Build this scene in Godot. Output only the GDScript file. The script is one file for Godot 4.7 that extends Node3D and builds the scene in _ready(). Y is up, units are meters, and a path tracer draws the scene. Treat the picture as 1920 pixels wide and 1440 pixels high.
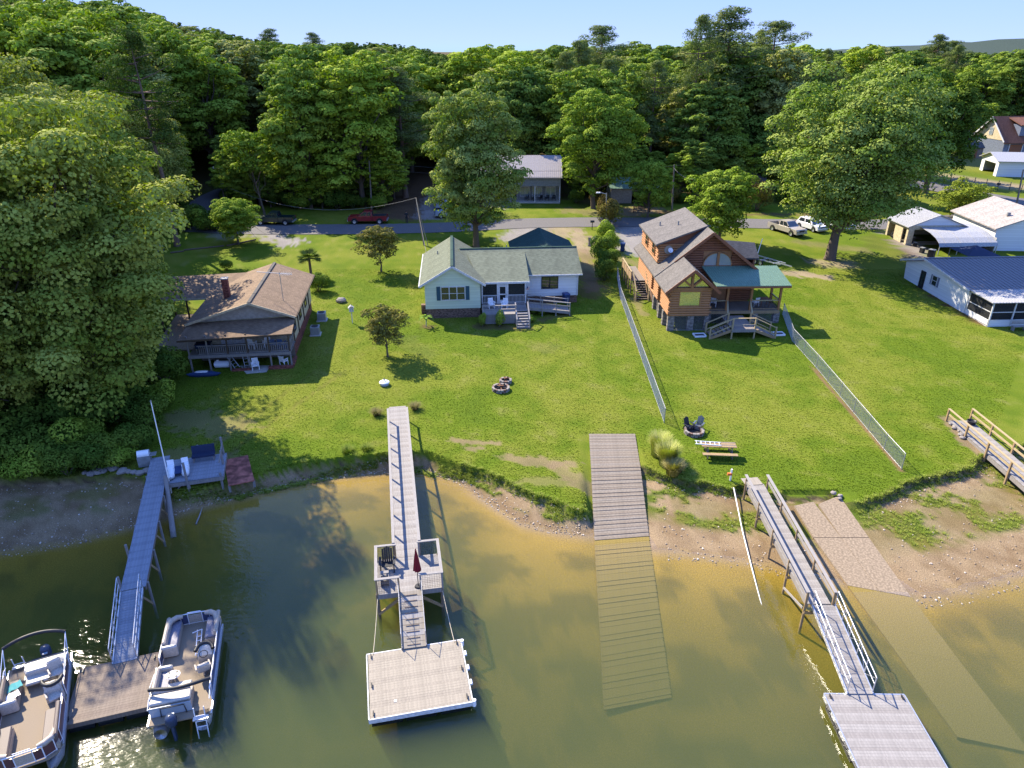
extends Node3D
# Lakeside yards seen from above the water: three docks, boats, houses, a lane and the woods behind.

const F := 1331.0
const EYE := Vector3(0, 26, 0)
const PITCH := 25.4
var rng := RandomNumberGenerator.new()
var M := {}
var names := {}
var boxes := {}
var cyls := {}
var n_big: FastNoiseLite
var n_mid: FastNoiseLite
var n_fine: FastNoiseLite
var shore := []
var bank := []
var strips := []
var env: Environment

func _ready():
	rng.seed = 7
	# ---- camera
	var cam := Camera3D.new(); cam.name = "camera"
	cam.fov = rad_to_deg(2.0 * atan(720.0 / F)); cam.near = 0.5; cam.far = 6000.0
	cam.position = EYE; cam.rotation_degrees = Vector3(-PITCH, 0, 0)
	add_child(cam); cam.current = true
	# ---- sky
	env = Environment.new()
	env.background_mode = Environment.BG_SKY
	var sm := ProceduralSkyMaterial.new()
	sm.sky_top_color = Color(0.345, 0.465, 0.73)
	sm.sky_horizon_color = Color(0.465, 0.53, 0.66)
	sm.sky_curve = 0.06
	sm.ground_bottom_color = Color(0.20, 0.24, 0.20); sm.ground_horizon_color = Color(0.55, 0.65, 0.70)
	sm.sun_angle_max = 38.0; sm.sun_curve = 0.10
	sm.sky_energy_multiplier = 1.12
	var sky := Sky.new(); sky.sky_material = sm
	env.sky = sky
	env.tonemap_mode = Environment.TONE_MAPPER_LINEAR
	env.tonemap_exposure = 2.65
	env.volumetric_fog_enabled = true; env.volumetric_fog_density = 0.0
	env.sdfgi_enabled = true; env.ssao_enabled = true; env.ssil_enabled = true
	var we := WorldEnvironment.new(); we.name = "environment"; we.environment = env; add_child(we)
	# ---- sun
	var sun := DirectionalLight3D.new(); sun.name = "sun"
	sun.light_energy = 1.6; sun.light_angular_distance = 0.5; sun.light_color = Color(1.0, 0.95, 0.86); sun.shadow_enabled = true
	var el := deg_to_rad(41.5)
	var travel := Vector3(0.682 * cos(el), -sin(el), 0.731 * cos(el))
	sun.basis = Basis.looking_at(travel, Vector3.UP)
	add_child(sun)
	noises(); materials(); shorelines()
	print("t0 ", Time.get_ticks_msec())
	terrain(); water(); roads(); ramps()
	print("terrain ", Time.get_ticks_msec())
	houses()
	print("houses ", Time.get_ticks_msec())
	docks()
	print("docks ", Time.get_ticks_msec())
	boats()
	yard_things()
	vehicles()
	print("things ", Time.get_ticks_msec())
	trees()
	print("trees ", Time.get_ticks_msec())
	grass(); shore_litter()
	print("done ", Time.get_ticks_msec())

# ------------------------------------------------------------ pixel -> place
func ray(u: float, v: float) -> Vector3:
	var a := (u - 960.0) / F
	var b := (v - 720.0) / F
	var s := sin(deg_to_rad(PITCH))
	var c := cos(deg_to_rad(PITCH))
	return Vector3(a, -(s + b * c), -(c - b * s))

func PH(u: float, v: float, y: float) -> Vector3:
	var d := ray(u, v)
	return EYE + d * ((y - EYE.y) / d.y)

func P(u: float, v: float) -> Vector3:   # where that sight line meets the ground
	var y := 1.0
	var p := Vector3.ZERO
	for i in 14:
		p = PH(u, v, y)
		y = ground_y(p.x, p.z)
	return Vector3(p.x, y, p.z)

func PZ(u: float, v: float, z: float) -> Vector3:
	var d := ray(u, v)
	return EYE + d * (z / d.z)

# ------------------------------------------------------------ naming
func numbered(n: String) -> String:
	if names.has(n):
		names[n] += 1
		return "%s_%03d" % [n, names[n]]
	names[n] = 0
	return n

func tag(o: Node, label := "", category := "", group := "", kind := ""):
	if label: o.set_meta("label", label)
	if category: o.set_meta("category", category)
	if group: o.set_meta("group", group)
	if kind: o.set_meta("kind", kind)

func thing(called: String, label: String, category: String, at := Vector3.ZERO, yaw := 0.0, group := "") -> Node3D:
	var o := Node3D.new(); o.name = numbered(called); add_child(o)
	o.position = at; o.rotation.y = deg_to_rad(yaw)
	tag(o, label, category, group)
	return o

func copy(o: Node3D, base: String, at: Vector3, yaw := 0.0, label := "", group := "") -> Node3D:
	var c: Node3D = o.duplicate(); c.name = numbered(base); add_child(c)
	c.position = at; c.rotation.y = deg_to_rad(yaw)
	tag(c, label, "", group)
	return c

func mi(par: Node, called: String, mesh: Mesh, m: Material, at := Vector3.ZERO, b := Basis.IDENTITY) -> MeshInstance3D:
	var o := MeshInstance3D.new(); o.mesh = mesh; o.material_override = m
	if par == self:
		o.name = numbered(called)
	else:
		o.name = called
	par.add_child(o, true)
	o.transform = Transform3D(b, at)
	return o

# ------------------------------------------------------------ shapes
func boxm(s: Vector3) -> Mesh:
	var k := "%.3f,%.3f,%.3f" % [s.x, s.y, s.z]
	if not boxes.has(k):
		var m := BoxMesh.new(); m.size = s; boxes[k] = m
	return boxes[k]

func cylm(r0: float, r1: float, h: float, n := 10) -> Mesh:
	var k := "%.3f,%.3f,%.3f,%d" % [r0, r1, h, n]
	if not cyls.has(k):
		var m := CylinderMesh.new(); m.bottom_radius = r0; m.top_radius = r1; m.height = h; m.radial_segments = n; m.rings = 0; cyls[k] = m
	return cyls[k]

func bx(par: Node, called: String, s: Vector3, at: Vector3, m: Material, yaw := 0.0, pitch := 0.0, roll := 0.0) -> MeshInstance3D:
	return mi(par, called, boxm(s), m, at, Basis.from_euler(Vector3(deg_to_rad(pitch), deg_to_rad(yaw), deg_to_rad(roll))))

func cyl(par: Node, called: String, r0: float, r1: float, h: float, at: Vector3, m: Material, n := 10) -> MeshInstance3D:
	return mi(par, called, cylm(r0, r1, h, n), m, at)

func along(a: Vector3, b: Vector3) -> Basis:   # z runs from a to b
	var d := (b - a).normalized()
	var up := Vector3.UP if absf(d.y) < 0.95 else Vector3.RIGHT
	var x := up.cross(d).normalized()
	return Basis(x, d.cross(x), d)

func beam(par: Node, called: String, a: Vector3, b: Vector3, w: float, h: float, m: Material) -> MeshInstance3D:
	var l := snappedf(a.distance_to(b), 0.001)
	return mi(par, called, boxm(Vector3(w, h, l)), m, (a + b) / 2, along(a, b))

func rod(par: Node, called: String, a: Vector3, b: Vector3, r: float, m: Material, r1 := -1.0, n := 8) -> MeshInstance3D:
	var l := snappedf(a.distance_to(b), 0.001)
	var k := along(a, b)
	return mi(par, called, cylm(r, r if r1 < 0 else r1, l, n), m, (a + b) / 2, Basis(k.x, k.z, -k.y))

class MB:   # collects faces; uv in metres along the face
	var v := PackedVector3Array()
	var n := PackedVector3Array()
	var uv := PackedVector2Array()
	var c := PackedColorArray()
	var ix := PackedInt32Array()
	var col := Color.WHITE
	func face(p: Array):
		var nn := Vector3.ZERO
		for i in p.size():
			nn += (p[i] - p[0]).cross(p[(i + 1) % p.size()] - p[0])
		nn = -nn.normalized() * -1.0
		var uax := Vector3.UP.cross(nn)
		uax = Vector3.RIGHT if uax.length() < 0.02 else uax.normalized()
		var vax := nn.cross(uax)
		var at := v.size()
		for q in p:
			v.append(q); n.append(nn); uv.append(Vector2(q.dot(uax), -q.dot(vax))); c.append(col)
		for i in range(1, p.size() - 1):
			ix.append_array([at, at + i + 1, at + i])
	func prism(p: Array, t: Vector3):   # polygon p (counter-clockwise seen from its outer side), pushed by t
		face(p)
		var q := []
		for i in range(p.size() - 1, -1, -1): q.append(p[i] + t)
		face(q)
		for i in p.size():
			var j := (i + 1) % p.size()
			face([p[j], p[i], p[i] + t, p[j] + t])
	func box(s: Vector3, at: Vector3, b := Basis.IDENTITY):
		var h := s / 2
		var k := []
		for i in 8: k.append(at + b * Vector3(h.x if i & 1 else -h.x, h.y if i & 2 else -h.y, h.z if i & 4 else -h.z))
		for f in [[4, 5, 7, 6], [1, 0, 2, 3], [5, 1, 3, 7], [0, 4, 6, 2], [6, 7, 3, 2], [0, 1, 5, 4]]:
			face([k[f[0]], k[f[1]], k[f[2]], k[f[3]]])
	func beam(a: Vector3, bb: Vector3, w: float, h: float):
		var d := (bb - a).normalized()
		var up := Vector3.UP if absf(d.y) < 0.95 else Vector3.RIGHT
		var x := up.cross(d).normalized()
		box(Vector3(w, h, a.distance_to(bb)), (a + bb) / 2, Basis(x, d.cross(x), d))
	func tube(pts: Array, rad: Array, sides := 6, closed := true):   # smooth
		var at := v.size()
		var x := Vector3.ZERO
		for i in pts.size():
			var d: Vector3 = (pts[mini(i + 1, pts.size() - 1)] - pts[maxi(i - 1, 0)]).normalized()
			if x == Vector3.ZERO: x = (Vector3.UP if absf(d.y) < 0.9 else Vector3.RIGHT).cross(d).normalized()
			x = (x - d * x.dot(d)).normalized()
			var y := d.cross(x)
			for k in sides:
				var a := TAU * k / sides
				var o := x * cos(a) + y * sin(a)
				v.append(pts[i] + o * rad[i]); n.append(o); uv.append(Vector2(a, i)); c.append(col)
		for i in pts.size() - 1:
			for k in sides:
				var a0 := at + i * sides + k
				var a1 := at + i * sides + (k + 1) % sides
				ix.append_array([a0, a0 + sides, a1, a1, a0 + sides, a1 + sides])
		if closed:
			for e in [0, pts.size() - 1]:
				for k in range(1, sides - 1): ix.append_array([at + e * sides, at + e * sides + k, at + e * sides + k + 1])
	func lathe(prof: Array, at: Vector3, sides := 16, b := Basis.IDENTITY):   # [radius, y] rows
		var s0 := v.size()
		for i in prof.size():
			var a: Array = prof[maxi(i - 1, 0)]
			var z: Array = prof[mini(i + 1, prof.size() - 1)]
			var t := Vector2(z[0] - a[0], z[1] - a[1]).normalized()
			for k in sides:
				var w := TAU * k / sides
				var o := Vector3(cos(w), 0, sin(w))
				v.append(at + b * (o * prof[i][0] + Vector3(0, prof[i][1], 0))); n.append(b * (o * t.y + Vector3(0, -t.x, 0)).normalized()); uv.append(Vector2(w, prof[i][1])); c.append(col)
		for i in prof.size() - 1:
			for k in sides:
				var a0 := s0 + i * sides + k
				var a1 := s0 + i * sides + (k + 1) % sides
				ix.append_array([a0, a1, a0 + sides, a1, a1 + sides, a0 + sides])
	func loft(rings: Array, cap := true):   # rings of equal size, flat-shaded
		var mid := Vector3.ZERO
		for q in rings[0]: mid += q / rings[0].size()
		var out := Vector3.ZERO
		for k in rings[0].size():
			var j: int = (k + 1) % rings[0].size()
			out += Vector3.ONE * (rings[0][j] - rings[0][k]).cross(rings[1][k] - rings[0][k]).dot(rings[0][k] - mid)
		if out.x < 0.0:
			for q in rings: q.reverse()
		for i in rings.size() - 1:
			var a: Array = rings[i]
			var z: Array = rings[i + 1]
			for k in a.size():
				var j := (k + 1) % a.size()
				face([a[k], a[j], z[j], z[k]])
		if cap:
			var first: Array = rings[0].duplicate(); first.reverse()
			face(first); face(rings[-1])
	func mesh() -> ArrayMesh:
		var arr := []; arr.resize(Mesh.ARRAY_MAX)
		arr[Mesh.ARRAY_VERTEX] = v; arr[Mesh.ARRAY_NORMAL] = n; arr[Mesh.ARRAY_TEX_UV] = uv; arr[Mesh.ARRAY_COLOR] = c; arr[Mesh.ARRAY_INDEX] = ix
		var m := ArrayMesh.new(); m.add_surface_from_arrays(Mesh.PRIMITIVE_TRIANGLES, arr); return m

func slab(par: Node, called: String, pts: Array, t: Vector3, m: Material) -> MeshInstance3D:
	var b := MB.new(); b.prism(pts, t)
	return mi(par, called, b.mesh(), m)

func built(par: Node, called: String, b: MB, m: Material, at := Vector3.ZERO, k := Basis.IDENTITY) -> MeshInstance3D:
	return mi(par, called, b.mesh(), m, at, k)

# ------------------------------------------------------------ materials
func lin(r: float, g: float, b: float, a := 1.0) -> Color:
	var c := Color(r, g, b).linear_to_srgb(); c.a = a
	return c

func gray_tex(size: int, freq: float, lo: float, hi: float, sd: int, oct := 4, stretch := 1) -> ImageTexture:
	var n := FastNoiseLite.new(); n.seed = sd; n.frequency = freq; n.fractal_octaves = oct; n.noise_type = FastNoiseLite.TYPE_SIMPLEX_SMOOTH
	var im := n.get_seamless_image(size, size / stretch)
	if stretch > 1: im.resize(size, size, Image.INTERPOLATE_BILINEAR)
	im.convert(Image.FORMAT_L8)
	var d := im.get_data()
	for i in d.size():
		d[i] = int(255.0 * (lo + (hi - lo) * d[i] / 255.0))
	return ImageTexture.create_from_image(Image.create_from_data(size, size, false, Image.FORMAT_L8, d))

func mat(called: String, c: Color, rough := 0.8, tex: Texture2D = null, tile := 1.0, metal := 0.0, tri := true) -> StandardMaterial3D:
	var m := StandardMaterial3D.new(); m.resource_name = called
	m.albedo_color = c; m.roughness = rough; m.metallic = metal; m.metallic_specular = 0.4
	if tex:
		m.albedo_texture = tex; m.uv1_triplanar = tri; m.uv1_scale = Vector3.ONE / tile
	M[called] = m
	return m

func bump(m: StandardMaterial3D, t: Texture2D, cm: float) -> StandardMaterial3D:
	m.heightmap_enabled = true; m.heightmap_texture = t; m.heightmap_scale = cm
	return m

func rows_tex(size: int, rows: int, cols: int, gap: int, lo: float, hi: float, sd: int, stagger := true, speck := 0.06) -> ImageTexture:   # shingle or brick tones
	var r := RandomNumberGenerator.new(); r.seed = sd
	var im := Image.create(size, size, false, Image.FORMAT_L8)
	var rh := size / rows
	var cw := size / cols
	for i in rows:
		for j in cols:
			var t := r.randf_range(lo, hi)
			var x0 := j * cw + (cw / 2 if stagger and i % 2 else 0)
			for y in rh:
				for x in cw:
					var e := 0.72 if y < gap or (gap > 0 and x < gap) else 1.0
					var q := clampf(t * e + r.randf_range(-speck, speck), 0, 1)
					im.set_pixel((x0 + x) % size, i * rh + y, Color(q, q, q))
	return ImageTexture.create_from_image(im)

func saw_tex(size: int, rows: int) -> ImageTexture:   # relief of lapped boards
	var im := Image.create(size, size, false, Image.FORMAT_L8)
	for y in size:
		var t := fmod(float(y) * rows / size, 1.0)
		for x in size: im.set_pixel(x, y, Color(t, t, t))
	return ImageTexture.create_from_image(im)

func noises():
	n_big = FastNoiseLite.new(); n_big.seed = 3; n_big.frequency = 0.06; n_big.fractal_octaves = 3
	n_mid = FastNoiseLite.new(); n_mid.seed = 5; n_mid.frequency = 0.35; n_mid.fractal_octaves = 4
	n_fine = FastNoiseLite.new(); n_fine.seed = 9; n_fine.frequency = 1.4; n_fine.fractal_octaves = 3

func materials():
	var g1 := gray_tex(256, 0.03, 0.80, 1.0, 11)
	var g2 := gray_tex(256, 0.06, 0.66, 1.0, 12, 5)
	var streak := gray_tex(256, 0.02, 0.84, 1.0, 13, 4, 8)
	var shingle := rows_tex(256, 16, 8, 1, 0.84, 1.0, 21)
	var brick := rows_tex(256, 32, 16, 1, 0.62, 1.0, 22)
	var lap := saw_tex(128, 12)
	var lapc := rows_tex(120, 12, 1, 0, 0.93, 1.0, 23, false, 0.01)
	M.g1 = g1; M.g2 = g2
	# ground
	var gt := gray_tex(512, 0.06, 0.70, 1.0, 31, 5)
	var m := mat("ground", Color.WHITE, 0.95, gt, 3.1); m.uv1_world_triplanar = true; m.vertex_color_use_as_albedo = true; m.metallic_specular = 0.15
	bump(m, gt, 4.0)
	m.detail_enabled = true; m.detail_albedo = gray_tex(256, 0.11, 0.72, 1.0, 33, 4); m.detail_blend_mode = BaseMaterial3D.BLEND_MODE_MUL; m.detail_uv_layer = BaseMaterial3D.DETAIL_UV_2
	m.uv2_triplanar = true; m.uv2_world_triplanar = true; m.uv2_scale = Vector3.ONE / 2.3
	mat("asphalt", lin(0.17, 0.16, 0.155), 0.9, g2, 2.0)
	mat("concrete", lin(0.36, 0.275, 0.18), 0.9, g2, 2.5)
	mat("ramp_plank", lin(0.25, 0.21, 0.162), 0.9, streak, 1.4)
	mat("brown_ramp", lin(0.225, 0.183, 0.138), 0.9, streak, 1.2)
	mat("ramp_plank_c", lin(0.245, 0.212, 0.172), 0.9, streak, 1.0)
	mat("pavement", lin(0.50, 0.47, 0.42), 0.9, g1, 2.0)
	# wood
	mat("grey_wood", lin(0.29, 0.27, 0.248), 0.85, streak, 0.8)
	mat("grey_wood_b", lin(0.265, 0.243, 0.222), 0.85, streak, 0.9)
	mat("grey_wood_c", lin(0.315, 0.295, 0.272), 0.85, streak, 0.7)
	mat("beige_plank", lin(0.325, 0.285, 0.222), 0.8, streak, 0.9)
	mat("beige_plank_b", lin(0.30, 0.262, 0.205), 0.8, streak, 0.8)
	mat("brown_plank", lin(0.22, 0.175, 0.135), 0.85, streak, 0.9)
	mat("brown_plank_b", lin(0.20, 0.157, 0.122), 0.85, streak, 0.8)
	mat("slate_plank", lin(0.27, 0.29, 0.33), 0.8, streak, 0.9)
	mat("slate_plank_b", lin(0.235, 0.255, 0.295), 0.8, streak, 0.8)
	mat("treated_wood", lin(0.36, 0.25, 0.13), 0.85, streak, 0.8)
	mat("new_wood", lin(0.43, 0.335, 0.18), 0.85, streak, 0.8)
	mat("dark_wood", lin(0.10, 0.07, 0.045), 0.9, streak, 0.8)
	mat("pile_wood", lin(0.20, 0.155, 0.11), 0.9, streak, 0.6)
	mat("pole_wood", lin(0.24, 0.20, 0.16), 0.9, streak, 0.6)
	mat("log", lin(0.41, 0.195, 0.08), 0.65, streak, 0.7)
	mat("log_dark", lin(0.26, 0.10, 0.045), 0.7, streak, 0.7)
	mat("log_trim", lin(0.36, 0.17, 0.06), 0.7, streak, 0.7)
	# house skins
	mat("siding_green", lin(0.58, 0.64, 0.46), 0.6, lapc, 1.4); bump(M.siding_green, lap, 0.8)
	mat("siding_white", lin(0.70, 0.71, 0.69), 0.6, lapc, 1.4); bump(M.siding_white, lap, 0.8)
	mat("siding_cream", lin(0.62, 0.52, 0.34), 0.6, g1, 3.0)
	mat("siding_grey", lin(0.26, 0.27, 0.265), 0.6, g1, 3.0)
	mat("siding_gable", lin(0.42, 0.37, 0.30), 0.6, g1, 3.0)
	mat("siding_blue", lin(0.17, 0.20, 0.27), 0.6, g1, 3.0)
	mat("white_paint", lin(0.66, 0.66, 0.65), 0.5, g1, 2.0)
	mat("shutter_teal", lin(0.02, 0.07, 0.10), 0.5)
	mat("brick", lin(0.24, 0.15, 0.11), 0.9, brick, 2.4)
	mat("red_brick", lin(0.30, 0.10, 0.07), 0.9, brick, 2.4)
	mat("stone_pier", lin(0.30, 0.27, 0.24), 0.9, brick, 3.2)
	for a in [["shingle_green", 0.15, 0.172, 0.12], ["shingle_dark_green", 0.02, 0.062, 0.05], ["shingle_brown", 0.24, 0.165, 0.105], ["shingle_grey", 0.17, 0.155, 0.14], ["shingle_pale", 0.40, 0.36, 0.33], ["shingle_red", 0.20, 0.085, 0.05], ["shingle_slate", 0.10, 0.095, 0.09]]:
		m = mat(a[0], lin(a[1], a[2], a[3]), 0.92, shingle, 2.4, 0.0, false); bump(m, shingle, 1.0)
		m.detail_enabled = true; m.detail_albedo = gray_tex(128, 0.025, 0.88, 1.0, 50, 4); m.detail_blend_mode = BaseMaterial3D.BLEND_MODE_MUL; m.detail_uv_layer = BaseMaterial3D.DETAIL_UV_1
	mat("metal_green", lin(0.15, 0.25, 0.175), 0.5, g1, 2.0, 0.0)
	mat("metal_blue", lin(0.155, 0.15, 0.155), 0.5, g1, 2.0, 0.0)
	mat("metal_white", lin(0.48, 0.48, 0.48), 0.5, g2, 3.0)
	mat("metal_tan", lin(0.42, 0.38, 0.36), 0.5, g1, 2.0, 0.2)
	mat("glass", lin(0.02, 0.025, 0.03), 0.05); M.glass.metallic_specular = 0.9
	mat("glass_pale", lin(0.20, 0.24, 0.26), 0.06); M.glass_pale.metallic_specular = 0.9
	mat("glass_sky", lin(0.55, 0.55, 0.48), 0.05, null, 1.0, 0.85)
	mat("screen", lin(0.02, 0.022, 0.022), 0.9)
	M.screen.transparency = BaseMaterial3D.TRANSPARENCY_ALPHA; M.screen.albedo_color.a = 0.62
	mat("dark", lin(0.015, 0.015, 0.016), 0.7)
	mat("black", lin(0.02, 0.02, 0.022), 0.5)
	# things
	mat("galv", lin(0.50, 0.51, 0.52), 0.4, g1, 0.6, 0.6)
	mat("alu", lin(0.66, 0.67, 0.69), 0.3, g1, 0.6, 0.6)
	mat("rail_white", lin(0.66, 0.66, 0.68), 0.35)
	mat("vinyl_mauve", lin(0.19, 0.15, 0.13), 0.6, g2, 0.5)
	mat("vinyl", lin(0.46, 0.39, 0.31), 0.55, g1, 0.7)
	mat("vinyl_light", lin(0.52, 0.48, 0.42), 0.5, g1, 0.7)
	mat("vinyl_blue", lin(0.20, 0.20, 0.25), 0.55, g1, 0.7)
	mat("carpet", lin(0.33, 0.265, 0.19), 0.95, g2, 0.5)
	mat("hull_blue", lin(0.05, 0.06, 0.12), 0.3)
	mat("hull_maroon", lin(0.10, 0.045, 0.045), 0.3)
	mat("motor", lin(0.03, 0.045, 0.085), 0.3)
	mat("plastic_white", lin(0.76, 0.76, 0.76), 0.45)
	mat("plastic_black", lin(0.018, 0.019, 0.022), 0.45)
	mat("plastic_blue", lin(0.02, 0.045, 0.13), 0.5)
	mat("cushion_blue", lin(0.05, 0.10, 0.22), 0.8)
	mat("navy", lin(0.015, 0.025, 0.06), 0.8)
	mat("teal_cloth", lin(0.05, 0.24, 0.25), 0.8)
	mat("red_cloth", lin(0.24, 0.012, 0.02), 0.85, g1, 0.4)
	mat("red_mat", lin(0.50, 0.17, 0.12), 0.95, gray_tex(128, 0.02, 0.45, 1.0, 44), 2.0)
	mat("rope", lin(0.50, 0.43, 0.30), 0.9)
	mat("cable_grey", lin(0.20, 0.19, 0.18), 0.8)
	mat("algae", lin(0.31, 0.225, 0.055), 0.95, g2, 1.2)
	mat("stone", lin(0.36, 0.32, 0.28), 0.95, g2, 0.6)
	mat("char", lin(0.03, 0.026, 0.024), 0.95)
	mat("orange", lin(0.62, 0.16, 0.04), 0.6)
	mat("pvc", lin(0.78, 0.77, 0.74), 0.4)
	mat("rubber", lin(0.014, 0.014, 0.014), 0.85)
	mat("skin", lin(0.45, 0.27, 0.19), 0.6)
	mat("wire", lin(0.03, 0.03, 0.03), 0.6)
	mat("rusty", lin(0.22, 0.10, 0.055), 0.8, g2, 0.5)
	for a in [["paint_green", 0.012, 0.03, 0.028], ["paint_red", 0.22, 0.012, 0.018], ["paint_tan", 0.40, 0.36, 0.30], ["paint_white", 0.72, 0.72, 0.72], ["paint_silver", 0.30, 0.35, 0.40], ["paint_grey", 0.09, 0.10, 0.115]]:
		m = mat(a[0], lin(a[1], a[2], a[3]), 0.35); m.clearcoat_enabled = true; m.clearcoat = 0.8; m.clearcoat_roughness = 0.08
	# bark and leaves
	mat("bark", lin(0.15, 0.115, 0.085), 0.95, streak, 0.7); bump(M.bark, streak, 2.0)
	mat("bark_pine", lin(0.20, 0.135, 0.10), 0.95, streak, 0.7); bump(M.bark_pine, streak, 2.0)
	m = mat("leaf", Color.WHITE, 0.75); m.vertex_color_use_as_albedo = true; m.backlight_enabled = true; m.backlight = Color(0.60, 0.68, 0.20); m.metallic_specular = 0.12
	m = mat("blade", Color.WHITE, 0.7); m.vertex_color_use_as_albedo = true; m.backlight_enabled = true; m.backlight = Color(0.5, 0.6, 0.2); m.metallic_specular = 0.15
	# water
	m = mat("water", lin(0.10, 0.12, 0.045, 0.0), 0.08); m.transparency = BaseMaterial3D.TRANSPARENCY_ALPHA; m.metallic_specular = 0.42
	var wv := gray_tex(512, 0.018, 0.0, 1.0, 61, 4)
	bump(m, wv, 0.9); m.uv1_triplanar = true; m.uv1_world_triplanar = true; m.uv1_scale = Vector3(0.13, 0.13, 0.30)
# ------------------------------------------------------------ land
func shorelines():
	var w := [[-700, 1130], [-200, 1045], [0, 1030], [130, 1013], [250, 985], [330, 963], [430, 935], [560, 905], [640, 893], [735, 885], [800, 882], [860, 905], [920, 945], [975, 980], [1040, 995], [1110, 1003], [1222, 1027], [1300, 1035], [1400, 1048], [1480, 1062], [1560, 1085], [1700, 1117], [1790, 1105], [1920, 1070], [2200, 1060], [2600, 1060]]
	for q in w: shore.append(PH(q[0], q[1], 0.0))
	var b := [[-700, 930], [-200, 890], [0, 905], [130, 900], [250, 895], [330, 925], [420, 915], [480, 903], [600, 878], [690, 862], [735, 854], [790, 866], [873, 880], [923, 893], [1000, 930], [1060, 950], [1105, 962], [1160, 940], [1200, 880], [1235, 893], [1265, 903], [1300, 908], [1340, 913], [1372, 921], [1395, 912], [1440, 925], [1490, 934], [1560, 930], [1600, 953], [1625, 945], [1660, 928], [1695, 914], [1740, 900], [1790, 890], [1825, 882], [1845, 862], [1920, 842], [2200, 830], [2600, 830]]
	for q in b: bank.append(PH(q[0], q[1], 0.85))
	# bare earth, gravel and the like: from, to, half width, colour, strength
	var dirt := Color(0.40, 0.285, 0.175)
	var pale := Color(0.50, 0.39, 0.26)
	var gravel := Color(0.42, 0.39, 0.36)
	var earth := Color(0.20, 0.125, 0.07)
	var mulch := Color(0.17, 0.095, 0.055)
	var conc := Color(0.42, 0.37, 0.32)
	for s in [
		[930, 832, 850, 826, 0.35, dirt, 0.75], [955, 858, 1075, 872, 0.5, dirt, 0.7], [1050, 875, 1100, 915, 0.7, dirt, 0.6], [985, 900, 1060, 905, 0.5, dirt, 0.35], [880, 842, 900, 840, 0.3, dirt, 0.7],
		[350, 788, 430, 800, 1.6, dirt, 0.45], [330, 855, 420, 868, 1.0, dirt, 0.4],
		[1480, 512, 1545, 520, 1.0, pale, 0.9], [1545, 492, 1580, 495, 1.6, pale, 0.75], [1500, 455, 1620, 470, 1.2, dirt, 0.4],
		[1082, 436, 1092, 470, 1.3, pale, 0.85], [1092, 470, 1112, 540, 1.0, dirt, 0.75], [1100, 520, 1110, 550, 1.6, earth, 0.6],
		[1000, 424, 970, 446, 2.6, gravel, 1.0], [1060, 428, 1050, 440, 2.0, pale, 0.8], [1185, 424, 1200, 470, 2.6, gravel, 1.0], [1150, 480, 1210, 500, 1.0, dirt, 0.5],
		[500, 440, 550, 455, 1.6, gravel, 1.0], [380, 385, 430, 440, 2.4, gravel, 0.55],
		[770, 402, 800, 330, 4.5, earth, 1.0], [740, 392, 790, 360, 4.0, earth, 0.9], [812, 405, 822, 360, 2.2, conc, 1.0],
		[1210, 393, 1180, 398, 3.0, dirt, 0.9], [1070, 395, 1130, 400, 2.0, dirt, 0.5], [1240, 398, 1290, 402, 1.2, earth, 0.8], [1400, 402, 1640, 402, 0.9, earth, 0.8],
		[1525, 690, 1690, 882, 0.16, Color(0.33, 0.18, 0.12), 0.85], [1722, 530, 1840, 606, 0.7, mulch, 1.0], [1685, 440, 1740, 492, 1.6, conc, 1.0], [1640, 450, 1720, 500, 2.0, earth, 0.25],
		[1190, 560, 1206, 590, 0.5, dirt, 0.5], [795, 612, 803, 614, 0.5, earth, 0.8], [895, 612, 990, 616, 0.6, earth, 0.7], [1010, 600, 1060, 590, 0.5, earth, 0.7],
		[1780, 790, 1840, 852, 0.5, dirt, 0.9], [1700, 470, 1760, 560, 0.9, earth, 0.35], [1010, 650, 1020, 652, 1.2, dirt, 0.18], [760, 640, 800, 660, 1.0, dirt, 0.12],
		[640, 700, 400, 870, 0.16, earth, 0.3], [600, 690, 380, 850, 0.14, earth, 0.22], [1730, 300, 1920, 300, 8.0, pale, 0.3], [1760, 330, 1920, 352, 2.6, pale, 0.9], [900, 383, 940, 387, 1.4, conc, 0.9]]:
		var a := P(s[0], s[1])
		var z := P(s[2], s[3])
		strips.append([Vector2(a.x, a.z), Vector2(z.x, z.z), s[4], s[5], s[6], minf(a.x, z.x) - s[4] * 2, maxf(a.x, z.x) + s[4] * 2, minf(a.z, z.z) - s[4] * 2, maxf(a.z, z.z) + s[4] * 2])

func table(t: Array, x: float) -> float:
	if x <= t[0].x: return t[0].z
	for i in t.size() - 1:
		if x <= t[i + 1].x:
			var k := inverse_lerp(t[i].x, t[i + 1].x, x)
			return lerpf(t[i].z, t[i + 1].z, k)
	return t[-1].z

func lawn_y(x: float, z: float) -> float:
	var y := 0.9 + 0.028 * maxf(0.0, minf(-z, 110.0) - 36.0)
	var back := -z - 112.0
	if back > 0.0:
		var k := smoothstep(0.0, 95.0, back)
		var side := 1.0 - smoothstep(-75.0, 5.0, x)
		y += k * (1.0 + 15.0 * side) + minf(back * 0.02, 3.0)
		var far := smoothstep(260.0, 700.0, -z)
		y = lerpf(y, 2.0, far)
	return y

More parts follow.
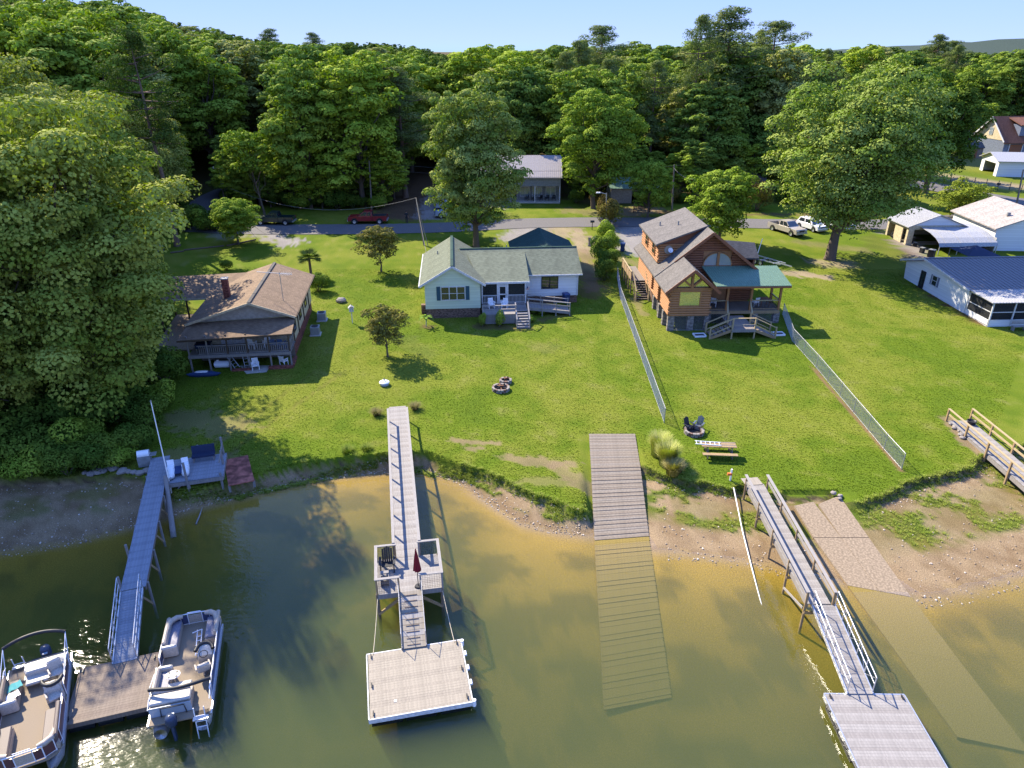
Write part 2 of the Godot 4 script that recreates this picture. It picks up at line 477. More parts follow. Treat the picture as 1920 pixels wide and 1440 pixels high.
func ground_y(x: float, z: float) -> float:
	if z < -52.0: return lawn_y(x, z)
	var y := shore_y(x, z)
	if z > -44.2:   # beds dug for the two boat ramps
		var m := 6.9 + (z + 44.0) * -0.062
		if absf(x - m) < 2.1: y = lerpf(minf(y, ramp_y(z) - 0.09), y, smoothstep(1.66, 2.0, absf(x - m)))
		m = 18.7 + (z + 36.5) * 0.10
		if z > -37.3 and absf(x - m) < 2.1: y = lerpf(minf(y, ramp2_y(z) - 0.1), y, smoothstep(1.62, 1.95, absf(x - m)))
	return y

func shore_y(x: float, z: float) -> float:
	var zs := table(shore, x)
	var d := zs - z
	if d <= 0.0:
		return maxf(-3.2, 0.105 * d + 0.03 * n_mid.get_noise_2d(x, z))
	var zb := table(bank, x) + 0.35 * n_mid.get_noise_2d(x * 2.0, 7.0) + 0.12 * n_fine.get_noise_2d(x * 1.6, 3.0)
	var w := maxf(0.6, zs - zb)
	var t := d / w
	var beach := 0.55 * pow(minf(t, 1.0), 1.2)
	if t < 1.0: return beach + 0.03 * n_mid.get_noise_2d(x * 3.0, z * 3.0) * minf(1.0, d)
	var over := (t - 1.0) * w
	return lerpf(beach, lawn_y(x, z), smoothstep(0.0, 0.22, over)) + 0.02 * n_mid.get_noise_2d(x, z)

func ground_color(x: float, z: float) -> Color:
	var big := n_big.get_noise_2d(x, z)
	var mid := n_mid.get_noise_2d(x, z)
	var fine := n_fine.get_noise_2d(x, z)
	var c: Color
	var grass := Color(0.18, 0.262, 0.022).lerp(Color(0.27, 0.31, 0.042), clampf(0.35 + big * 1.5 + mid * 0.8, 0, 1)).lerp(Color(0.135, 0.215, 0.02), clampf(-mid * 0.9 - big * 0.5, 0, 0.8))
	grass = grass.lerp(Color(0.34, 0.34, 0.10), clampf(mid * 1.3 + fine * 0.6 - 0.45, 0, 0.6))
	c = grass
	if z > -52.0:
		var zs := table(shore, x)
		var d := zs - z
		var zb := table(bank, x) + 0.35 * n_mid.get_noise_2d(x * 2.0, 7.0) + 0.12 * n_fine.get_noise_2d(x * 1.6, 3.0)
		var t := d / maxf(0.6, zs - zb)
		if d <= 0.0:
			var bed := Color(0.56, 0.37, 0.06).lerp(Color(0.40, 0.27, 0.04), clampf(0.5 + big, 0, 1))
			var weed := smoothstep(0.02, 0.34, n_mid.get_noise_2d(x * 0.55 + 40.0, z * 0.8) + 0.25 * fine + 0.12 * clampf(-d / 4.0, 0, 1))
			c = bed.lerp(Color(0.10, 0.095, 0.03), weed * 0.5 * smoothstep(0.6, 2.5, -d))
			c = c.lerp(Color(0.46, 0.33, 0.16), smoothstep(1.0, 0.0, -d))
		elif t < 1.0:
			var sand := Color(0.48, 0.35, 0.205).lerp(Color(0.34, 0.235, 0.13), clampf(0.4 + mid * 1.4 + fine * 0.6, 0, 1))
			sand = sand.lerp(Color(0.30, 0.21, 0.12), smoothstep(0.5, 0.0, d) * 0.6)
			var patch := smoothstep(0.0, 0.35, n_mid.get_noise_2d(x * 0.45 + 9.0, z * 0.7 - 4.0) + 0.35 * fine + 0.1) * smoothstep(0.30, 0.5, t)
			if x < -12.0: patch *= 0.5
			if x > 10.0: patch = minf(1.0, patch * 1.5 + 0.25 * smoothstep(0.3, 0.6, t) * (1.0 - smoothstep(0.75, 0.95, t)))
			var weeds := Color(0.12, 0.19, 0.02).lerp(Color(0.25, 0.23, 0.05), clampf(0.5 + mid, 0, 1))
			c = sand.lerp(weeds, clampf(patch, 0, 0.95))
		elif t < 1.06: c = Color(0.17, 0.12, 0.075).lerp(grass, smoothstep(1.0, 1.06, t))
	if z < -106.0:
		var wood := clampf(smoothstep(-113.0, -119.0, z + 2.0 * big), 0, 1)
		if x > -8.0 and x < 10.5 and z > -119.0: wood = 0.0
		if x > 22.0 and z > -122.0: wood *= 0.25
		if x > 66.0 and z > -185.0: wood = 0.1
		c = c.lerp(Color(0.19, 0.135, 0.08).lerp(Color(0.13, 0.16, 0.03), clampf(0.5 + mid, 0, 1)), wood)
	for s in strips:
		if x < s[5] or x > s[6] or z < s[7] or z > s[8]: continue
		var p := Vector2(x, z)
		var q := Geometry2D.get_closest_point_to_segment(p, s[0], s[1])
		var dist: float = p.distance_to(q) + (mid * 0.9 + fine * 0.9) * minf(s[2], 1.6)
		var k: float = s[4] * (1.0 - smoothstep(s[2] * 0.65, s[2] * 1.25, dist))
		var sc: Color = s[3]
		if k > 0.0: c = c.lerp(sc * (1.0 + 0.25 * mid), k)
	return c

func steps(list: Array) -> PackedFloat32Array:   # [from, to, step, ...]
	var o := PackedFloat32Array()
	for s in list:
		var n := int(round(absf(s[1] - s[0]) / s[2]))
		for i in n: o.append(lerpf(s[0], s[1], float(i) / n))
	o.append(list[-1][1])
	return o

func terrain():
	var xs := steps([[-3000, -600, 300], [-600, -150, 45], [-150, -50, 4.0], [-50, -30, 0.6], [-30, 40, 0.28], [40, 60, 0.8], [60, 150, 4.0], [150, 600, 45], [600, 3000, 300]])
	var zs := steps([[200, 20, 30], [20, -16, 3.0], [-16, -30, 0.7], [-30, -36, 0.35], [-36, -46, 0.17], [-46, -80, 0.45], [-80, -125, 0.9], [-125, -260, 5.0], [-260, -800, 45], [-800, -4000, 400]])
	var nx := xs.size()
	var nz := zs.size()
	var v := PackedVector3Array(); v.resize(nx * nz)
	var n := PackedVector3Array(); n.resize(nx * nz)
	var c := PackedColorArray(); c.resize(nx * nz)
	for j in nz:
		for i in nx:
			v[j * nx + i] = Vector3(xs[i], ground_y(xs[i], zs[j]), zs[j])
			c[j * nx + i] = ground_color(xs[i], zs[j])
	for j in nz:
		for i in nx:
			var a := v[j * nx + mini(i + 1, nx - 1)] - v[j * nx + maxi(i - 1, 0)]
			var b := v[mini(j + 1, nz - 1) * nx + i] - v[maxi(j - 1, 0) * nx + i]
			n[j * nx + i] = a.cross(b).normalized() * (1.0 if a.cross(b).y > 0 else -1.0)
	var ix := PackedInt32Array(); ix.resize((nx - 1) * (nz - 1) * 6)
	var k := 0
	for j in nz - 1:
		for i in nx - 1:
			var p := j * nx + i
			for q in [p, p + nx, p + 1, p + 1, p + nx, p + nx + 1]:
				ix[k] = q; k += 1
	var arr := []; arr.resize(Mesh.ARRAY_MAX)
	arr[Mesh.ARRAY_VERTEX] = v; arr[Mesh.ARRAY_NORMAL] = n; arr[Mesh.ARRAY_COLOR] = c; arr[Mesh.ARRAY_INDEX] = ix
	var m := ArrayMesh.new(); m.add_surface_from_arrays(Mesh.PRIMITIVE_TRIANGLES, arr)
	var o := mi(self, "ground", m, M.ground)
	tag(o, "sloping green lawn falling to a sandy lake shore", "ground", "", "structure")

func water():
	var pm := PlaneMesh.new(); pm.size = Vector2(900, 320); pm.subdivide_width = 4; pm.subdivide_depth = 4
	var o := mi(self, "lake_water", pm, M.water, Vector3(0, 0, 106))
	tag(o, "green lake surface with fine wind ripples", "water", "", "structure")
	var f := FogVolume.new(); f.name = numbered("lake_depth"); f.shape = RenderingServer.FOG_VOLUME_SHAPE_BOX
	f.size = Vector3(900, 5.0, 320); f.position = Vector3(0, -2.53, 106)
	var fm := FogMaterial.new(); fm.albedo = lin(0.255, 0.32, 0.075); fm.density = 0.62; fm.resource_name = "murky_water"
	f.material = fm; add_child(f)
	tag(f, "murky green water of the lake", "water", "", "structure")
	# far ridge beyond the trees
	var b := MB.new()
	var prev := []
	for i in 41:
		var t := i / 40.0
		var x := lerpf(700, 4200, t)
		var h := 6.0 + 76.0 * smoothstep(0.0, 0.5, t) + 7.0 * n_big.get_noise_2d(x * 0.12, 0.0)
		var row := [Vector3(x, 0, -2450), Vector3(x, h, -2700), Vector3(x, 0, -3000)]
		if prev: b.face([prev[0], row[0], row[1], prev[1]]); b.face([prev[1], row[1], row[2], prev[2]])
		prev = row
	mat("far_wood", lin(0.045, 0.075, 0.05), 0.95, M.g2, 90.0)
	o = built(self, "far_ridge", b, M.far_wood)
	tag(o, "long wooded ridge on the far horizon", "hill", "", "structure")

func ribbon(called: String, pts: Array, w: float, m: Material, label: String, lift := 0.05):
	var b := MB.new()
	var curve := Curve3D.new()
	for i in pts.size():
		var t: Vector3 = (pts[mini(i + 1, pts.size() - 1)] - pts[maxi(i - 1, 0)]) * 0.2
		curve.add_point(pts[i], -t, t)
	var q := curve.tessellate_even_length(6, 1.6)
	var prev := []
	for i in q.size():
		var d := (q[mini(i + 1, q.size() - 1)] - q[maxi(i - 1, 0)])
		var s := Vector3(-d.z, 0, d.x).normalized() * -1.0
		var row := []
		for k in 5:
			var p: Vector3 = q[i] + s * (k - 2) / 2.0 * (w / 2) * (1.0 + 0.05 * n_mid.get_noise_2d(q[i].x, k * 9.0))
			row.append(Vector3(p.x, ground_y(p.x, p.z) + lift + (0.02 if k == 2 else 0.0), p.z))
		if prev:
			for k in 4: b.face([prev[k], prev[k + 1], row[k + 1], row[k]])
		prev = row
	var o := built(self, called, b, m)
	tag(o, label, "road", "", "structure")

func roads():
	var lane := []
	for q in [[-75, -106], [-55, -103.5], [-40, -100.5], [-26, -100], [-10, -101], [3, -103.5], [20, -104], [41, -103], [56, -103], [70, -107], [79, -112]]: lane.append(Vector3(q[0], 0, q[1]))
	ribbon("lane", lane, 5.4, M.asphalt, "worn grey lane running behind the lake houses")
	var hill := []
	for q in [[-42, -101], [-47, -108], [-50, -116], [-48, -126], [-42, -138], [-34, -150]]: hill.append(Vector3(q[0], 0, q[1]))
	ribbon("hill_road", hill, 4.6, M.asphalt, "narrow road climbing into the woods", 0.07)
	var cross := []
	for q in [[48, -178], [62, -152], [74, -132], [82, -118], [98, -106], [130, -94]]: cross.append(Vector3(q[0], 0, q[1]))
	ribbon("side_road", cross, 7.0, M.asphalt, "side road curving away past the white sheds", 0.09)

func ramps():
	# plank ramp running down into the lake, each plank its own piece
	var r := thing("plank_boat_ramp", "wide weathered plank boat ramp running from the lawn into the lake", "boat ramp")
	var a0 := Vector3(5.49, 0, -44.0); var b0 := Vector3(8.71, 0, -44.0)
	var a1 := Vector3(4.79, 0, -34.05); var b1 := Vector3(8.04, 0, -32.9)
	var n := 126
	for i in n:
		var t := (i + 0.5) / n * 2.0
		var l := a0.lerp(a1, t); var q := b0.lerp(b1, t)
		var mid := (l + q) / 2
		var ym := ramp_y(mid.z) + 0.012 * sin(i * 2.7)
		var s := 1.0 if i % 3 else 1.006
		bx(r, "plank", Vector3(3.26 * s, 0.07, 0.158 if ym > 0.0 else 0.172), Vector3(mid.x, ym, mid.z), M.algae if ym < 0.0 else [M.ramp_plank, M.brown_ramp, M.ramp_plank_c][(i * 7 + i / 5) % 3], lerpf(0, 12, clampf(t * 0.6, 0, 1)), 6.0)
	# concrete ramp
	var c := thing("concrete_boat_ramp", "cracked concrete boat ramp beside the grey pier with board railings", "boat ramp")
	var cl := [Vector3(16.9, 0, -36.2), Vector3(17.4, 0, -33.2), Vector3(17.92, 0, -29.6), Vector3(18.5, 0, -25.5), Vector3(19.1, 0, -21.0)]
	var cr := [Vector3(20.35, 0, -36.9), Vector3(20.6, 0, -33.2), Vector3(20.92, 0, -28.8), Vector3(21.3, 0, -24.8), Vector3(21.8, 0, -20.3)]
	for i in 4:
		for k in 2:
			var s0 := k * 0.5; var s1 := 0.5 + k * 0.5
			var p := [cl[i].lerp(cr[i], s0), cl[i].lerp(cr[i], s1), cl[i + 1].lerp(cr[i + 1], s1), cl[i + 1].lerp(cr[i + 1], s0)]
			var g := 0.012 if i < 2 else 0.0015
			var mid: Vector3 = (p[0] + p[1] + p[2] + p[3]) / 4
			var top := []
			for j in [3, 2, 1, 0]:
				var e: Vector3 = p[j].lerp(mid, g)
				if i == 0 and j == 0 and k == 0: e += Vector3(0.3, 0, 0.25)
				if i == 0 and j == 0 and k == 1: e += Vector3(0.1, 0, 0.45)
				if i == 0 and j == 1 and k == 0: e += Vector3(-0.1, 0, 0.25)
				e.y = ramp2_y(e.z)
				top.append(e)
			slab(c, "slab", top, Vector3(0, -0.16, 0), M.concrete if i < 2 else M.algae)
	var st := [Vector3(20.0, 0.86, -37.0), Vector3(20.35, 0.84, -36.75), Vector3(20.2, 0.82, -36.5)]
	for i in 3: stone_at(st[i], 0.2 - 0.03 * i, "small pale stone lying at the top of the concrete ramp", "stones on the concrete ramp")

func ramp_y(z: float) -> float:
	if z < -40.0: return lerpf(1.16, 0.98, (z + 44.0) / 4.0)
	return lerpf(0.98, 0.0, clampf((z + 40.0) / 6.4, 0, 1)) - maxf(0.0, z + 33.6) * 0.095

func ramp2_y(z: float) -> float:
	return lerpf(0.82, 0.0, clampf((z + 36.8) / 7.6, 0, 1)) - maxf(0.0, z + 29.2) * 0.088

func stone_at(p: Vector3, r: float, label: String, group: String):
	var key := "rock%d" % (rng.randi() % 4)
	if not M.has(key):
		var b := MB.new()
		var rows := []
		for i in 6:
			var row := []
			for k in 9:
				var a := PI * i / 5.0; var w := TAU * k / 9.0
				var d := Vector3(sin(a) * cos(w), cos(a) * 0.7, sin(a) * sin(w))
				row.append(d * (1.0 + rng.randf_range(-0.16, 0.16) * (1.0 if i > 0 and i < 5 else 0.0)))
			rows.append(row)
		for i in 5:
			for k in 9: b.face([rows[i][k], rows[i][(k + 1) % 9], rows[i + 1][(k + 1) % 9], rows[i + 1][k]])
		M[key] = b.mesh()
	var o := mi(self, "stone", M[key], M.stone, p + Vector3(0, r * 0.35, 0), Basis.from_euler(Vector3(0, rng.randf() * TAU, 0)).scaled(Vector3(r, r * 0.8, r * rng.randf_range(0.7, 1.1))))
	tag(o, label, "stone", group)

func shore_litter():
	# pebbles and grit along the waterline, too many to count
	var b := MB.new()
	var rows := []
	var r := RandomNumberGenerator.new(); r.seed = 91
	for i in 4:
		var row := []
		for k in 6:
			var a := PI * i / 3.0; var w := TAU * k / 6.0
			row.append(Vector3(sin(a) * cos(w), cos(a) * 0.6, sin(a) * sin(w)) * (1.0 + r.randf_range(-0.15, 0.15)))
		rows.append(row)
	for i in 3:
		for k in 6: b.face([rows[i][k], rows[i][(k + 1) % 6], rows[i + 1][(k + 1) % 6], rows[i + 1][k]])
	var mm := MultiMesh.new(); mm.transform_format = MultiMesh.TRANSFORM_3D; mm.use_colors = true; mm.mesh = b.mesh()
	var tr := []; var cs := []
	while tr.size() < 5200:
		var x := r.randf_range(-36, 40)
		var zs := table(shore, x); var zb := table(bank, x)
		var q := r.randf() * r.randf() * 1.05 - 0.12
		if r.randf() < 0.25: q = r.randf_range(0.85, 1.0)
		var z := lerpf(zs, zb, q) + r.randfn() * 0.1
		if absf(x - 6.6) < 2.2 or (absf(x - 18.9) < 2.2): continue
		var sz := 0.018 + 0.05 * pow(r.randf(), 3.0)
		tr.append(Transform3D(Basis.from_euler(Vector3(0, r.randf() * TAU, 0)).scaled(Vector3(sz, sz, sz * r.randf_range(0.7, 1.5))), Vector3(x, ground_y(x, z) + sz * 0.25, z)))
		cs.append(Color(0.34, 0.28, 0.21).lerp([Color(0.16, 0.12, 0.08), Color(0.52, 0.46, 0.38), Color(0.26, 0.18, 0.10)][r.randi() % 3], r.randf()))
	mm.instance_count = tr.size()
	for i in tr.size(): mm.set_instance_transform(i, tr[i]); mm.set_instance_color(i, cs[i])
	var gm := mat("pebble", Color.WHITE, 0.95); gm.vertex_color_use_as_albedo = true
	var o := MultiMeshInstance3D.new(); o.name = numbered("shore_pebbles"); o.multimesh = mm; o.material_override = gm
	add_child(o); tag(o, "small pebbles and grit scattered along the sandy shore", "pebbles", "", "stuff")
	# rank grass hanging over the cut bank and weeds on the flats
	mm = MultiMesh.new(); mm.transform_format = MultiMesh.TRANSFORM_3D; mm.use_colors = true
	mm.mesh = blades(9, 0.24, 0.16, 0.09, 17, Color.WHITE, Color(0.8, 0.85, 0.8), 0.012)
	tr = []; cs = []
	while tr.size() < 10000:
		var x := r.randf_range(-22, 40)
		var zb := table(bank, x) + 0.35 * n_mid.get_noise_2d(x * 2.0, 7.0) + 0.12 * n_fine.get_noise_2d(x * 1.6, 3.0)
		var z := zb + r.randfn() * 0.16 - 0.06
		if r.randf() < 0.62:
			var zs := table(shore, x)
			z = lerpf(zs, zb, r.randf_range(0.25, 1.0))
			var cc := ground_color(x, z)
			if cc.g < cc.r * 0.92: continue
		if absf(x - 6.8) < 2.0 or absf(x - 18.8) < 2.0: continue
		var k := r.randf_range(0.45, 1.25)
		tr.append(Transform3D(Basis.from_euler(Vector3(0, r.randf() * TAU, 0)).scaled(Vector3(k, k * r.randf_range(0.6, 1.1), k)), Vector3(x, ground_y(x, z) - 0.01, z)))
		cs.append(Color(0.18, 0.26, 0.025).lerp(Color(0.32, 0.33, 0.07), r.randf()))
	mm.instance_count = tr.size()
	for i in tr.size(): mm.set_instance_transform(i, tr[i]); mm.set_instance_color(i, cs[i])
	o = MultiMeshInstance3D.new(); o.name = numbered("bank_grass"); o.multimesh = mm; o.material_override = M.blade
	add_child(o); tag(o, "rank grass and weeds along the cut lake bank", "grass", "", "stuff")

func grass():
	# short blades on the near lawn
	var b := MB.new()
	var r := RandomNumberGenerator.new(); r.seed = 77
	for i in 7:
		var a := r.randf() * TAU
		var o := Vector3(cos(a), 0, sin(a)) * r.randf_range(0.0, 0.07)
		var lean := Vector3(cos(a * 3), 0, sin(a * 3)) * r.randf_range(0.02, 0.06)
		var s := Vector3(-sin(a), 0, cos(a)) * 0.018
		var h := r.randf_range(0.03, 0.065)
		b.face([o - s, o + s, o + lean + Vector3(0, h, 0)])
	for i in b.n.size(): b.n[i] = (Vector3.UP * 2.5 + b.n[i] * (1.0 if b.n[i].y > 0 else -1.0)).normalized()
	var mesh := b.mesh()
	var mm := MultiMesh.new(); mm.transform_format = MultiMesh.TRANSFORM_3D; mm.use_colors = true; mm.mesh = mesh
	var tr := []
	var cs := []
	var tries := 0
	while tr.size() < 230000 and tries < 520000:
		tries += 1
		var x := r.randf_range(-32, 62)
		var z := -36.0 - 46.0 * pow(r.randf(), 1.35)
		if absf(x) > -z * 0.78: continue
		var zb := table(bank, x) + 0.35 * n_mid.get_noise_2d(x * 2.0, 7.0) + 0.12 * n_fine.get_noise_2d(x * 1.6, 3.0)
		var c := ground_color(x, z)
		if c.r > c.g * 0.95: continue
		if z > zb - 0.05 and r.randf() > 0.5: continue
		if x > 4.6 and x < 8.9 and z > -44.2: continue
		if x > 16.4 and x < 21.4 and z > -37.2: continue
		var k := r.randf_range(0.6, 1.15)
		tr.append(Transform3D(Basis.from_euler(Vector3(0, r.randf() * TAU, 0)).scaled(Vector3(k, k * r.randf_range(0.6, 1.2), k)), Vector3(x, ground_y(x, z) - 0.01, z)))
		cs.append(c)
	mm.instance_count = tr.size()
	for i in tr.size():
		mm.set_instance_transform(i, tr[i]); mm.set_instance_color(i, cs[i])
	var o := MultiMeshInstance3D.new(); o.name = numbered("lawn_grass"); o.multimesh = mm; o.material_override = M.blade
	add_child(o)
	tag(o, "short green grass blades covering the lawn", "grass", "", "stuff")
# ------------------------------------------------------------ buildings
func window(par: Node, at: Vector3, w: float, h: float, yaw: float, frame: Material, glass: Material, cols := 1, rows := 2, called := "window", bar := 0.07):
	var b := MB.new()
	for s in [-1, 1]:
		b.box(Vector3(bar, h + bar * 2, 0.08), Vector3(s * (w + bar) / 2, 0, 0))
		b.box(Vector3(w - 0.002, bar, 0.076), Vector3(0, s * (h + bar) / 2, 0))
	for i in range(1, cols): b.box(Vector3(bar * 1.1, h - 0.002, 0.07), Vector3(w * (float(i) / cols - 0.5), 0, 0))
	for i in range(1, rows): b.box(Vector3(w - 0.004, bar * 0.6, 0.062), Vector3(0, h * (float(i) / rows - 0.5), 0))
	var k := Basis.from_euler(Vector3(0, deg_to_rad(yaw), 0))
	var o := built(par, called, b, frame, at + k * Vector3(0, 0, 0.04), k)
	for i in cols:
		for j in rows:
			bx(o, "pane", Vector3(w / cols - 0.01, h / rows - 0.01, 0.02), Vector3(w * ((i + 0.5) / cols - 0.5), h * ((j + 0.5) / rows - 0.5), -0.005), glass)
	return o

func door(par: Node, at: Vector3, w: float, h: float, yaw: float, m: Material, glass: Material):
	var k := Basis.from_euler(Vector3(0, deg_to_rad(yaw), 0))
	var b := MB.new()
	b.box(Vector3(w, 0.35, 0.07), Vector3(0, 0.175, 0)); b.box(Vector3(w, 0.14, 0.07), Vector3(0, h - 0.07, 0))
	for s in [-1, 1]: b.box(Vector3(0.14, h - 0.49, 0.07), Vector3(s * (w / 2 - 0.07), 0.35 + (h - 0.49) / 2, 0))
	b.box(Vector3(w - 0.28, 0.1, 0.06), Vector3(0, h * 0.5, 0))
	var o := built(par, "door", b, m, at + k * Vector3(0, 0, 0.035), k)
	bx(o, "pane", Vector3(w - 0.28, h - 0.49, 0.02), Vector3(0, 0.35 + (h - 0.49) / 2, -0.02), glass)
	bx(o, "handle", Vector3(0.04, 0.12, 0.06), Vector3(w / 2 - 0.07, h * 0.48, 0.06), M.black)
	return o

func balusters(par: Node, a: Vector3, b: Vector3, h: float, m: Material, gap := 0.13, w := 0.035, caps := true):   # a, b at floor height
	var l := a.distance_to(b)
	var n := int(l / gap)
	for i in range(1, n):
		var p := a.lerp(b, float(i) / n)
		bx(par, "baluster", Vector3(w, h - 0.16, w), p + Vector3(0, 0.08 + (h - 0.16) / 2, 0), m)
	if caps:
		beam(par, "rail", a + Vector3(0, h - 0.03, 0), b + Vector3(0, h - 0.03, 0), 0.09, 0.05, m)
		beam(par, "rail", a + Vector3(0, 0.07, 0), b + Vector3(0, 0.07, 0), 0.05, 0.04, m)

func ribs(par: Node, c: Array, n: int, m: Material, r := 0.03):   # standing ribs down a metal roof: c = eave left, eave right, top right, top left
	for i in n + 1:
		var t := lerpf(0.006, 0.994, float(i) / n)
		var up := Vector3(0, r * 0.5, 0)
		beam(par, "rib", c[0].lerp(c[1], t) + up, c[3].lerp(c[2], t) + up, r, r, m)

func slats(par: Node, called: String, x0: float, x1: float, y0: float, y1: float, z: float, n: int, m: Material):
	for i in n:
		bx(par, called, Vector3(x1 - x0, (y1 - y0) / n * 0.78, 0.03), Vector3((x0 + x1) / 2, lerpf(y0, y1, (i + 0.5) / n), z), m)

func houses():
	green_house(); left_house(); log_house(); right_cottage(); back_buildings()

func green_house():
	var y0 := ground_y(-8.47, -66.13)
	var t := thing("house", "pale green clapboard house with green shingle roof and dark shutters", "house", Vector3(-8.47, y0, -66.13), 4.5)
	# wing
	bx(t, "brick_base", Vector3(5.3, 1.6, 11.0), Vector3(2.7, 0.19, -5.55), M.brick)
	slab(t, "wall", [Vector3(0, 0.98, 0), Vector3(5.4, 0.98, 0), Vector3(5.4, 3.42, 0), Vector3(2.7, 5.12, 0), Vector3(0, 3.42, 0)], Vector3(0, 0, -11.1), M.siding_green)
	var ov := 0.5
	slab(t, "roof", [Vector3(-ov, 3.42, 0.35), Vector3(2.7, 5.36, 0.35), Vector3(2.7, 5.36, -11.7), Vector3(-ov, 3.42, -11.7)], Vector3(0, -0.16, 0), M.shingle_green)
	slab(t, "roof", [Vector3(2.7, 5.36, 0.35), Vector3(5.4 + ov, 3.42, 0.35), Vector3(5.4 + ov, 3.42, -11.7), Vector3(2.7, 5.36, -11.7)], Vector3(0, -0.16, 0), M.shingle_green)
	beam(t, "ridge_cap", Vector3(2.7, 5.38, 0.36), Vector3(2.7, 5.38, -11.7), 0.28, 0.06, M.shingle_dark_green)
	for s in [-1, 1]:
		beam(t, "barge_board", Vector3(2.7 + s * 3.2, 3.36, 0.37), Vector3(2.7, 5.28, 0.37), 0.05, 0.2, M.white_paint)
	beam(t, "gutter", Vector3(-0.54, 3.34, 0.35), Vector3(-0.54, 3.34, -11.7), 0.1, 0.12, M.white_paint)
	window(t, Vector3(2.73, 2.55, 0), 2.25, 1.25, 0, M.white_paint, M.glass, 3, 2)
	for s in [-1, 1]: bx(t, "shutter", Vector3(0.36, 1.4, 0.05), Vector3(2.73 + s * 1.42, 2.55, 0.025), M.shutter_teal)
	# main body
	bx(t, "brick_base", Vector3(10.1, 1.5, 7.6), Vector3(10.5, 0.24, -7.2), M.brick)
	slab(t, "wall", [Vector3(15.6, 0.95, -3.3), Vector3(15.6, 0.95, -11.1), Vector3(15.6, 3.3, -11.1), Vector3(15.6, 4.85, -7.2), Vector3(15.6, 3.3, -3.3)], Vector3(-10.2, 0, 0), M.siding_white)
	slab(t, "roof", [Vector3(5.0, 3.36, -2.9), Vector3(15.95, 3.36, -2.9), Vector3(15.95, 5.06, -7.2), Vector3(3.4, 5.06, -7.2)], Vector3(0, -0.15, 0), M.shingle_green)
	slab(t, "roof", [Vector3(3.4, 5.06, -7.2), Vector3(15.95, 5.06, -7.2), Vector3(15.95, 3.36, -11.5), Vector3(5.0, 3.36, -11.5)], Vector3(0, -0.15, 0), M.shingle_green)
	beam(t, "ridge_cap", Vector3(3.5, 5.08, -7.2), Vector3(15.95, 5.08, -7.2), 0.26, 0.06, M.shingle_dark_green)
	beam(t, "gutter", Vector3(10.4, 3.28, -2.86), Vector3(15.95, 3.28, -2.86), 0.1, 0.12, M.white_paint)
	bx(t, "downspout", Vector3(0.09, 2.3, 0.09), Vector3(15.5, 2.1, -3.24), M.white_paint)
	window(t, Vector3(12.65, 2.38, -3.3), 1.6, 1.15, 0, M.dark, M.glass, 2, 1)
	# porch roof in front of the main slope
	slab(t, "porch_roof", [Vector3(5.45, 3.34, -0.75), Vector3(10.3, 3.34, -0.75), Vector3(10.35, 4.86, -6.75), Vector3(4.2, 4.86, -6.75)], Vector3(0, -0.12, 0), M.shingle_green)
	slab(t, "cheek", [Vector3(10.28, 3.22, -0.8), Vector3(10.28, 3.22, -3.2), Vector3(10.28, 4.86, -6.75), Vector3(10.28, 4.74, -6.6)], Vector3(-0.1, 0, 0), M.siding_white)
	beam(t, "fascia", Vector3(5.45, 3.26, -0.72), Vector3(10.32, 3.26, -0.72), 0.06, 0.2, M.white_paint)
	for a in [[8.6, 4.7, -9.0], [12.4, 4.35, -9.2], [1.2, 4.6, -7.5]]: cyl(t, "vent_pipe", 0.06, 0.06, 0.45, Vector3(a[0], a[1], a[2]), M.siding_grey)
	# screened porch
	bx(t, "porch_floor", Vector3(4.4, 0.14, 2.6), Vector3(7.75, 1.06, -1.95), M.grey_wood_b)
	bx(t, "porch_wall", Vector3(4.4, 2.1, 0.1), Vector3(7.75, 2.18, -3.2), M.siding_green)
	for x in [5.6, 7.13, 8.13, 9.9]: bx(t, "post", Vector3(0.14, 2.1, 0.14), Vector3(x, 2.18, -0.85), M.white_paint)
	bx(t, "post", Vector3(0.14, 2.1, 0.14), Vector3(9.9, 2.18, -3.0), M.white_paint)
	for a in [[5.67, 7.06], [8.2, 9.83]]:
		balusters(t, Vector3(a[0], 1.13, -0.85), Vector3(a[1], 1.13, -0.85), 0.85, M.white_paint)
		bx(t, "screen_panel", Vector3(a[1] - a[0], 1.2, 0.01), Vector3((a[0] + a[1]) / 2, 2.6, -0.85), M.screen)
	bx(t, "screen_panel", Vector3(0.01, 2.05, 2.0), Vector3(9.9, 2.18, -1.95), M.screen)
	door(t, Vector3(7.63, 1.13, -0.85), 0.84, 1.85, 0, M.white_paint, M.screen)
	bx(t, "transom", Vector3(0.86, 0.1, 0.1), Vector3(7.63, 3.05, -0.85), M.white_paint)
	# deck with slat skirt
	var n := 22
	for i in n: bx(t, "deck_board", Vector3(4.4, 0.04, 0.128), Vector3(7.72, 0.98, lerpf(-0.6, 1.25, (i + 0.5) / n) if i < n else 0.0), M.grey_wood if i % 2 else M.grey_wood_b)
	for i in 6: bx(t, "deck_board", Vector3(3.2, 0.04, 0.128), Vector3(7.12, 0.98, 1.32 + i * 0.138), M.grey_wood if i % 2 else M.grey_wood_b)
	slats(t, "skirt_slat", 5.5, 8.72, 0.05, 0.95, 2.12, 7, M.grey_wood)
	for x in [5.5, 7.1, 8.7]: bx(t, "post", Vector3(0.11, 1.95, 0.11), Vector3(x, 0.92, 2.05), M.grey_wood)
	for y in [1.88, 1.5]: beam(t, "rail", Vector3(5.44, y, 2.05), Vector3(8.76, y, 2.05), 0.13, 0.05, M.grey_wood_c)
	for z in [1.25]:
		bx(t, "post", Vector3(0.11, 1.9, 0.11), Vector3(9.95, 0.95, z), M.grey_wood)
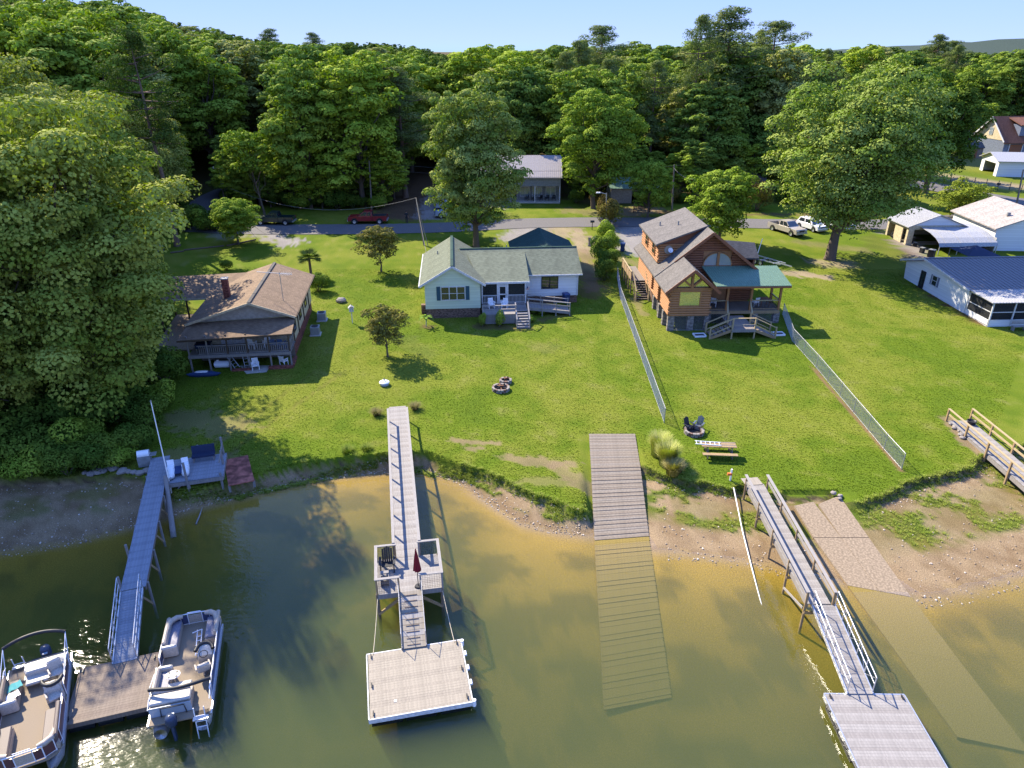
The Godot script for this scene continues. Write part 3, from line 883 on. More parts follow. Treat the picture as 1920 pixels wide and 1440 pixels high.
	# stairs
	for i in 6: bx(t, "step", Vector3(1.15, 0.05, 0.34), Vector3(9.32, 0.86 - i * 0.16, 1.5 + i * 0.33), M.grey_wood if i % 2 else M.grey_wood_c)
	for i in 6: bx(t, "riser", Vector3(1.13, 0.11, 0.03), Vector3(9.32, 0.78 - i * 0.16, 1.64 + i * 0.33), M.brown_plank)
	for x in [8.72, 9.93]:
		beam(t, "stringer", Vector3(x, 0.75, 1.3), Vector3(x, -0.12, 3.35), 0.06, 0.24, M.grey_wood)
		beam(t, "stair_rail", Vector3(x, 1.88, 1.25), Vector3(x, 0.88, 3.3), 0.12, 0.06, M.grey_wood_c)
		bx(t, "post", Vector3(0.1, 1.1, 0.1), Vector3(x, 0.36, 3.3), M.grey_wood)
	# wheelchair ramp
	for i in 26:
		var q := (i + 0.5) / 26
		bx(t, "ramp_board", Vector3(0.16, 0.04, 1.25), Vector3(lerpf(10.05, 14.25, q), lerpf(0.95, 0.38, q), -0.45), M.grey_wood if i % 2 else M.grey_wood_b)
	for z in [-1.1, 0.2]:
		beam(t, "rail", Vector3(10.0, 1.86, z), Vector3(14.3, 1.3, z), 0.12, 0.06, M.grey_wood_c)
		beam(t, "rail", Vector3(10.0, 1.5, z), Vector3(14.3, 0.94, z), 0.05, 0.12, M.grey_wood)
		beam(t, "side_board", Vector3(10.0, 0.86, z), Vector3(14.3, 0.3, z), 0.05, 0.3, M.grey_wood)
		for i in 4: bx(t, "post", Vector3(0.1, 1.95, 0.1), Vector3(10.1 + i * 1.38, 0.9 - i * 0.16, z + (0.08 if z > 0 else -0.08)), M.grey_wood)
	# rear carport roof
	slab(t, "rear_roof", [Vector3(9.4, 3.2, -11.2), Vector3(13.1, 4.78, -9.0), Vector3(13.1, 4.78, -17.6), Vector3(9.4, 3.2, -17.4)], Vector3(0, -0.14, 0), M.shingle_dark_green)
	slab(t, "rear_roof", [Vector3(13.1, 4.78, -9.0), Vector3(16.75, 3.2, -11.2), Vector3(16.75, 3.2, -17.4), Vector3(13.1, 4.78, -17.6)], Vector3(0, -0.14, 0), M.shingle_dark_green)
	for x in [9.6, 16.5]:
		for z in [-12.0, -17.2]: bx(t, "post", Vector3(0.14, 3.3, 0.14), Vector3(x, 1.5, z), M.white_paint)
	# things on the deck
	for a in [[6.45, 0.2, 15.0], [7.75, 0.35, -20.0]]:
		chair(t.transform * Vector3(a[0], 1.0, a[1]), 4.5 + a[2], M.plastic_white, "white plastic armchair on the green house deck", "white chairs on the green house deck")
	var fl := thing("flag", "red and white striped flag hanging on the porch corner", "flag", t.transform * Vector3(9.98, 2.1, -0.7), 20)
	rod(fl, "staff", Vector3(0, 0, 0), Vector3(0.2, 0.95, 0.15), 0.015, M.white_paint)
	for i in 7: bx(fl, "stripe", Vector3(0.3, 0.055, 0.02 + 0.002 * (i % 2)), Vector3(0.16 - i * 0.012, 0.72 - i * 0.055, 0.1), M.paint_red if i % 2 else M.white_paint, 0, 0, 8)
	bx(fl, "canton", Vector3(0.14, 0.18, 0.03), Vector3(0.08, 0.66, 0.1), M.plastic_blue)
	bin(t.transform * Vector3(14.25, 0.42, -2.4), 20, "dark blue wheeled bin against the wall of the green house")
	bx(t, "hatch", Vector3(0.5, 0.9, 0.5), Vector3(-0.25, 0.5, -1.6), M.brick)

func left_house():
	var y0 := ground_y(-18.65, -55.08) - 0.05
	var t := thing("lake_house", "brown roofed two level house with a cluttered railed porch", "house", Vector3(-18.65, y0, -55.08), 7.0)
	bx(t, "brick_base", Vector3(7.9, 1.7, 11.2), Vector3(-4.0, 0.55, -7.9), M.red_brick)
	slab(t, "wall", [Vector3(-7.95, 1.4, -2.3), Vector3(0, 1.4, -2.3), Vector3(0, 3.9, -2.3), Vector3(-7.95, 3.65, -2.3)], Vector3(0, 0, -11.3), M.siding_cream)
	slab(t, "gable", [Vector3(-7.6, 3.66, -2.15), Vector3(0.1, 3.9, -2.15), Vector3(-3.15, 5.14, -2.15)], Vector3(0, 0, -0.12), M.siding_gable)
	slab(t, "gable", [Vector3(0.1, 3.9, -13.6), Vector3(-7.6, 3.66, -13.6), Vector3(-3.15, 5.14, -13.6)], Vector3(0, 0, 0.12), M.siding_gable)
	slab(t, "roof", [Vector3(-8.55, 3.66, -1.65), Vector3(-3.15, 5.34, -1.65), Vector3(-3.15, 5.34, -14.0), Vector3(-8.55, 3.66, -14.0)], Vector3(0, -0.14, 0), M.shingle_brown)
	slab(t, "roof", [Vector3(-3.15, 5.34, -1.65), Vector3(0.5, 3.98, -1.65), Vector3(0.5, 3.98, -14.0), Vector3(-3.15, 5.34, -14.0)], Vector3(0, -0.14, 0), M.shingle_brown)
	beam(t, "ridge_cap", Vector3(-3.15, 5.36, -1.66), Vector3(-3.15, 5.36, -14.0), 0.26, 0.06, M.shingle_slate)
	beam(t, "barge_board", Vector3(-8.55, 3.6, -1.62), Vector3(-3.15, 5.27, -1.62), 0.05, 0.18, M.siding_cream)
	beam(t, "barge_board", Vector3(-3.15, 5.27, -1.62), Vector3(0.5, 3.92, -1.62), 0.05, 0.18, M.siding_cream)
	beam(t, "gutter", Vector3(0.54, 3.9, -1.65), Vector3(0.54, 3.9, -14.0), 0.1, 0.12, M.dark_wood)
	slab(t, "porch_roof", [Vector3(-8.75, 3.0, 0.35), Vector3(0.4, 3.2, 0.35), Vector3(0.4, 3.84, -2.1), Vector3(-8.4, 3.6, -2.1)], Vector3(0, -0.1, 0), M.shingle_brown)
	beam(t, "fascia", Vector3(-8.75, 2.94, 0.37), Vector3(0.4, 3.14, 0.37), 0.04, 0.16, M.dark_wood)
	# deck
	for i in 16: bx(t, "deck_board", Vector3(8.3, 0.04, 0.14), Vector3(-4.05, 1.52, -2.2 + i * 0.148), M.grey_wood_b if i % 2 else M.brown_plank)
	beam(t, "rim_board", Vector3(-8.2, 1.4, 0.12), Vector3(0.08, 1.4, 0.12), 0.05, 0.24, M.grey_wood_b)
	for x in [0.0, -1.65, -3.4, -5.0, -6.6, -8.1]:
		bx(t, "post", Vector3(0.12, 1.6, 0.12), Vector3(x, 0.55, 0.0), M.grey_wood_b)
		bx(t, "post", Vector3(0.11, 1.75, 0.11), Vector3(x, 2.38, 0.03), M.grey_wood_b if x < -6 else M.dark_wood)
	balusters(t, Vector3(-7.4, 1.54, 0.03), Vector3(0, 1.54, 0.03), 0.82, M.grey_wood, 0.16, 0.045)
	balusters(t, Vector3(0.0, 1.54, -2.1), Vector3(0, 1.54, -0.05), 0.82, M.grey_wood, 0.16, 0.045)
	# back wall of the porch: doors and windows
	door(t, Vector3(-5.6, 1.55, -2.3), 0.95, 1.9, 0, M.white_paint, M.glass)
	door(t, Vector3(-4.6, 1.55, -2.3), 0.95, 1.9, 0, M.white_paint, M.glass)
	window(t, Vector3(-2.7, 2.6, -2.3), 1.1, 1.0, 0, M.white_paint, M.glass)
	window(t, Vector3(-0.9, 2.6, -2.3), 0.9, 1.0, 0, M.white_paint, M.glass)
	bx(t, "lower_wall", Vector3(7.9, 1.4, 0.06), Vector3(-4.0, 0.68, -2.28), M.brown_plank)
	bx(t, "planter_wall", Vector3(2.0, 0.4, 0.3), Vector3(-0.9, 0.1, 0.15), M.red_brick)
	bx(t, "planter_wall", Vector3(0.3, 0.4, 1.9), Vector3(0.0, 0.1, -1.0), M.red_brick)
	bx(t, "planter_wall", Vector3(1.6, 0.3, 0.3), Vector3(-4.1, 0.05, 0.15), M.red_brick)
	slab(t, "patio", [Vector3(-3.6, 0.06, 0.9), Vector3(-2.0, 0.06, 0.75), Vector3(-1.8, 0.06, -2.2), Vector3(-5.2, 0.06, -2.2)], Vector3(0, -0.2, 0), M.pavement)
	# right wall trim and windows
	for z in [-3.2, -6.4, -9.8]:
		window(t, Vector3(0.0, 2.7, z), 0.9, 1.0, 90, M.dark_wood, M.glass)
	for z in [-2.4, -5.0, -8.2, -11.6]: bx(t, "trim", Vector3(0.08, 2.5, 0.14), Vector3(0.05, 2.6, z), M.dark_wood)
	# chimney
	bx(t, "chimney", Vector3(0.5, 1.9, 0.5), Vector3(-6.0, 5.2, -6.2), M.red_brick)
	bx(t, "chimney_cap", Vector3(0.6, 0.1, 0.6), Vector3(-6.0, 6.2, -6.2), M.pavement)
	# carport wing on the left
	slab(t, "carport_roof", [Vector3(-13.3, 3.55, -8.9), Vector3(-8.0, 3.6, -8.9), Vector3(-5.0, 4.55, -13.7), Vector3(-13.6, 4.35, -13.7)], Vector3(0, -0.13, 0), M.shingle_brown)
	beam(t, "fascia", Vector3(-13.3, 3.48, -8.87), Vector3(-8.2, 3.52, -8.87), 0.04, 0.16, M.siding_cream)
	for x in [-13.1, -10.6]: bx(t, "post", Vector3(0.14, 3.8, 0.14), Vector3(x, 1.75, -9.2), M.dark_wood)
	for x in [-13.2, -8.2]: bx(t, "post", Vector3(0.14, 4.4, 0.14), Vector3(x, 2.1, -13.3), M.dark_wood)
	slab(t, "carport_floor", [Vector3(-12.8, 0.25, -4.6), Vector3(-8.0, 0.25, -4.6), Vector3(-8.0, 0.55, -13.4), Vector3(-13.2, 0.55, -13.4)], Vector3(0, -0.5, 0), M.concrete)
	# roof aerial
	var an := thing("roof_aerial", "thin roof aerial with a long white boom above the brown roof", "antenna", t.transform * Vector3(-0.9, 4.45, -4.6), 7)
	rod(an, "mast", Vector3(0, 0, 0), Vector3(0, 2.6, 0), 0.03, M.galv)
	rod(an, "boom", Vector3(-2.0, 2.55, -0.5), Vector3(1.1, 2.45, 0.3), 0.03, M.white_paint)
	for i in 7: rod(an, "element", Vector3(0.15 + i * 0.14, 2.48, -0.45 + i * 0.03), Vector3(0.05 + i * 0.14, 2.48, 0.6 + i * 0.03), 0.012, M.galv)
	# air conditioners beside the right wall
	for a in [[1.1, -7.0], [1.3, -10.6]]:
		var p := t.transform * Vector3(a[0], 0, a[1])
		ac_unit(Vector3(p.x, ground_y(p.x, p.z), p.z), 7.0, "boxy grey air conditioner on the grass beside the brown house", "air conditioners beside the brown house")
	# clutter
	for a in [[-1.55, -0.75, 10.0], [-0.75, -0.7, -15.0], [-2.1, -1.3, 30.0], [-3.2, -1.0, -20.0]]:
		chair(t.transform * Vector3(a[0], 1.54, a[1]), 187.0 + a[2], M.cushion_blue if a[0] > -2 else M.plastic_white, "blue cushioned armchair on the railed upper porch" if a[0] > -2 else "white plastic armchair on the railed upper porch", "blue porch chairs" if a[0] > -2 else "white porch chairs")
	chair(t.transform * Vector3(-2.95, 0.08, 0.2), 20, M.plastic_white, "white plastic chair on the patio below the porch", "")
	chair(t.transform * Vector3(-0.75, 0.08, -0.5), 150, M.plastic_white, "white plastic chair behind the brick planter below the porch", "")
	var tb := thing("covered_table", "navy covered table at the open end of the upper porch", "table", t.transform * Vector3(-7.2, 1.54, -1.2), 10)
	bx(tb, "cover", Vector3(1.1, 0.05, 1.6), Vector3(0, 0.72, 0), M.navy)
	bx(tb, "skirt", Vector3(1.04, 0.3, 1.54), Vector3(0, 0.55, 0), M.navy)
	for q in [[-1, -1], [1, -1], [-1, 1], [1, 1]]: bx(tb, "leg", Vector3(0.06, 0.45, 0.06), Vector3(q[0] * 0.45, 0.22, q[1] * 0.7), M.galv)
	var kp := t.transform * Vector3(-7.0, 0, 0.85)
	var ky := thing("kayak", "blue and white kayak lying on the grass below the porch", "kayak", Vector3(kp.x, ground_y(kp.x, kp.z) + 0.02, kp.z), 6)
	var b := MB.new()
	b.tube([Vector3(-1.4, 0.2, 0), Vector3(-1.1, 0.14, 0), Vector3(-0.5, 0.16, 0), Vector3(0.5, 0.16, 0), Vector3(1.1, 0.14, 0), Vector3(1.4, 0.2, 0)], [0.02, 0.15, 0.26, 0.26, 0.15, 0.02], 10)
	built(ky, "hull", b, M.plastic_blue)
	b = MB.new(); b.lathe([[0.0, 0.06], [0.20, 0.05], [0.26, 0.0]], Vector3.ZERO, 12)
	built(ky, "deck", b, M.plastic_white, Vector3(-0.1, 0.37, 0), Basis.IDENTITY.scaled(Vector3(2.4, 1.0, 0.8)))
	var tk := thing("white_tank", "white plastic tank lying below the porch", "tank", t.transform * Vector3(-5.85, 0.08, -0.6), 5)
	b = MB.new(); b.tube([Vector3(-0.62, 0.3, 0), Vector3(-0.55, 0.3, 0), Vector3(0.55, 0.3, 0), Vector3(0.62, 0.3, 0)], [0.18, 0.3, 0.3, 0.18], 14)
	built(tk, "body", b, M.plastic_white); cyl(tk, "cap", 0.12, 0.1, 0.12, Vector3(-0.3, 0.64, 0), M.plastic_white)
	for a in [[-4.55, -0.3, 30.0], [-3.75, -0.35, 8.0]]:
		var ld := thing("stepladder", "aluminium ladder leaning under the porch deck", "ladder", t.transform * Vector3(a[0], 0.06, a[1]), 7, "ladders under the porch deck")
		ladder(ld, 1.45, a[2])

func ladder(ld: Node3D, l: float, roll: float):
	var k := Basis.from_euler(Vector3(deg_to_rad(-14), 0, deg_to_rad(roll)))
	for s in [-1, 1]: rod(ld, "rail", k * Vector3(s * 0.2, 0, 0), k * Vector3(s * 0.17, l, 0), 0.025, M.alu)
	for i in 5: rod(ld, "rung", k * Vector3(-0.19, 0.2 + i * (l - 0.35) / 4, 0), k * Vector3(0.19, 0.2 + i * (l - 0.35) / 4, 0), 0.02, M.alu)

func ac_unit(at: Vector3, yaw: float, label: String, group: String):
	var o := thing("air_conditioner", label, "air conditioner", at, yaw, group)
	bx(o, "pad", Vector3(1.0, 0.08, 1.0), Vector3(0, 0.03, 0), M.pavement)
	bx(o, "casing", Vector3(0.8, 0.75, 0.8), Vector3(0, 0.45, 0), M.galv)
	cyl(o, "fan_grille", 0.32, 0.32, 0.03, Vector3(0, 0.845, 0), M.plastic_black, 16)
	for i in 5: bx(o, "louvre", Vector3(0.7, 0.03, 0.02), Vector3(0, 0.2 + i * 0.12, 0.41), M.siding_grey)

func bin(at: Vector3, yaw: float, label: String):
	var o := thing("wheeled_bin", label, "bin", at, yaw)
	var b := MB.new()
	b.loft([[Vector3(-0.22, 0.06, 0.24), Vector3(-0.22, 0.06, -0.24), Vector3(0.22, 0.06, -0.24), Vector3(0.22, 0.06, 0.24)], [Vector3(-0.3, 0.98, 0.36), Vector3(-0.3, 0.98, -0.34), Vector3(0.3, 0.98, -0.34), Vector3(0.3, 0.98, 0.36)]])
	built(o, "body", b, M.plastic_blue)
	b = MB.new()
	b.loft([[Vector3(-0.33, 0.985, 0.4), Vector3(-0.33, 0.985, -0.38), Vector3(0.33, 0.985, -0.38), Vector3(0.33, 0.985, 0.4)], [Vector3(-0.28, 1.08, 0.32), Vector3(-0.28, 1.08, -0.34), Vector3(0.28, 1.08, -0.34), Vector3(0.28, 1.08, 0.32)]])
	built(o, "lid", b, M.plastic_blue)
	for s in [-1, 1]: mi(o, "wheel", cylm(0.13, 0.13, 0.06, 12), M.rubber, Vector3(s * 0.27, 0.13, -0.3), Basis.from_euler(Vector3(0, 0, PI / 2)))

func chair(at: Vector3, yaw: float, m: Material, label: String, group: String):
	var o := thing("armchair", label, "chair", at, yaw, group)
	bx(o, "seat", Vector3(0.5, 0.06, 0.48), Vector3(0, 0.4, 0), m)
	var b := MB.new()
	for i in 5: b.box(Vector3(0.075, 0.5, 0.03), Vector3((i - 2) * 0.1, 0.7 - absf(i - 2) * 0.02, -0.28), Basis.from_euler(Vector3(deg_to_rad(-14), 0, 0)))
	b.box(Vector3(0.5, 0.08, 0.035), Vector3(0, 0.9, -0.335), Basis.from_euler(Vector3(deg_to_rad(-14), 0, 0)))
	built(o, "backrest", b, m)
	for s in [-1, 1]:
		bx(o, "armrest", Vector3(0.08, 0.04, 0.5), Vector3(s * 0.29, 0.62, 0), m)
		for z in [-0.2, 0.2]: bx(o, "leg", Vector3(0.05, 0.6 if z > 0 else 0.62, 0.05), Vector3(s * 0.27, 0.3, z), m)

func log_wall(par: Node, a: Vector3, b: Vector3, y0: float, y1: float, m: Material, peak := Vector2(-1, 0), skips := []):   # round logs stacked from y0 to y1 along a-b; above, narrowing to the peak (t along, y)
	var n := int(round((y1 - y0) / 0.24))
	var step := (y1 - y0) / n
	for i in n:
		var y := y0 + (i + 0.5) * step
		var t0 := 0.0; var t1 := 1.0
		if peak.x >= 0.0:
			t0 = lerpf(0, peak.x, clampf((y - y0) / (peak.y - y0), 0, 1)); t1 = lerpf(1, peak.x, clampf((y - y0) / (peak.y - y0), 0, 1))
		if t1 - t0 < 0.03: continue
		var segs := [[t0, t1]]
		for s in skips:   # openings: t from, t to, y from, y to
			if y > s[2] and y < s[3]:
				var nw := []
				for g in segs:
					if s[0] > g[0]: nw.append([g[0], minf(g[1], s[0])])
					if s[1] < g[1]: nw.append([maxf(g[0], s[1]), g[1]])
				segs = nw
		for g in segs:
			if g[1] - g[0] < 0.01: continue
			var ends := 0.16 if g[0] == 0.0 and g[1] == 1.0 and i % 2 else 0.0
			var d := (b - a).normalized() * ends
			rod(par, "log", a.lerp(b, g[0]) + Vector3(0, y, 0) - d, a.lerp(b, g[1]) + Vector3(0, y, 0) + d, step * 0.53, m, -1.0, 8)

func log_house():
	var y0 := ground_y(14.69, -62.99)
	var t := thing("log_house", "log cabin with steep grey roof, half round window and green porch roof", "house", Vector3(14.69, y0, -62.99), 1.7)
	var pk := Vector2(4.57, 8.5)   # main ridge x, y
	# inner walls (dark core behind the logs)
	bx(t, "inner_wall", Vector3(3.5, 2.55, 4.3), Vector3(1.9, 2.78, -2.35), M.log)
	slab(t, "inner_wall", [Vector3(0.15, 1.3, -4.55), Vector3(9.05, 1.3, -4.55), Vector3(9.05, 4.8, -4.55), Vector3(4.57, 8.15, -4.55), Vector3(0.15, 4.4, -4.55)], Vector3(0, 0, -10.2), M.log)
	# wing log walls
	log_wall(t, Vector3(0.05, 0, 0), Vector3(3.78, 0, 0), 1.5, 4.1, M.log, Vector2(-1, 0), [[0.21, 0.75, 2.5, 3.95]])
	log_wall(t, Vector3(0.02, 0, -0.05), Vector3(0.02, 0, -3.2), 1.5, 4.1, M.log)
	log_wall(t, Vector3(0.02, 0, -4.6), Vector3(0.02, 0, -14.7), 1.5, 4.2, M.log, Vector2(-1, 0), [[0.2, 0.3, 1.7, 3.6]])
	window(t, Vector3(1.83, 3.2, 0.02), 1.85, 1.3, 0, M.log_trim, M.glass_sky, 1, 1, "window", 0.12)
	# wing gable: glass between posts
	slab(t, "gable_glass", [Vector3(0.25, 4.3, -0.05), Vector3(3.55, 4.3, -0.05), Vector3(1.93, 5.75, -0.05)], Vector3(0, 0, -0.06), M.glass_sky)
	beam(t, "gable_post", Vector3(1.93, 4.2, 0.05), Vector3(1.93, 5.8, 0.05), 0.2, 0.2, M.log_trim)
	for s in [-1, 1]: beam(t, "gable_brace", Vector3(1.93, 4.3, 0.04), Vector3(1.93 + s * 0.85, 5.05, 0.04), 0.17, 0.17, M.log_trim)
	beam(t, "gable_tie", Vector3(0.0, 4.18, 0.05), Vector3(3.85, 4.18, 0.05), 0.24, 0.2, M.log_trim)
	for s in [-1, 1]: beam(t, "barge_board", Vector3(1.93 + s * 2.55, 3.86, 0.62), Vector3(1.93, 5.98, 0.62), 0.06, 0.26, M.log_dark)
	# roofs: wing, main left, main right
	slab(t, "roof", [Vector3(-0.6, 3.95, 0.6), Vector3(1.93, 6.12, 0.6), Vector3(1.93, 6.12, -4.3), Vector3(-0.6, 3.95, -4.3)], Vector3(0, -0.16, 0), M.shingle_grey)
	slab(t, "roof", [Vector3(1.93, 6.12, 0.6), Vector3(4.5, 3.92, 0.6), Vector3(4.5, 3.92, -4.3), Vector3(1.93, 6.12, -4.3)], Vector3(0, -0.16, 0), M.shingle_grey)
	slab(t, "roof", [Vector3(-0.6, 4.05, -4.3), Vector3(pk.x, pk.y, -3.7), Vector3(pk.x, pk.y, -14.9), Vector3(-0.6, 4.05, -15.4)], Vector3(0, -0.18, 0), M.shingle_grey)
	slab(t, "roof", [Vector3(pk.x, pk.y, -3.7), Vector3(9.75, 4.5, -3.7), Vector3(9.75, 4.5, -14.9), Vector3(pk.x, pk.y, -14.9)], Vector3(0, -0.18, 0), M.shingle_grey)
	beam(t, "barge_board", Vector3(pk.x, pk.y - 0.12, -3.66), Vector3(9.75, 4.38, -3.66), 0.06, 0.26, M.log_dark)
	beam(t, "barge_board", Vector3(1.2, 5.5, -4.0), Vector3(pk.x, pk.y - 0.12, -3.68), 0.06, 0.26, M.log_dark)
	# main front gable
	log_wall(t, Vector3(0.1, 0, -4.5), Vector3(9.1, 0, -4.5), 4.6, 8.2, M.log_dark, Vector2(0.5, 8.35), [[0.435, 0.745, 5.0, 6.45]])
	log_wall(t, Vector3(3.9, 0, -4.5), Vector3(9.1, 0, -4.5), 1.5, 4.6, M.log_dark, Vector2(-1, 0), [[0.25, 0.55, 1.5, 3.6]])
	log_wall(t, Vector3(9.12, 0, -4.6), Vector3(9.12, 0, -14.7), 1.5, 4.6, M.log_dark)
	# half round window in two quarters
	for s in [-1, 1]:
		var pts := [Vector3(5.45 + s * 0.09, 5.1, -4.36)]
		for i in 9:
			var a := PI / 2 * i / 8.0
			pts.append(Vector3(5.45 + s * (0.09 + 1.28 * cos(a)), 5.1 + 1.22 * sin(a), -4.36))
		if s < 0: pts.reverse()
		slab(t, "half_round_window", pts, Vector3(0, 0, -0.08), M.glass_pale)
		var arc := MB.new()
		var prev := Vector3.ZERO
		for i in 9:
			var a := PI / 2 * i / 8.0
			var q := Vector3(5.45 + s * (0.09 + 1.31 * cos(a)), 5.1 + 1.25 * sin(a), -4.36)
			if i > 0: arc.beam(prev, q, 0.09, 0.09)
			prev = q
		built(t, "window_trim", arc, M.log_trim)
	bx(t, "window_post", Vector3(0.24, 1.4, 0.2), Vector3(5.45, 5.75, -4.33), M.log_trim)
	bx(t, "window_sill", Vector3(2.9, 0.1, 0.2), Vector3(5.45, 5.04, -4.32), M.log_trim)
	# shed dormer
	slab(t, "dormer_roof", [Vector3(-0.35, 6.82, -5.9), Vector3(pk.x, pk.y + 0.1, -6.0), Vector3(pk.x, pk.y + 0.1, -14.9), Vector3(-0.35, 6.82, -14.6)], Vector3(0, -0.16, 0), M.shingle_grey)
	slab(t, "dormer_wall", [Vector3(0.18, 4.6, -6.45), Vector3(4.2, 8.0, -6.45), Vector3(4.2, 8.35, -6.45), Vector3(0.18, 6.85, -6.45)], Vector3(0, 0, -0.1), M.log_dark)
	log_wall(t, Vector3(0.12, 0, -6.5), Vector3(0.12, 0, -14.3), 4.75, 6.75, M.log)
	for i in 8:
		var yy := 4.95 + i * 0.24
		var xa := 0.1; var xb := clampf((yy - 4.55) / 0.86 + 0.1, 0.2, 4.2)
		if yy > 6.8: xa = (yy - 6.8) / 0.36 + 0.3
		rod(t, "log", Vector3(xa, yy, -6.38), Vector3(xb, yy, -6.38), 0.125, M.log)
	for z in [-8.2, -11.6]: window(t, Vector3(0.0, 5.85, z), 1.0, 1.0, -90, M.log_trim, M.glass)
	mi(t, "round_vent", cylm(0.42, 0.42, 0.08, 16), M.beige_plank, Vector3(1.0, 6.2, -6.22), Basis.from_euler(Vector3(PI / 2, 0, 0)))
	# right dormer, darker
	slab(t, "side_gable_roof", [Vector3(7.0, 5.55, -5.4), Vector3(9.9, 5.5, -5.4), Vector3(9.9, 6.6, -7.2), Vector3(6.6, 6.9, -7.2)], Vector3(0, -0.14, 0), M.shingle_slate)
	slab(t, "side_gable_roof", [Vector3(6.6, 6.9, -7.2), Vector3(9.9, 6.6, -7.2), Vector3(9.9, 5.5, -9.0), Vector3(7.0, 5.55, -9.0)], Vector3(0, -0.14, 0), M.shingle_slate)
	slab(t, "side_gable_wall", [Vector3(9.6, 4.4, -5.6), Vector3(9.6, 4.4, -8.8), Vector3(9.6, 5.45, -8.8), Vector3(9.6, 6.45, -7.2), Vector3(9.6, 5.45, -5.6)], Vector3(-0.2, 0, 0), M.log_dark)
	for a in [[2.6, 7.95, -9.5], [1.2, 7.45, -11.5]]: cyl(t, "vent_pipe", 0.07, 0.07, 0.5, Vector3(a[0], a[1] + 0.1, a[2]), M.siding_grey)
	# green metal porch roof with ribs
	var c := [Vector3(4.55, 4.06, -1.0), Vector3(11.75, 4.02, -1.1), Vector3(11.3, 5.06, -4.25), Vector3(3.9, 5.06, -4.25)]
	slab(t, "porch_roof", c, Vector3(0, -0.06, 0), M.metal_green)
	ribs(t, c, 32, M.metal_green, 0.035)
	beam(t, "fascia", c[0] + Vector3(0, -0.15, -0.04), c[1] + Vector3(0, -0.15, -0.04), 0.06, 0.2, M.log_dark)
	# porch
	var n := 20
	for i in n: bx(t, "deck_board", Vector3(7.3, 0.04, 0.13), Vector3(7.55, 1.37, lerpf(-4.35, -1.7, (i + 0.5) / n)), M.brown_plank if i % 2 else M.brown_plank_b)
	beam(t, "rim_board", Vector3(3.9, 1.2, -1.66), Vector3(11.2, 1.2, -1.66), 0.05, 0.28, M.treated_wood)
	for x in [4.05, 6.0, 8.3, 11.1]:
		bx(t, "porch_post", Vector3(0.2, 2.55, 0.2), Vector3(x, 2.66, -1.8), M.log_trim)
	bx(t, "porch_post", Vector3(0.2, 2.8, 0.2), Vector3(11.1, 2.8, -4.0), M.log_trim)
	for a in [[Vector3(4.15, 1.4, -1.8), Vector3(5.9, 1.4, -1.8)], [Vector3(8.4, 1.4, -1.8), Vector3(11.0, 1.4, -1.8)], [Vector3(11.1, 1.4, -3.9), Vector3(11.1, 1.4, -1.9)]]:
		balusters(t, a[0], a[1], 0.95, M.plastic_black, 0.14, 0.025, false)
		beam(t, "rail", a[0] + Vector3(0, 0.95, 0), a[1] + Vector3(0, 0.95, 0), 0.13, 0.07, M.new_wood)
		beam(t, "rail", a[0] + Vector3(0, 0.1, 0), a[1] + Vector3(0, 0.1, 0), 0.08, 0.06, M.treated_wood)
	# stone piers and lattice
	for x in [0.3, 2.15, 3.65]: bx(t, "pier", Vector3(0.62 if x < 3 else 0.4, 1.9, 0.42), Vector3(x, 0.55, -0.2), M.stone_pier)
	for a in [[0.62, 1.83], [2.47, 3.44]]: lattice(t, a[0], a[1], 0.0, 1.48, -0.12, M.siding_grey)
	for x in [4.3, 6.1, 8.9, 11.0]: bx(t, "pier", Vector3(0.6, 1.75, 0.42), Vector3(x, 0.3, -1.9), M.stone_pier)
	for a in [[4.62, 5.78], [9.22, 10.68]]: lattice(t, a[0], a[1], -0.1, 1.05, -1.8, M.siding_grey)
	for z in [-1.7, -3.6, -6.0]: bx(t, "pier", Vector3(0.42, 1.9, 0.5), Vector3(0.05, 0.55, z), M.stone_pier)
	bx(t, "basement_wall", Vector3(9.0, 1.7, 0.2), Vector3(4.6, 0.6, -5.2), M.stone_pier)
	bx(t, "basement_wall", Vector3(0.2, 1.7, 9.2), Vector3(0.3, 0.6, -9.9), M.brick)
	# landing and split stairs
	for i in 24: bx(t, "landing_board", Vector3(2.15, 0.04, 0.145), Vector3(6.55, 0.92, -1.45 + i * 0.15), M.grey_wood_b if i % 2 else M.brown_plank)
	beam(t, "rim_board", Vector3(5.45, 0.76, 2.1), Vector3(7.65, 0.76, 2.1), 0.06, 0.28, M.grey_wood_b)
	for x in [5.5, 7.6]:
		for z in [0.6, 2.05]: bx(t, "post", Vector3(0.13, 2.1, 0.13), Vector3(x, 0.9, z), M.new_wood)
	beam(t, "rail", Vector3(5.5, 1.95, 2.05), Vector3(7.6, 1.95, 2.05), 0.14, 0.06, M.new_wood)
	beam(t, "rail", Vector3(5.5, 1.3, 2.05), Vector3(7.6, 1.3, 2.05), 0.06, 0.12, M.grey_wood_b)
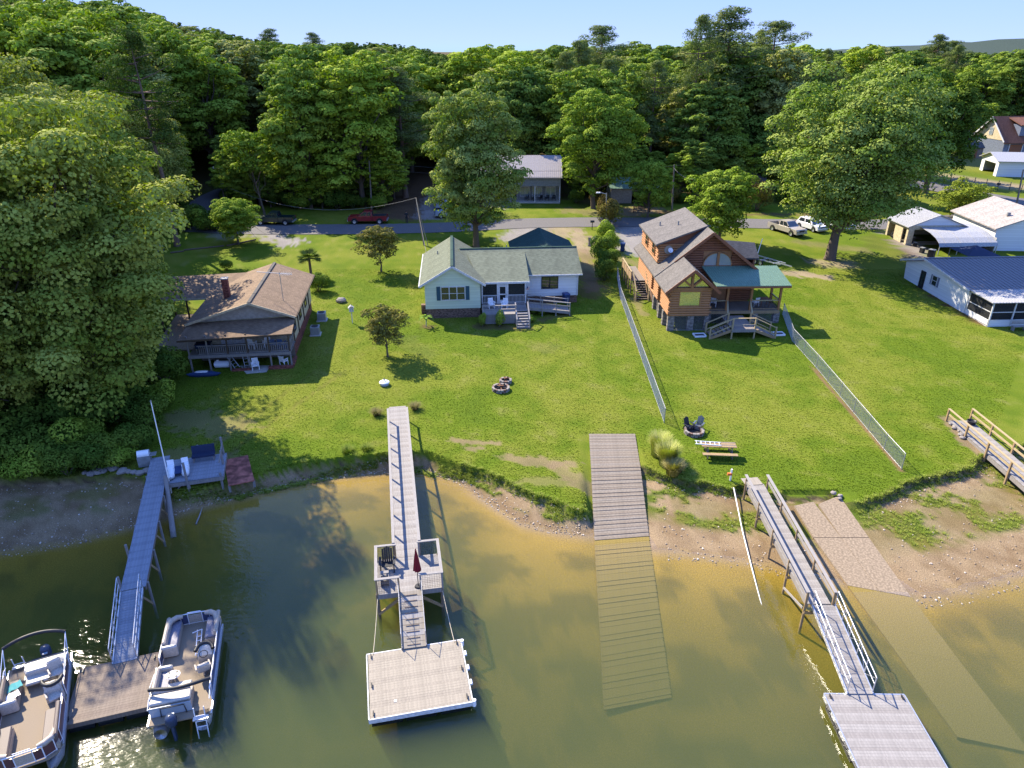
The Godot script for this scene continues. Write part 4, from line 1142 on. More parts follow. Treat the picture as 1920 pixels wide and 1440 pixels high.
	for s in [-1, 1]:
		var bx0 := 5.45 if s < 0 else 7.65
		beam(t, "rail", Vector3(bx0 + 0.05 * s, 1.95, 0.6), Vector3(6.05 if s < 0 else 8.25, 2.35, -1.7), 0.13, 0.06, M.new_wood)
		for i in 5: bx(t, "step", Vector3(0.36, 0.05, 1.35), Vector3(bx0 + s * (0.2 + i * 0.36), 0.78 - i * 0.165, 1.35), M.grey_wood_b if i % 2 else M.brown_plank)
		for z in [0.65, 2.05]:
			var foot := Vector3(bx0 + s * 1.95, 0.0, z)
			beam(t, "stringer", Vector3(bx0, 0.75, z), foot, 0.06, 0.24, M.treated_wood)
			beam(t, "stair_rail", Vector3(bx0, 1.9, z), foot + Vector3(0, 1.0, 0), 0.13, 0.06, M.new_wood)
			beam(t, "stair_rail", Vector3(bx0, 1.25, z), foot + Vector3(0, 0.35, 0), 0.05, 0.1, M.new_wood)
			bx(t, "post", Vector3(0.13, 1.25, 0.13), foot + Vector3(0, 0.45, 0), M.new_wood)
			for i in 9:
				var q := (i + 0.5) / 9.0
				bx(t, "baluster", Vector3(0.025, 0.55, 0.025), Vector3(bx0, 1.58, z).lerp(foot + Vector3(0, 0.68, 0), q), M.plastic_black)
	# side deck and steps on the left
	for i in 40: bx(t, "deck_board", Vector3(1.5, 0.04, 0.13), Vector3(-0.85, 1.72, -10.6 - i * 0.137), M.brown_plank if i % 2 else M.grey_wood_b)
	for i in 8: bx(t, "step", Vector3(1.15, 0.05, 0.3), Vector3(-0.75, 1.55 - i * 0.17, -10.4 + i * 0.26), M.brown_plank)
	for x in [-1.45, -0.1]:
		beam(t, "stringer", Vector3(x, 1.55, -10.5), Vector3(x, 0.1, -8.2), 0.07, 0.26, M.treated_wood)
		beam(t, "stair_rail", Vector3(x, 2.7, -10.5), Vector3(x, 1.25, -8.2), 0.12, 0.07, M.new_wood)
		bx(t, "post", Vector3(0.12, 1.3, 0.12), Vector3(x, 0.7, -8.2), M.new_wood)
	for i in 5:
		bx(t, "post", Vector3(0.12, 2.7, 0.12), Vector3(-1.6, 1.3, -10.6 - i * 1.36), M.treated_wood)
	beam(t, "rail", Vector3(-1.6, 2.68, -10.6), Vector3(-1.6, 2.68, -16.1), 0.14, 0.06, M.new_wood)
	beam(t, "side_board", Vector3(-1.62, 2.1, -10.6), Vector3(-1.62, 2.1, -16.1), 0.04, 0.7, M.treated_wood)
	# dish on the dormer, barrels of clutter on the porch
	var ds := thing("dish_aerial", "small pale dish aerial on the log dormer", "antenna", t.transform * Vector3(1.15, 6.15, -6.1), 10)
	var b := MB.new(); b.lathe([[0.02, 0.0], [0.16, 0.03], [0.26, 0.10]], Vector3.ZERO, 14, Basis.from_euler(Vector3(deg_to_rad(60), 0, 0)))
	built(ds, "dish", b, M.plastic_white); rod(ds, "arm", Vector3(0, 0, -0.1), Vector3(0, -0.1, 0.3), 0.015, M.galv)
	chair(t.transform * Vector3(9.2, 1.4, -2.9), 200, M.plastic_white, "white chair at the railed end of the log house porch", "")
	chair(t.transform * Vector3(5.1, 1.4, -3.0), 160, M.plastic_white, "white chair beside the log house porch door", "")
	var tt := thing("porch_table", "dark wooden table on the log house porch", "table", t.transform * Vector3(10.1, 1.4, -3.0), 0)
	bx(tt, "table_top", Vector3(0.9, 0.05, 0.9), Vector3(0, 0.72, 0), M.log_dark)
	for q in [[-1, -1], [1, -1], [-1, 1], [1, 1]]: bx(tt, "leg", Vector3(0.07, 0.7, 0.07), Vector3(q[0] * 0.38, 0.35, q[1] * 0.38), M.log_dark)
	for a in [[2.75, 1.3], [10.2, 1.2]]:
		var pp := t.transform * Vector3(a[0], 0, a[1])
		var bx1 := thing("storage_tray", "shallow white rimmed tray on the grass beside the split stairs", "tray", Vector3(pp.x, ground_y(pp.x, pp.z), pp.z), 5, "trays beside the split stairs")
		bx(bx1, "base", Vector3(1.0, 0.06, 0.7), Vector3(0, 0.05, 0), M.plastic_black)
		for s in [-1, 1]:
			bx(bx1, "rim", Vector3(1.1, 0.16, 0.06), Vector3(0, 0.1, s * 0.36), M.plastic_white); bx(bx1, "rim", Vector3(0.06, 0.15, 0.66), Vector3(s * 0.52, 0.1, 0), M.plastic_white)
	# skeletal trailer and whip aerials behind the right eave
	var tp := P(1440, 497)
	var tr := thing("boat_trailer", "pale metal boat trailer parked behind the log house", "trailer", tp, 35)
	for s in [-1, 1]: beam(tr, "frame_rail", Vector3(s * 0.75, 0.6, -2.4), Vector3(s * 0.5, 0.6, 2.0), 0.1, 0.12, M.alu)
	for z in [-2.2, -0.6, 1.2]: beam(tr, "cross_bar", Vector3(-0.8, 0.58, z), Vector3(0.8, 0.58, z), 0.1, 0.08, M.alu)
	beam(tr, "tongue", Vector3(0, 0.58, 1.2), Vector3(0, 0.55, 3.2), 0.1, 0.1, M.alu)
	rod(tr, "guide_post", Vector3(0.8, 0.6, -2.3), Vector3(1.2, 2.6, -2.2), 0.05, M.pvc); rod(tr, "guide_post", Vector3(-0.8, 0.6, -2.3), Vector3(-0.9, 2.4, -2.4), 0.05, M.pvc)
	for s in [-1, 1]:
		for z in [-1.2, -0.4]: wheel(tr, Vector3(s * 0.95, 0.32, z), 0.32, 0.2)

func lattice(par: Node, x0: float, x1: float, y0: float, y1: float, z: float, m: Material):
	var b := MB.new()
	var w := x1 - x0; var h := y1 - y0
	b.box(Vector3(w, 0.06, 0.04), Vector3((x0 + x1) / 2, y1 - 0.03, z)); b.box(Vector3(w, 0.06, 0.04), Vector3((x0 + x1) / 2, y0 + 0.03, z))
	var d := -h
	while d < w:
		var a := Vector2(maxf(d, 0), maxf(-d, 0)); var e := Vector2(minf(d + h, w), minf(h, w - d))
		if e.x - a.x > 0.05:
			b.beam(Vector3(x0 + a.x, y0 + a.y, z + 0.008), Vector3(x0 + e.x, y0 + e.y, z + 0.008), 0.035, 0.012)
			b.beam(Vector3(x0 + a.x, y1 - a.y, z - 0.008), Vector3(x0 + e.x, y1 - e.y, z - 0.008), 0.035, 0.012)
		d += 0.16
	built(par, "lattice", b, m)

func gable_box(t: Node3D, w: float, d: float, h: float, rise: float, axis_x: bool, wall: Material, roof: Material, ov := 0.3, th := 0.12, rib := 0):
	# body centred on x, front face at z = 0, going back to z = -d; ridge along x or along z
	if axis_x:
		slab(t, "wall", [Vector3(w / 2, -0.6, 0), Vector3(w / 2, -0.6, -d), Vector3(w / 2, h, -d), Vector3(w / 2, h + rise, -d / 2), Vector3(w / 2, h, 0)], Vector3(-w, 0, 0), wall)
		var k := rise / (d / 2) * ov
		var f := [Vector3(-w / 2 - ov, h - k + th, ov), Vector3(w / 2 + ov, h - k + th, ov), Vector3(w / 2 + ov, h + rise + th, -d / 2), Vector3(-w / 2 - ov, h + rise + th, -d / 2)]
		slab(t, "roof", f, Vector3(0, -th + 0.01, 0), roof)
		if rib: ribs(t, f, rib, roof)
		slab(t, "roof", [f[3], f[2], Vector3(w / 2 + ov, h - k + th, -d - ov), Vector3(-w / 2 - ov, h - k + th, -d - ov)], Vector3(0, -th + 0.01, 0), roof)
	else:
		slab(t, "wall", [Vector3(-w / 2, -0.6, 0), Vector3(w / 2, -0.6, 0), Vector3(w / 2, h, 0), Vector3(0, h + rise, 0), Vector3(-w / 2, h, 0)], Vector3(0, 0, -d), wall)
		var k := rise / (w / 2) * ov
		var l := [Vector3(-w / 2 - ov, h - k + th, ov), Vector3(0, h + rise + th, ov), Vector3(0, h + rise + th, -d - ov), Vector3(-w / 2 - ov, h - k + th, -d - ov)]
		slab(t, "roof", l, Vector3(0, -th + 0.01, 0), roof)
		var q := [l[1], Vector3(w / 2 + ov, h - k + th, ov), Vector3(w / 2 + ov, h - k + th, -d - ov), l[2]]
		slab(t, "roof", q, Vector3(0, -th + 0.01, 0), roof)
		if rib: ribs(t, [q[1], q[2], q[3], q[0]], rib, roof); ribs(t, [l[0], l[3], l[2], l[1]], rib, roof)

func wall_run(t: Node3D, a: Vector3, b: Vector3, h: float, th: float, m: Material, openings := []):   # openings: [from, to, top] in metres along a-b
	var l := a.distance_to(b); var e := (b - a) / l; var at := 0.0
	var yaw := rad_to_deg(atan2(-e.z, e.x))
	for o in openings:
		if o[0] > at: bx(t, "wall", Vector3(o[0] - at, h + 0.6, th), a + e * (at + o[0]) / 2 + Vector3(0, h / 2 - 0.3, 0), m, yaw)
		bx(t, "wall", Vector3(o[1] - o[0], h - o[2], th), a + e * (o[0] + o[1]) / 2 + Vector3(0, (h + o[2]) / 2, 0), m, yaw)
		at = o[1]
	if l > at: bx(t, "wall", Vector3(l - at, h + 0.6, th), a + e * (at + l) / 2 + Vector3(0, h / 2 - 0.3, 0), m, yaw)

func gable_shell(t: Node3D, w: float, d: float, h: float, rise: float, axis_x: bool, wall: Material, roof: Material, ov: float, th: float, rib: int, left: Array, front: Array):   # hollow, with open bays
	var k := 0.12; var x := w / 2 - k / 2
	wall_run(t, Vector3(-x, 0, -k), Vector3(-x, 0, -d + k), h, k, wall, left)
	wall_run(t, Vector3(x, 0, -k), Vector3(x, 0, -d + k), h, k, wall)
	wall_run(t, Vector3(-w / 2, 0, -k / 2), Vector3(w / 2, 0, -k / 2), h, k, wall, front)
	wall_run(t, Vector3(-w / 2, 0, -d + k / 2), Vector3(w / 2, 0, -d + k / 2), h, k, wall)
	bx(t, "floor", Vector3(w - 0.3, 0.1, d - 0.3), Vector3(0, 0.0, -d / 2), M.pavement)
	if axis_x:
		for s in [-1, 1]:
			var g := [Vector3(s * w / 2, h, 0), Vector3(s * w / 2, h, -d), Vector3(s * w / 2, h + rise, -d / 2)]
			if s < 0: g.reverse()
			slab(t, "gable", g, Vector3(-s * k, 0, 0), wall)
		var q := rise / (d / 2) * ov
		var f := [Vector3(-w / 2 - ov, h - q + th, ov), Vector3(w / 2 + ov, h - q + th, ov), Vector3(w / 2 + ov, h + rise + th, -d / 2), Vector3(-w / 2 - ov, h + rise + th, -d / 2)]
		slab(t, "roof", f, Vector3(0, -th + 0.01, 0), roof)
		if rib: ribs(t, f, rib, roof)
		slab(t, "roof", [f[3], f[2], Vector3(w / 2 + ov, h - q + th, -d - ov), Vector3(-w / 2 - ov, h - q + th, -d - ov)], Vector3(0, -th + 0.01, 0), roof)
	else:
		slab(t, "gable", [Vector3(-w / 2, h, 0), Vector3(w / 2, h, 0), Vector3(0, h + rise, 0)], Vector3(0, 0, -k), wall)
		slab(t, "gable", [Vector3(w / 2, h, -d), Vector3(-w / 2, h, -d), Vector3(0, h + rise, -d)], Vector3(0, 0, k), wall)
		var q := rise / (w / 2) * ov
		var l := [Vector3(-w / 2 - ov, h - q + th, ov), Vector3(0, h + rise + th, ov), Vector3(0, h + rise + th, -d - ov), Vector3(-w / 2 - ov, h - q + th, -d - ov)]
		slab(t, "roof", l, Vector3(0, -th + 0.01, 0), roof)
		var r := [l[1], Vector3(w / 2 + ov, h - q + th, ov), Vector3(w / 2 + ov, h - q + th, -d - ov), l[2]]
		slab(t, "roof", r, Vector3(0, -th + 0.01, 0), roof)
		if rib: ribs(t, [r[1], r[2], r[3], r[0]], rib, roof); ribs(t, [l[0], l[3], l[2], l[1]], rib, roof)

func right_cottage():
	var y0 := ground_y(45.65, -64.02)
	var t := thing("cottage", "white cottage with blue grey metal roof and screened lake porch", "house", Vector3(45.65, y0, -64.02), 3.0)
	# body with its gable end facing left
	slab(t, "wall", [Vector3(0, 0.0, -14.6), Vector3(0, -0.5, -3.6), Vector3(0, 2.55, -3.6), Vector3(0, 3.35, -11.2), Vector3(0, 2.3, -14.9)], Vector3(13, 0, 0), M.siding_white)
	var rf := [Vector3(-0.35, 2.62, -3.2), Vector3(13.3, 2.62, -3.2), Vector3(13.3, 3.62, -11.4), Vector3(-0.35, 3.62, -11.4)]
	slab(t, "roof", rf, Vector3(0, -0.12, 0), M.metal_blue)
	ribs(t, rf, 30, M.metal_blue, 0.03)
	slab(t, "roof", [Vector3(-0.35, 3.62, -11.4), Vector3(13.3, 3.62, -11.4), Vector3(13.3, 2.5, -15.6), Vector3(-0.35, 2.3, -15.6)], Vector3(0, -0.12, 0), M.metal_blue)
	beam(t, "ridge_cap", Vector3(-0.35, 3.64, -11.4), Vector3(13.3, 3.64, -11.4), 0.3, 0.05, M.metal_blue)
	beam(t, "barge_board", Vector3(-0.37, 2.56, -3.2), Vector3(-0.37, 3.54, -11.4), 0.05, 0.2, M.white_paint)
	beam(t, "barge_board", Vector3(-0.37, 3.54, -11.4), Vector3(-0.37, 2.3, -15.6), 0.05, 0.2, M.white_paint)
	beam(t, "roof_step", Vector3(-0.2, 2.98, -6.6), Vector3(13.3, 2.98, -6.6), 0.08, 0.1, M.metal_blue)
	door(t, Vector3(-0.02, 0.25, -11.3), 0.85, 1.95, -90, M.dark, M.glass)
	window(t, Vector3(0, 1.75, -9.2), 0.8, 1.0, -90, M.white_paint, M.glass, 1, 2)
	for z in [-8.62, -9.78]: bx(t, "shutter", Vector3(0.05, 1.05, 0.3), Vector3(-0.03, 1.75, z), M.siding_blue)
	# screened porch with white corrugated roof
	var pr := [Vector3(-0.3, 2.5, 0.25), Vector3(13.2, 2.5, 0.25), Vector3(13.2, 2.66, -3.15), Vector3(-0.3, 2.66, -3.15)]
	slab(t, "porch_roof", pr, Vector3(0, -0.06, 0), M.metal_white)
	ribs(t, pr, 44, M.metal_white, 0.04)
	bx(t, "porch_floor", Vector3(13.0, 0.12, 3.4), Vector3(6.5, 0.1, -1.8), M.pavement)
	bx(t, "half_wall", Vector3(13.0, 0.75, 0.1), Vector3(6.5, 0.3, -0.05), M.siding_white)
	bx(t, "half_wall", Vector3(0.1, 0.75, 3.4), Vector3(0.05, 0.3, -1.8), M.siding_white)
	for i in 6:
		bx(t, "post", Vector3(0.12, 2.5, 0.12), Vector3(0.06 + i * 2.2, 1.2, -0.02), M.white_paint)
		bx(t, "screen_panel", Vector3(2.05, 1.7, 0.01), Vector3(1.16 + i * 2.2, 1.55, -0.04), M.screen)
		bx(t, "rail", Vector3(2.06, 0.07, 0.06), Vector3(1.16 + i * 2.2, 1.45, -0.02), M.white_paint)
	bx(t, "screen_panel", Vector3(0.01, 1.75, 3.2), Vector3(0.05, 1.55, -1.75), M.screen)
	for z in [-1.75]: bx(t, "post", Vector3(0.1, 1.8, 0.1), Vector3(0.05, 1.55, -3.4), M.white_paint)
	bx(t, "rail", Vector3(0.06, 0.07, 3.2), Vector3(0.03, 1.45, -1.75), M.white_paint)
	bx(t, "rail", Vector3(0.08, 0.1, 3.3), Vector3(0.03, 2.4, -1.75), M.white_paint)
	# bench in front of the porch
	var bp := t.transform * Vector3(2.4, 0, 1.0)
	var bn := thing("garden_bench", "white garden bench in front of the screened cottage porch", "bench", Vector3(bp.x, ground_y(bp.x, bp.z), bp.z), 3)
	for i in 3: bx(bn, "seat_slat", Vector3(1.3, 0.04, 0.12), Vector3(0, 0.42, -0.15 + i * 0.15), M.grey_wood)
	for i in 3: bx(bn, "back_slat", Vector3(1.3, 0.1, 0.03), Vector3(0, 0.58 + i * 0.14, -0.25), M.grey_wood)
	for s in [-1, 1]: bx(bn, "leg", Vector3(0.06, 0.44, 0.4), Vector3(s * 0.58, 0.21, 0), M.grey_wood)

func back_buildings():
	# arched white carport and sheds behind the cottage
	var p := P(1757, 479)
	var t := thing("white_carport", "white arched metal carport open at the end facing the lawn", "carport", p, 3)
	var L := 7.6; var D := 6.4
	var prof := [Vector2(-D, 2.55), Vector2(-D * 0.7, 2.5), Vector2(-D * 0.4, 2.3), Vector2(-D * 0.18, 1.95), Vector2(-0.25, 1.5), Vector2(0, 1.1)]
	for i in prof.size() - 1:
		var a: Vector2 = prof[i]; var z: Vector2 = prof[i + 1]
		slab(t, "panel", [Vector3(0, z.y, z.x), Vector3(L, z.y, z.x), Vector3(L, a.y, a.x), Vector3(0, a.y, a.x)], Vector3(0, -0.04, 0.02), M.metal_white)
		for k in 4: beam(t, "seam", Vector3(0.9 + k * 1.95, z.y + 0.01, z.x), Vector3(0.9 + k * 1.95, a.y + 0.01, a.x), 0.04, 0.04, M.metal_white)
	for x in [0.1, 2.5, 5.0, 7.5]: bx(t, "post", Vector3(0.08, 1.12, 0.08), Vector3(x, 0.55, -0.08), M.galv)
	for x in [0.1, 7.5]: bx(t, "post", Vector3(0.08, 2.5, 0.08), Vector3(x, 1.25, -D + 0.1), M.galv)
	bx(t, "end_wall", Vector3(0.06, 2.0, D - 0.6), Vector3(L - 0.05, 1.0, -D / 2 - 0.2), M.metal_white)
	p = P(1696, 459)
	t = thing("open_shed", "white shed with pale metal roof and open bays beside the lane", "shed", Vector3(p.x + 3.75, p.y, p.z), 2)
	gable_shell(t, 7.5, 5.2, 2.4, 1.45, false, M.siding_cream, M.metal_white, 0.25, 0.08, 16, [[0.3, 1.2, 2.0], [3.1, 4.7, 2.0]], [[0.8, 6.6, 2.0]])
	slab(t, "gable_panel", [Vector3(-3.3, 2.55, 0.02), Vector3(3.3, 2.55, 0.02), Vector3(0, 3.75, 0.02)], Vector3(0, 0, -0.03), M.siding_white)
	p = P(1861, 471)
	t = thing("white_house", "white sided house with pale grey shingle roof behind the carport", "house", Vector3(p.x + 4.9, p.y, p.z), -3)
	gable_box(t, 10.0, 10.5, 2.9, 1.9, false, M.siding_white, M.shingle_pale, 0.4, 0.14)
	window(t, Vector3(-0.3, 2.1, 0), 0.8, 1.1, 0, M.white_paint, M.glass, 1, 2)
	window(t, Vector3(2.8, 2.1, 0), 0.8, 1.1, 0, M.white_paint, M.glass, 1, 2)
	cyl(t, "roof_vent", 0.25, 0.22, 0.4, Vector3(-2.6, 4.2, -2.4), M.siding_grey, 12)
	# clutter under the carport
	for a in [[1708, 455, 0.6], [1728, 474, 0.5], [1745, 482, 0.7], [1715, 462, 0.4]]:
		var q := P(a[0], a[1])
		var o := thing("storage_crate", "dark storage crate standing at the carport mouth", "crate", q, a[0], "crates at the carport mouth")
		bx(o, "box", Vector3(a[2], a[2] * 1.3, a[2] * 0.8), Vector3(0, a[2] * 0.65, 0), M.plastic_black); bx(o, "lid", Vector3(a[2] * 1.08, 0.07, a[2] * 0.88), Vector3(0, a[2] * 1.33, 0), M.siding_grey)
	var q2 := P(1679, 446)
	var mw := thing("yellow_mower", "small yellow mower in the open shed bay", "mower", q2, 80)
	bx(mw, "hood", Vector3(0.5, 0.4, 0.8), Vector3(0, 0.45, 0.2), M.new_wood); bx(mw, "seat", Vector3(0.4, 0.35, 0.35), Vector3(0, 0.6, -0.4), M.plastic_black)
	for s in [-1, 1]:
		wheel(mw, Vector3(s * 0.35, 0.22, -0.4), 0.22, 0.14); wheel(mw, Vector3(s * 0.32, 0.15, 0.5), 0.15, 0.1)
	# blue canopy near the cottage ridge
	p = P(1795, 505)
	t = thing("blue_canopy", "dark blue peaked canopy between cottage and carport", "canopy", Vector3(p.x + 1.5, p.y, p.z), 0)
	var ap := Vector3(0, 2.9, 0)
	var cc := [Vector3(-1.9, 2.1, 1.9), Vector3(1.9, 2.1, 1.9), Vector3(1.9, 2.1, -1.9), Vector3(-1.9, 2.1, -1.9)]
	for i in 4:
		slab(t, "cover_panel", [cc[i], cc[(i + 1) % 4], ap], Vector3(0, -0.03, 0), M.navy)
		bx(t, "leg", Vector3(0.05, 2.1, 0.05), Vector3(cc[i].x * 0.97, 1.05, cc[i].z * 0.97), M.galv)
	# grey metal building with porch, across the lane
	var a := P(905, 381)
	var b := P(1050, 381)
	t = thing("metal_building", "grey metal sided building with tan metal roof and recessed porch", "building", Vector3((a.x + b.x) / 2, a.y, a.z), -1)
	var w := b.x - a.x
	var h := 4.2
	bx(t, "wall", Vector3(w, h + 0.6, 8.0), Vector3(0, h / 2 - 0.3, -6.2), M.siding_grey)
	bx(t, "wall", Vector3(w - 8.2, h + 0.5, 2.15), Vector3(-4.1, h / 2 - 0.3, -1.1), M.siding_grey)
	bx(t, "lintel", Vector3(8.2, 1.5, 0.2), Vector3(w / 2 - 4.1, h - 0.75, -0.1), M.siding_grey)
	bx(t, "porch_floor", Vector3(8.2, 0.2, 2.3), Vector3(w / 2 - 4.1, 0.1, -1.05), M.pavement)
	for x in [0.1, 4.1, 8.1]: bx(t, "post", Vector3(0.16, h - 1.5, 0.16), Vector3(w / 2 - x, (h - 1.5) / 2, -0.1), M.white_paint)
	for i in 44: bx(t, "panel_rib", Vector3(0.05, 1.48, 0.03), Vector3(w / 2 - 0.1 - i * 0.186, h - 0.75, 0.012), M.siding_grey)
	var rr := [Vector3(-w / 2 - 0.3, h - 0.1, 0.4), Vector3(w / 2 + 0.3, h - 0.1, 0.4), Vector3(w / 2 + 0.3, h + 2.6, -5.2), Vector3(-w / 2 - 0.3, h + 2.6, -5.2)]
	slab(t, "roof", rr, Vector3(0, -0.1, 0), M.metal_tan)
	ribs(t, rr, 40, M.metal_tan, 0.05)
	slab(t, "roof", [rr[3], rr[2], Vector3(w / 2 + 0.3, h - 0.1, -10.8), Vector3(-w / 2 - 0.3, h - 0.1, -10.8)], Vector3(0, -0.1, 0), M.metal_tan)
	slab(t, "gable", [Vector3(w / 2, h, -0.2), Vector3(w / 2, h, -10.2), Vector3(w / 2, h + 2.35, -5.2)], Vector3(-0.2, 0, 0), M.siding_grey)
	for x in [2.0, 4.2, 6.2]: window(t, Vector3(w / 2 - x + 0.5, 1.5, -2.2), 1.5, 1.5, 0, M.white_paint, M.glass_pale, 2, 1)
	door(t, Vector3(w / 2 - 7.4, 0.2, -2.2), 0.95, 2.0, 0, M.vinyl_light, M.glass)
	for i in 5:
		var q := t.transform * Vector3(w / 2 - 1.0 - i * 1.1, 0.2, -1.2)
		chair(q, 180 + i * 17, M.plastic_black, "dark armchair on the porch of the grey metal building", "chairs on the metal building porch")
	# small dark roofed house in the trees
	p = P(1412, 388)
	t = thing("blue_cottage", "small pale blue cottage with dark roof half hidden by trees", "house", Vector3(p.x - 1.0, p.y, p.z - 5), 4)
	gable_box(t, 9.0, 6.0, 2.6, 1.7, true, M.siding_blue, M.shingle_slate, 0.35)
	window(t, Vector3(2.4, 1.5, 0), 1.0, 1.1, 0, M.white_paint, M.glass_pale)
	window(t, Vector3(-1.6, 1.5, 0), 1.0, 1.1, 0, M.white_paint, M.glass)
	p = P(1196, 389)
	t = thing("green_roofed_shed", "low shed with a green metal roof behind the young trees", "shed", Vector3(p.x, p.y, p.z - 3), 0)
	gable_shell(t, 8.0, 5.5, 2.5, 1.2, true, M.siding_gable, M.metal_green, 0.3, 0.1, 18, [], [[3.4, 6.2, 2.0]])
	# far right: blue house with brown roof, white garage
	p = P(1870, 293)
	t = thing("blue_house", "slate blue house with brown shingle roof and two garage doors", "house", Vector3(p.x + 6.6, p.y, p.z), 8)
	gable_box(t, 13.0, 9.0, 3.3, 4.4, true, M.siding_blue, M.shingle_red, 0.6, 0.2)
	for x in [-3.6, 0.4]:
		bx(t, "garage_door", Vector3(3.0, 2.5, 0.1), Vector3(x, 1.25, 0.06), M.log_dark)
		for s in [-1, 1]: bx(t, "trim", Vector3(0.18, 2.7, 0.14), Vector3(x + s * 1.6, 1.3, 0.06), M.white_paint)
	slab(t, "gable_wall", [Vector3(-6.56, 3.3, -9.0), Vector3(-6.56, 3.3, 0.0), Vector3(-6.56, 7.4, -4.5)], Vector3(0.1, 0, 0), M.siding_cream)
	window(t, Vector3(-6.58, 4.9, -4.5), 0.9, 1.4, -90, M.white_paint, M.glass_pale)
	for s in [-1, 1]: beam(t, "barge_board", Vector3(-7.15, 3.05, -4.5 + s * 5.0), Vector3(-7.15, 7.75, -4.5), 0.08, 0.3, M.white_paint)
	slab(t, "dormer_wall", [Vector3(-3.0, 4.2, -0.6), Vector3(3.5, 4.2, -0.6), Vector3(3.5, 6.4, -0.6), Vector3(-3.0, 6.4, -0.6)], Vector3(0, 0, -3.0), M.siding_blue)
	slab(t, "dormer_roof", [Vector3(-3.4, 6.4, -0.2), Vector3(3.9, 6.4, -0.2), Vector3(3.9, 7.7, -4.4), Vector3(-3.4, 7.7, -4.4)], Vector3(0, -0.16, 0), M.shingle_red)
	window(t, Vector3(0.2, 5.3, -0.6), 1.6, 1.3, 0, M.white_paint, M.glass_pale, 2, 1)
	p = P(1876, 333)
	t = thing("white_garage", "low white garage with pale roof and one open end", "garage", Vector3(p.x + 4.6, p.y, p.z - 0.3), -8)
	gable_shell(t, 10.0, 7.0, 2.9, 1.1, true, M.siding_white, M.metal_white, 0.5, 0.12, 0, [[1.0, 5.6, 2.3]], [])
	for a2 in [[1890, 243, 14.0, "long pale mobile home among the far trees"], [1802, 262, 8.0, "small pale building half hidden by the far trees"], [1882, 212, 10.0, "distant pale house on the wooded rise"]]:
		p = P(a2[0], a2[1])
		t = thing("far_house", a2[3], "house", p, 5)
		gable_box(t, a2[2], 6.0, 2.7, 1.3, true, M.vinyl_light, M.shingle_pale, 0.3)
		for i in 3: window(t, Vector3((i - 1) * a2[2] * 0.28, 1.5, 0), 1.0, 1.1, 0, M.white_paint, M.glass)
	p = P(1822, 297)
	t = thing("wooden_shed", "small brown wooden shed beside the blue house", "shed", p, 0)
	gable_box(t, 4.0, 3.0, 2.2, 0.9, true, M.brown_plank, M.shingle_slate, 0.2)
	bx(t, "shed_door", Vector3(1.0, 1.8, 0.05), Vector3(0.3, 0.9, 0.02), M.log_dark)
# ------------------------------------------------------------ docks
func planks(par: Node, x0: float, x1: float, z0: float, z1: float, y: float, w: float, ms: Array, called := "plank", th := 0.045, y1 := -999.0):   # boards laid across x, one after the other along z
	var n := int(round(absf(z1 - z0) / w))
	var step := (z1 - z0) / n
	var slope := 0.0 if y1 < -900 else y1 - y
	for i in n:
		var t := (i + 0.5) / n
		var j := sin(i * 12.9898) * 0.006
		bx(par, called, Vector3(x1 - x0 + (0.008 if i % 3 == 0 else 0.0), th, snappedf(absf(step) * 0.97, 0.001)), Vector3((x0 + x1) / 2 + j, y - th / 2 + slope * t + 0.003 * sin(i * 7.1), z0 + (i + 0.5) * step), ms[(i * 5 + int(i / 3.0)) % ms.size()], 0.0, 0.0 if slope == 0.0 else rad_to_deg(atan2(-slope, absf(z1 - z0))) * -signf(step) * -1.0)

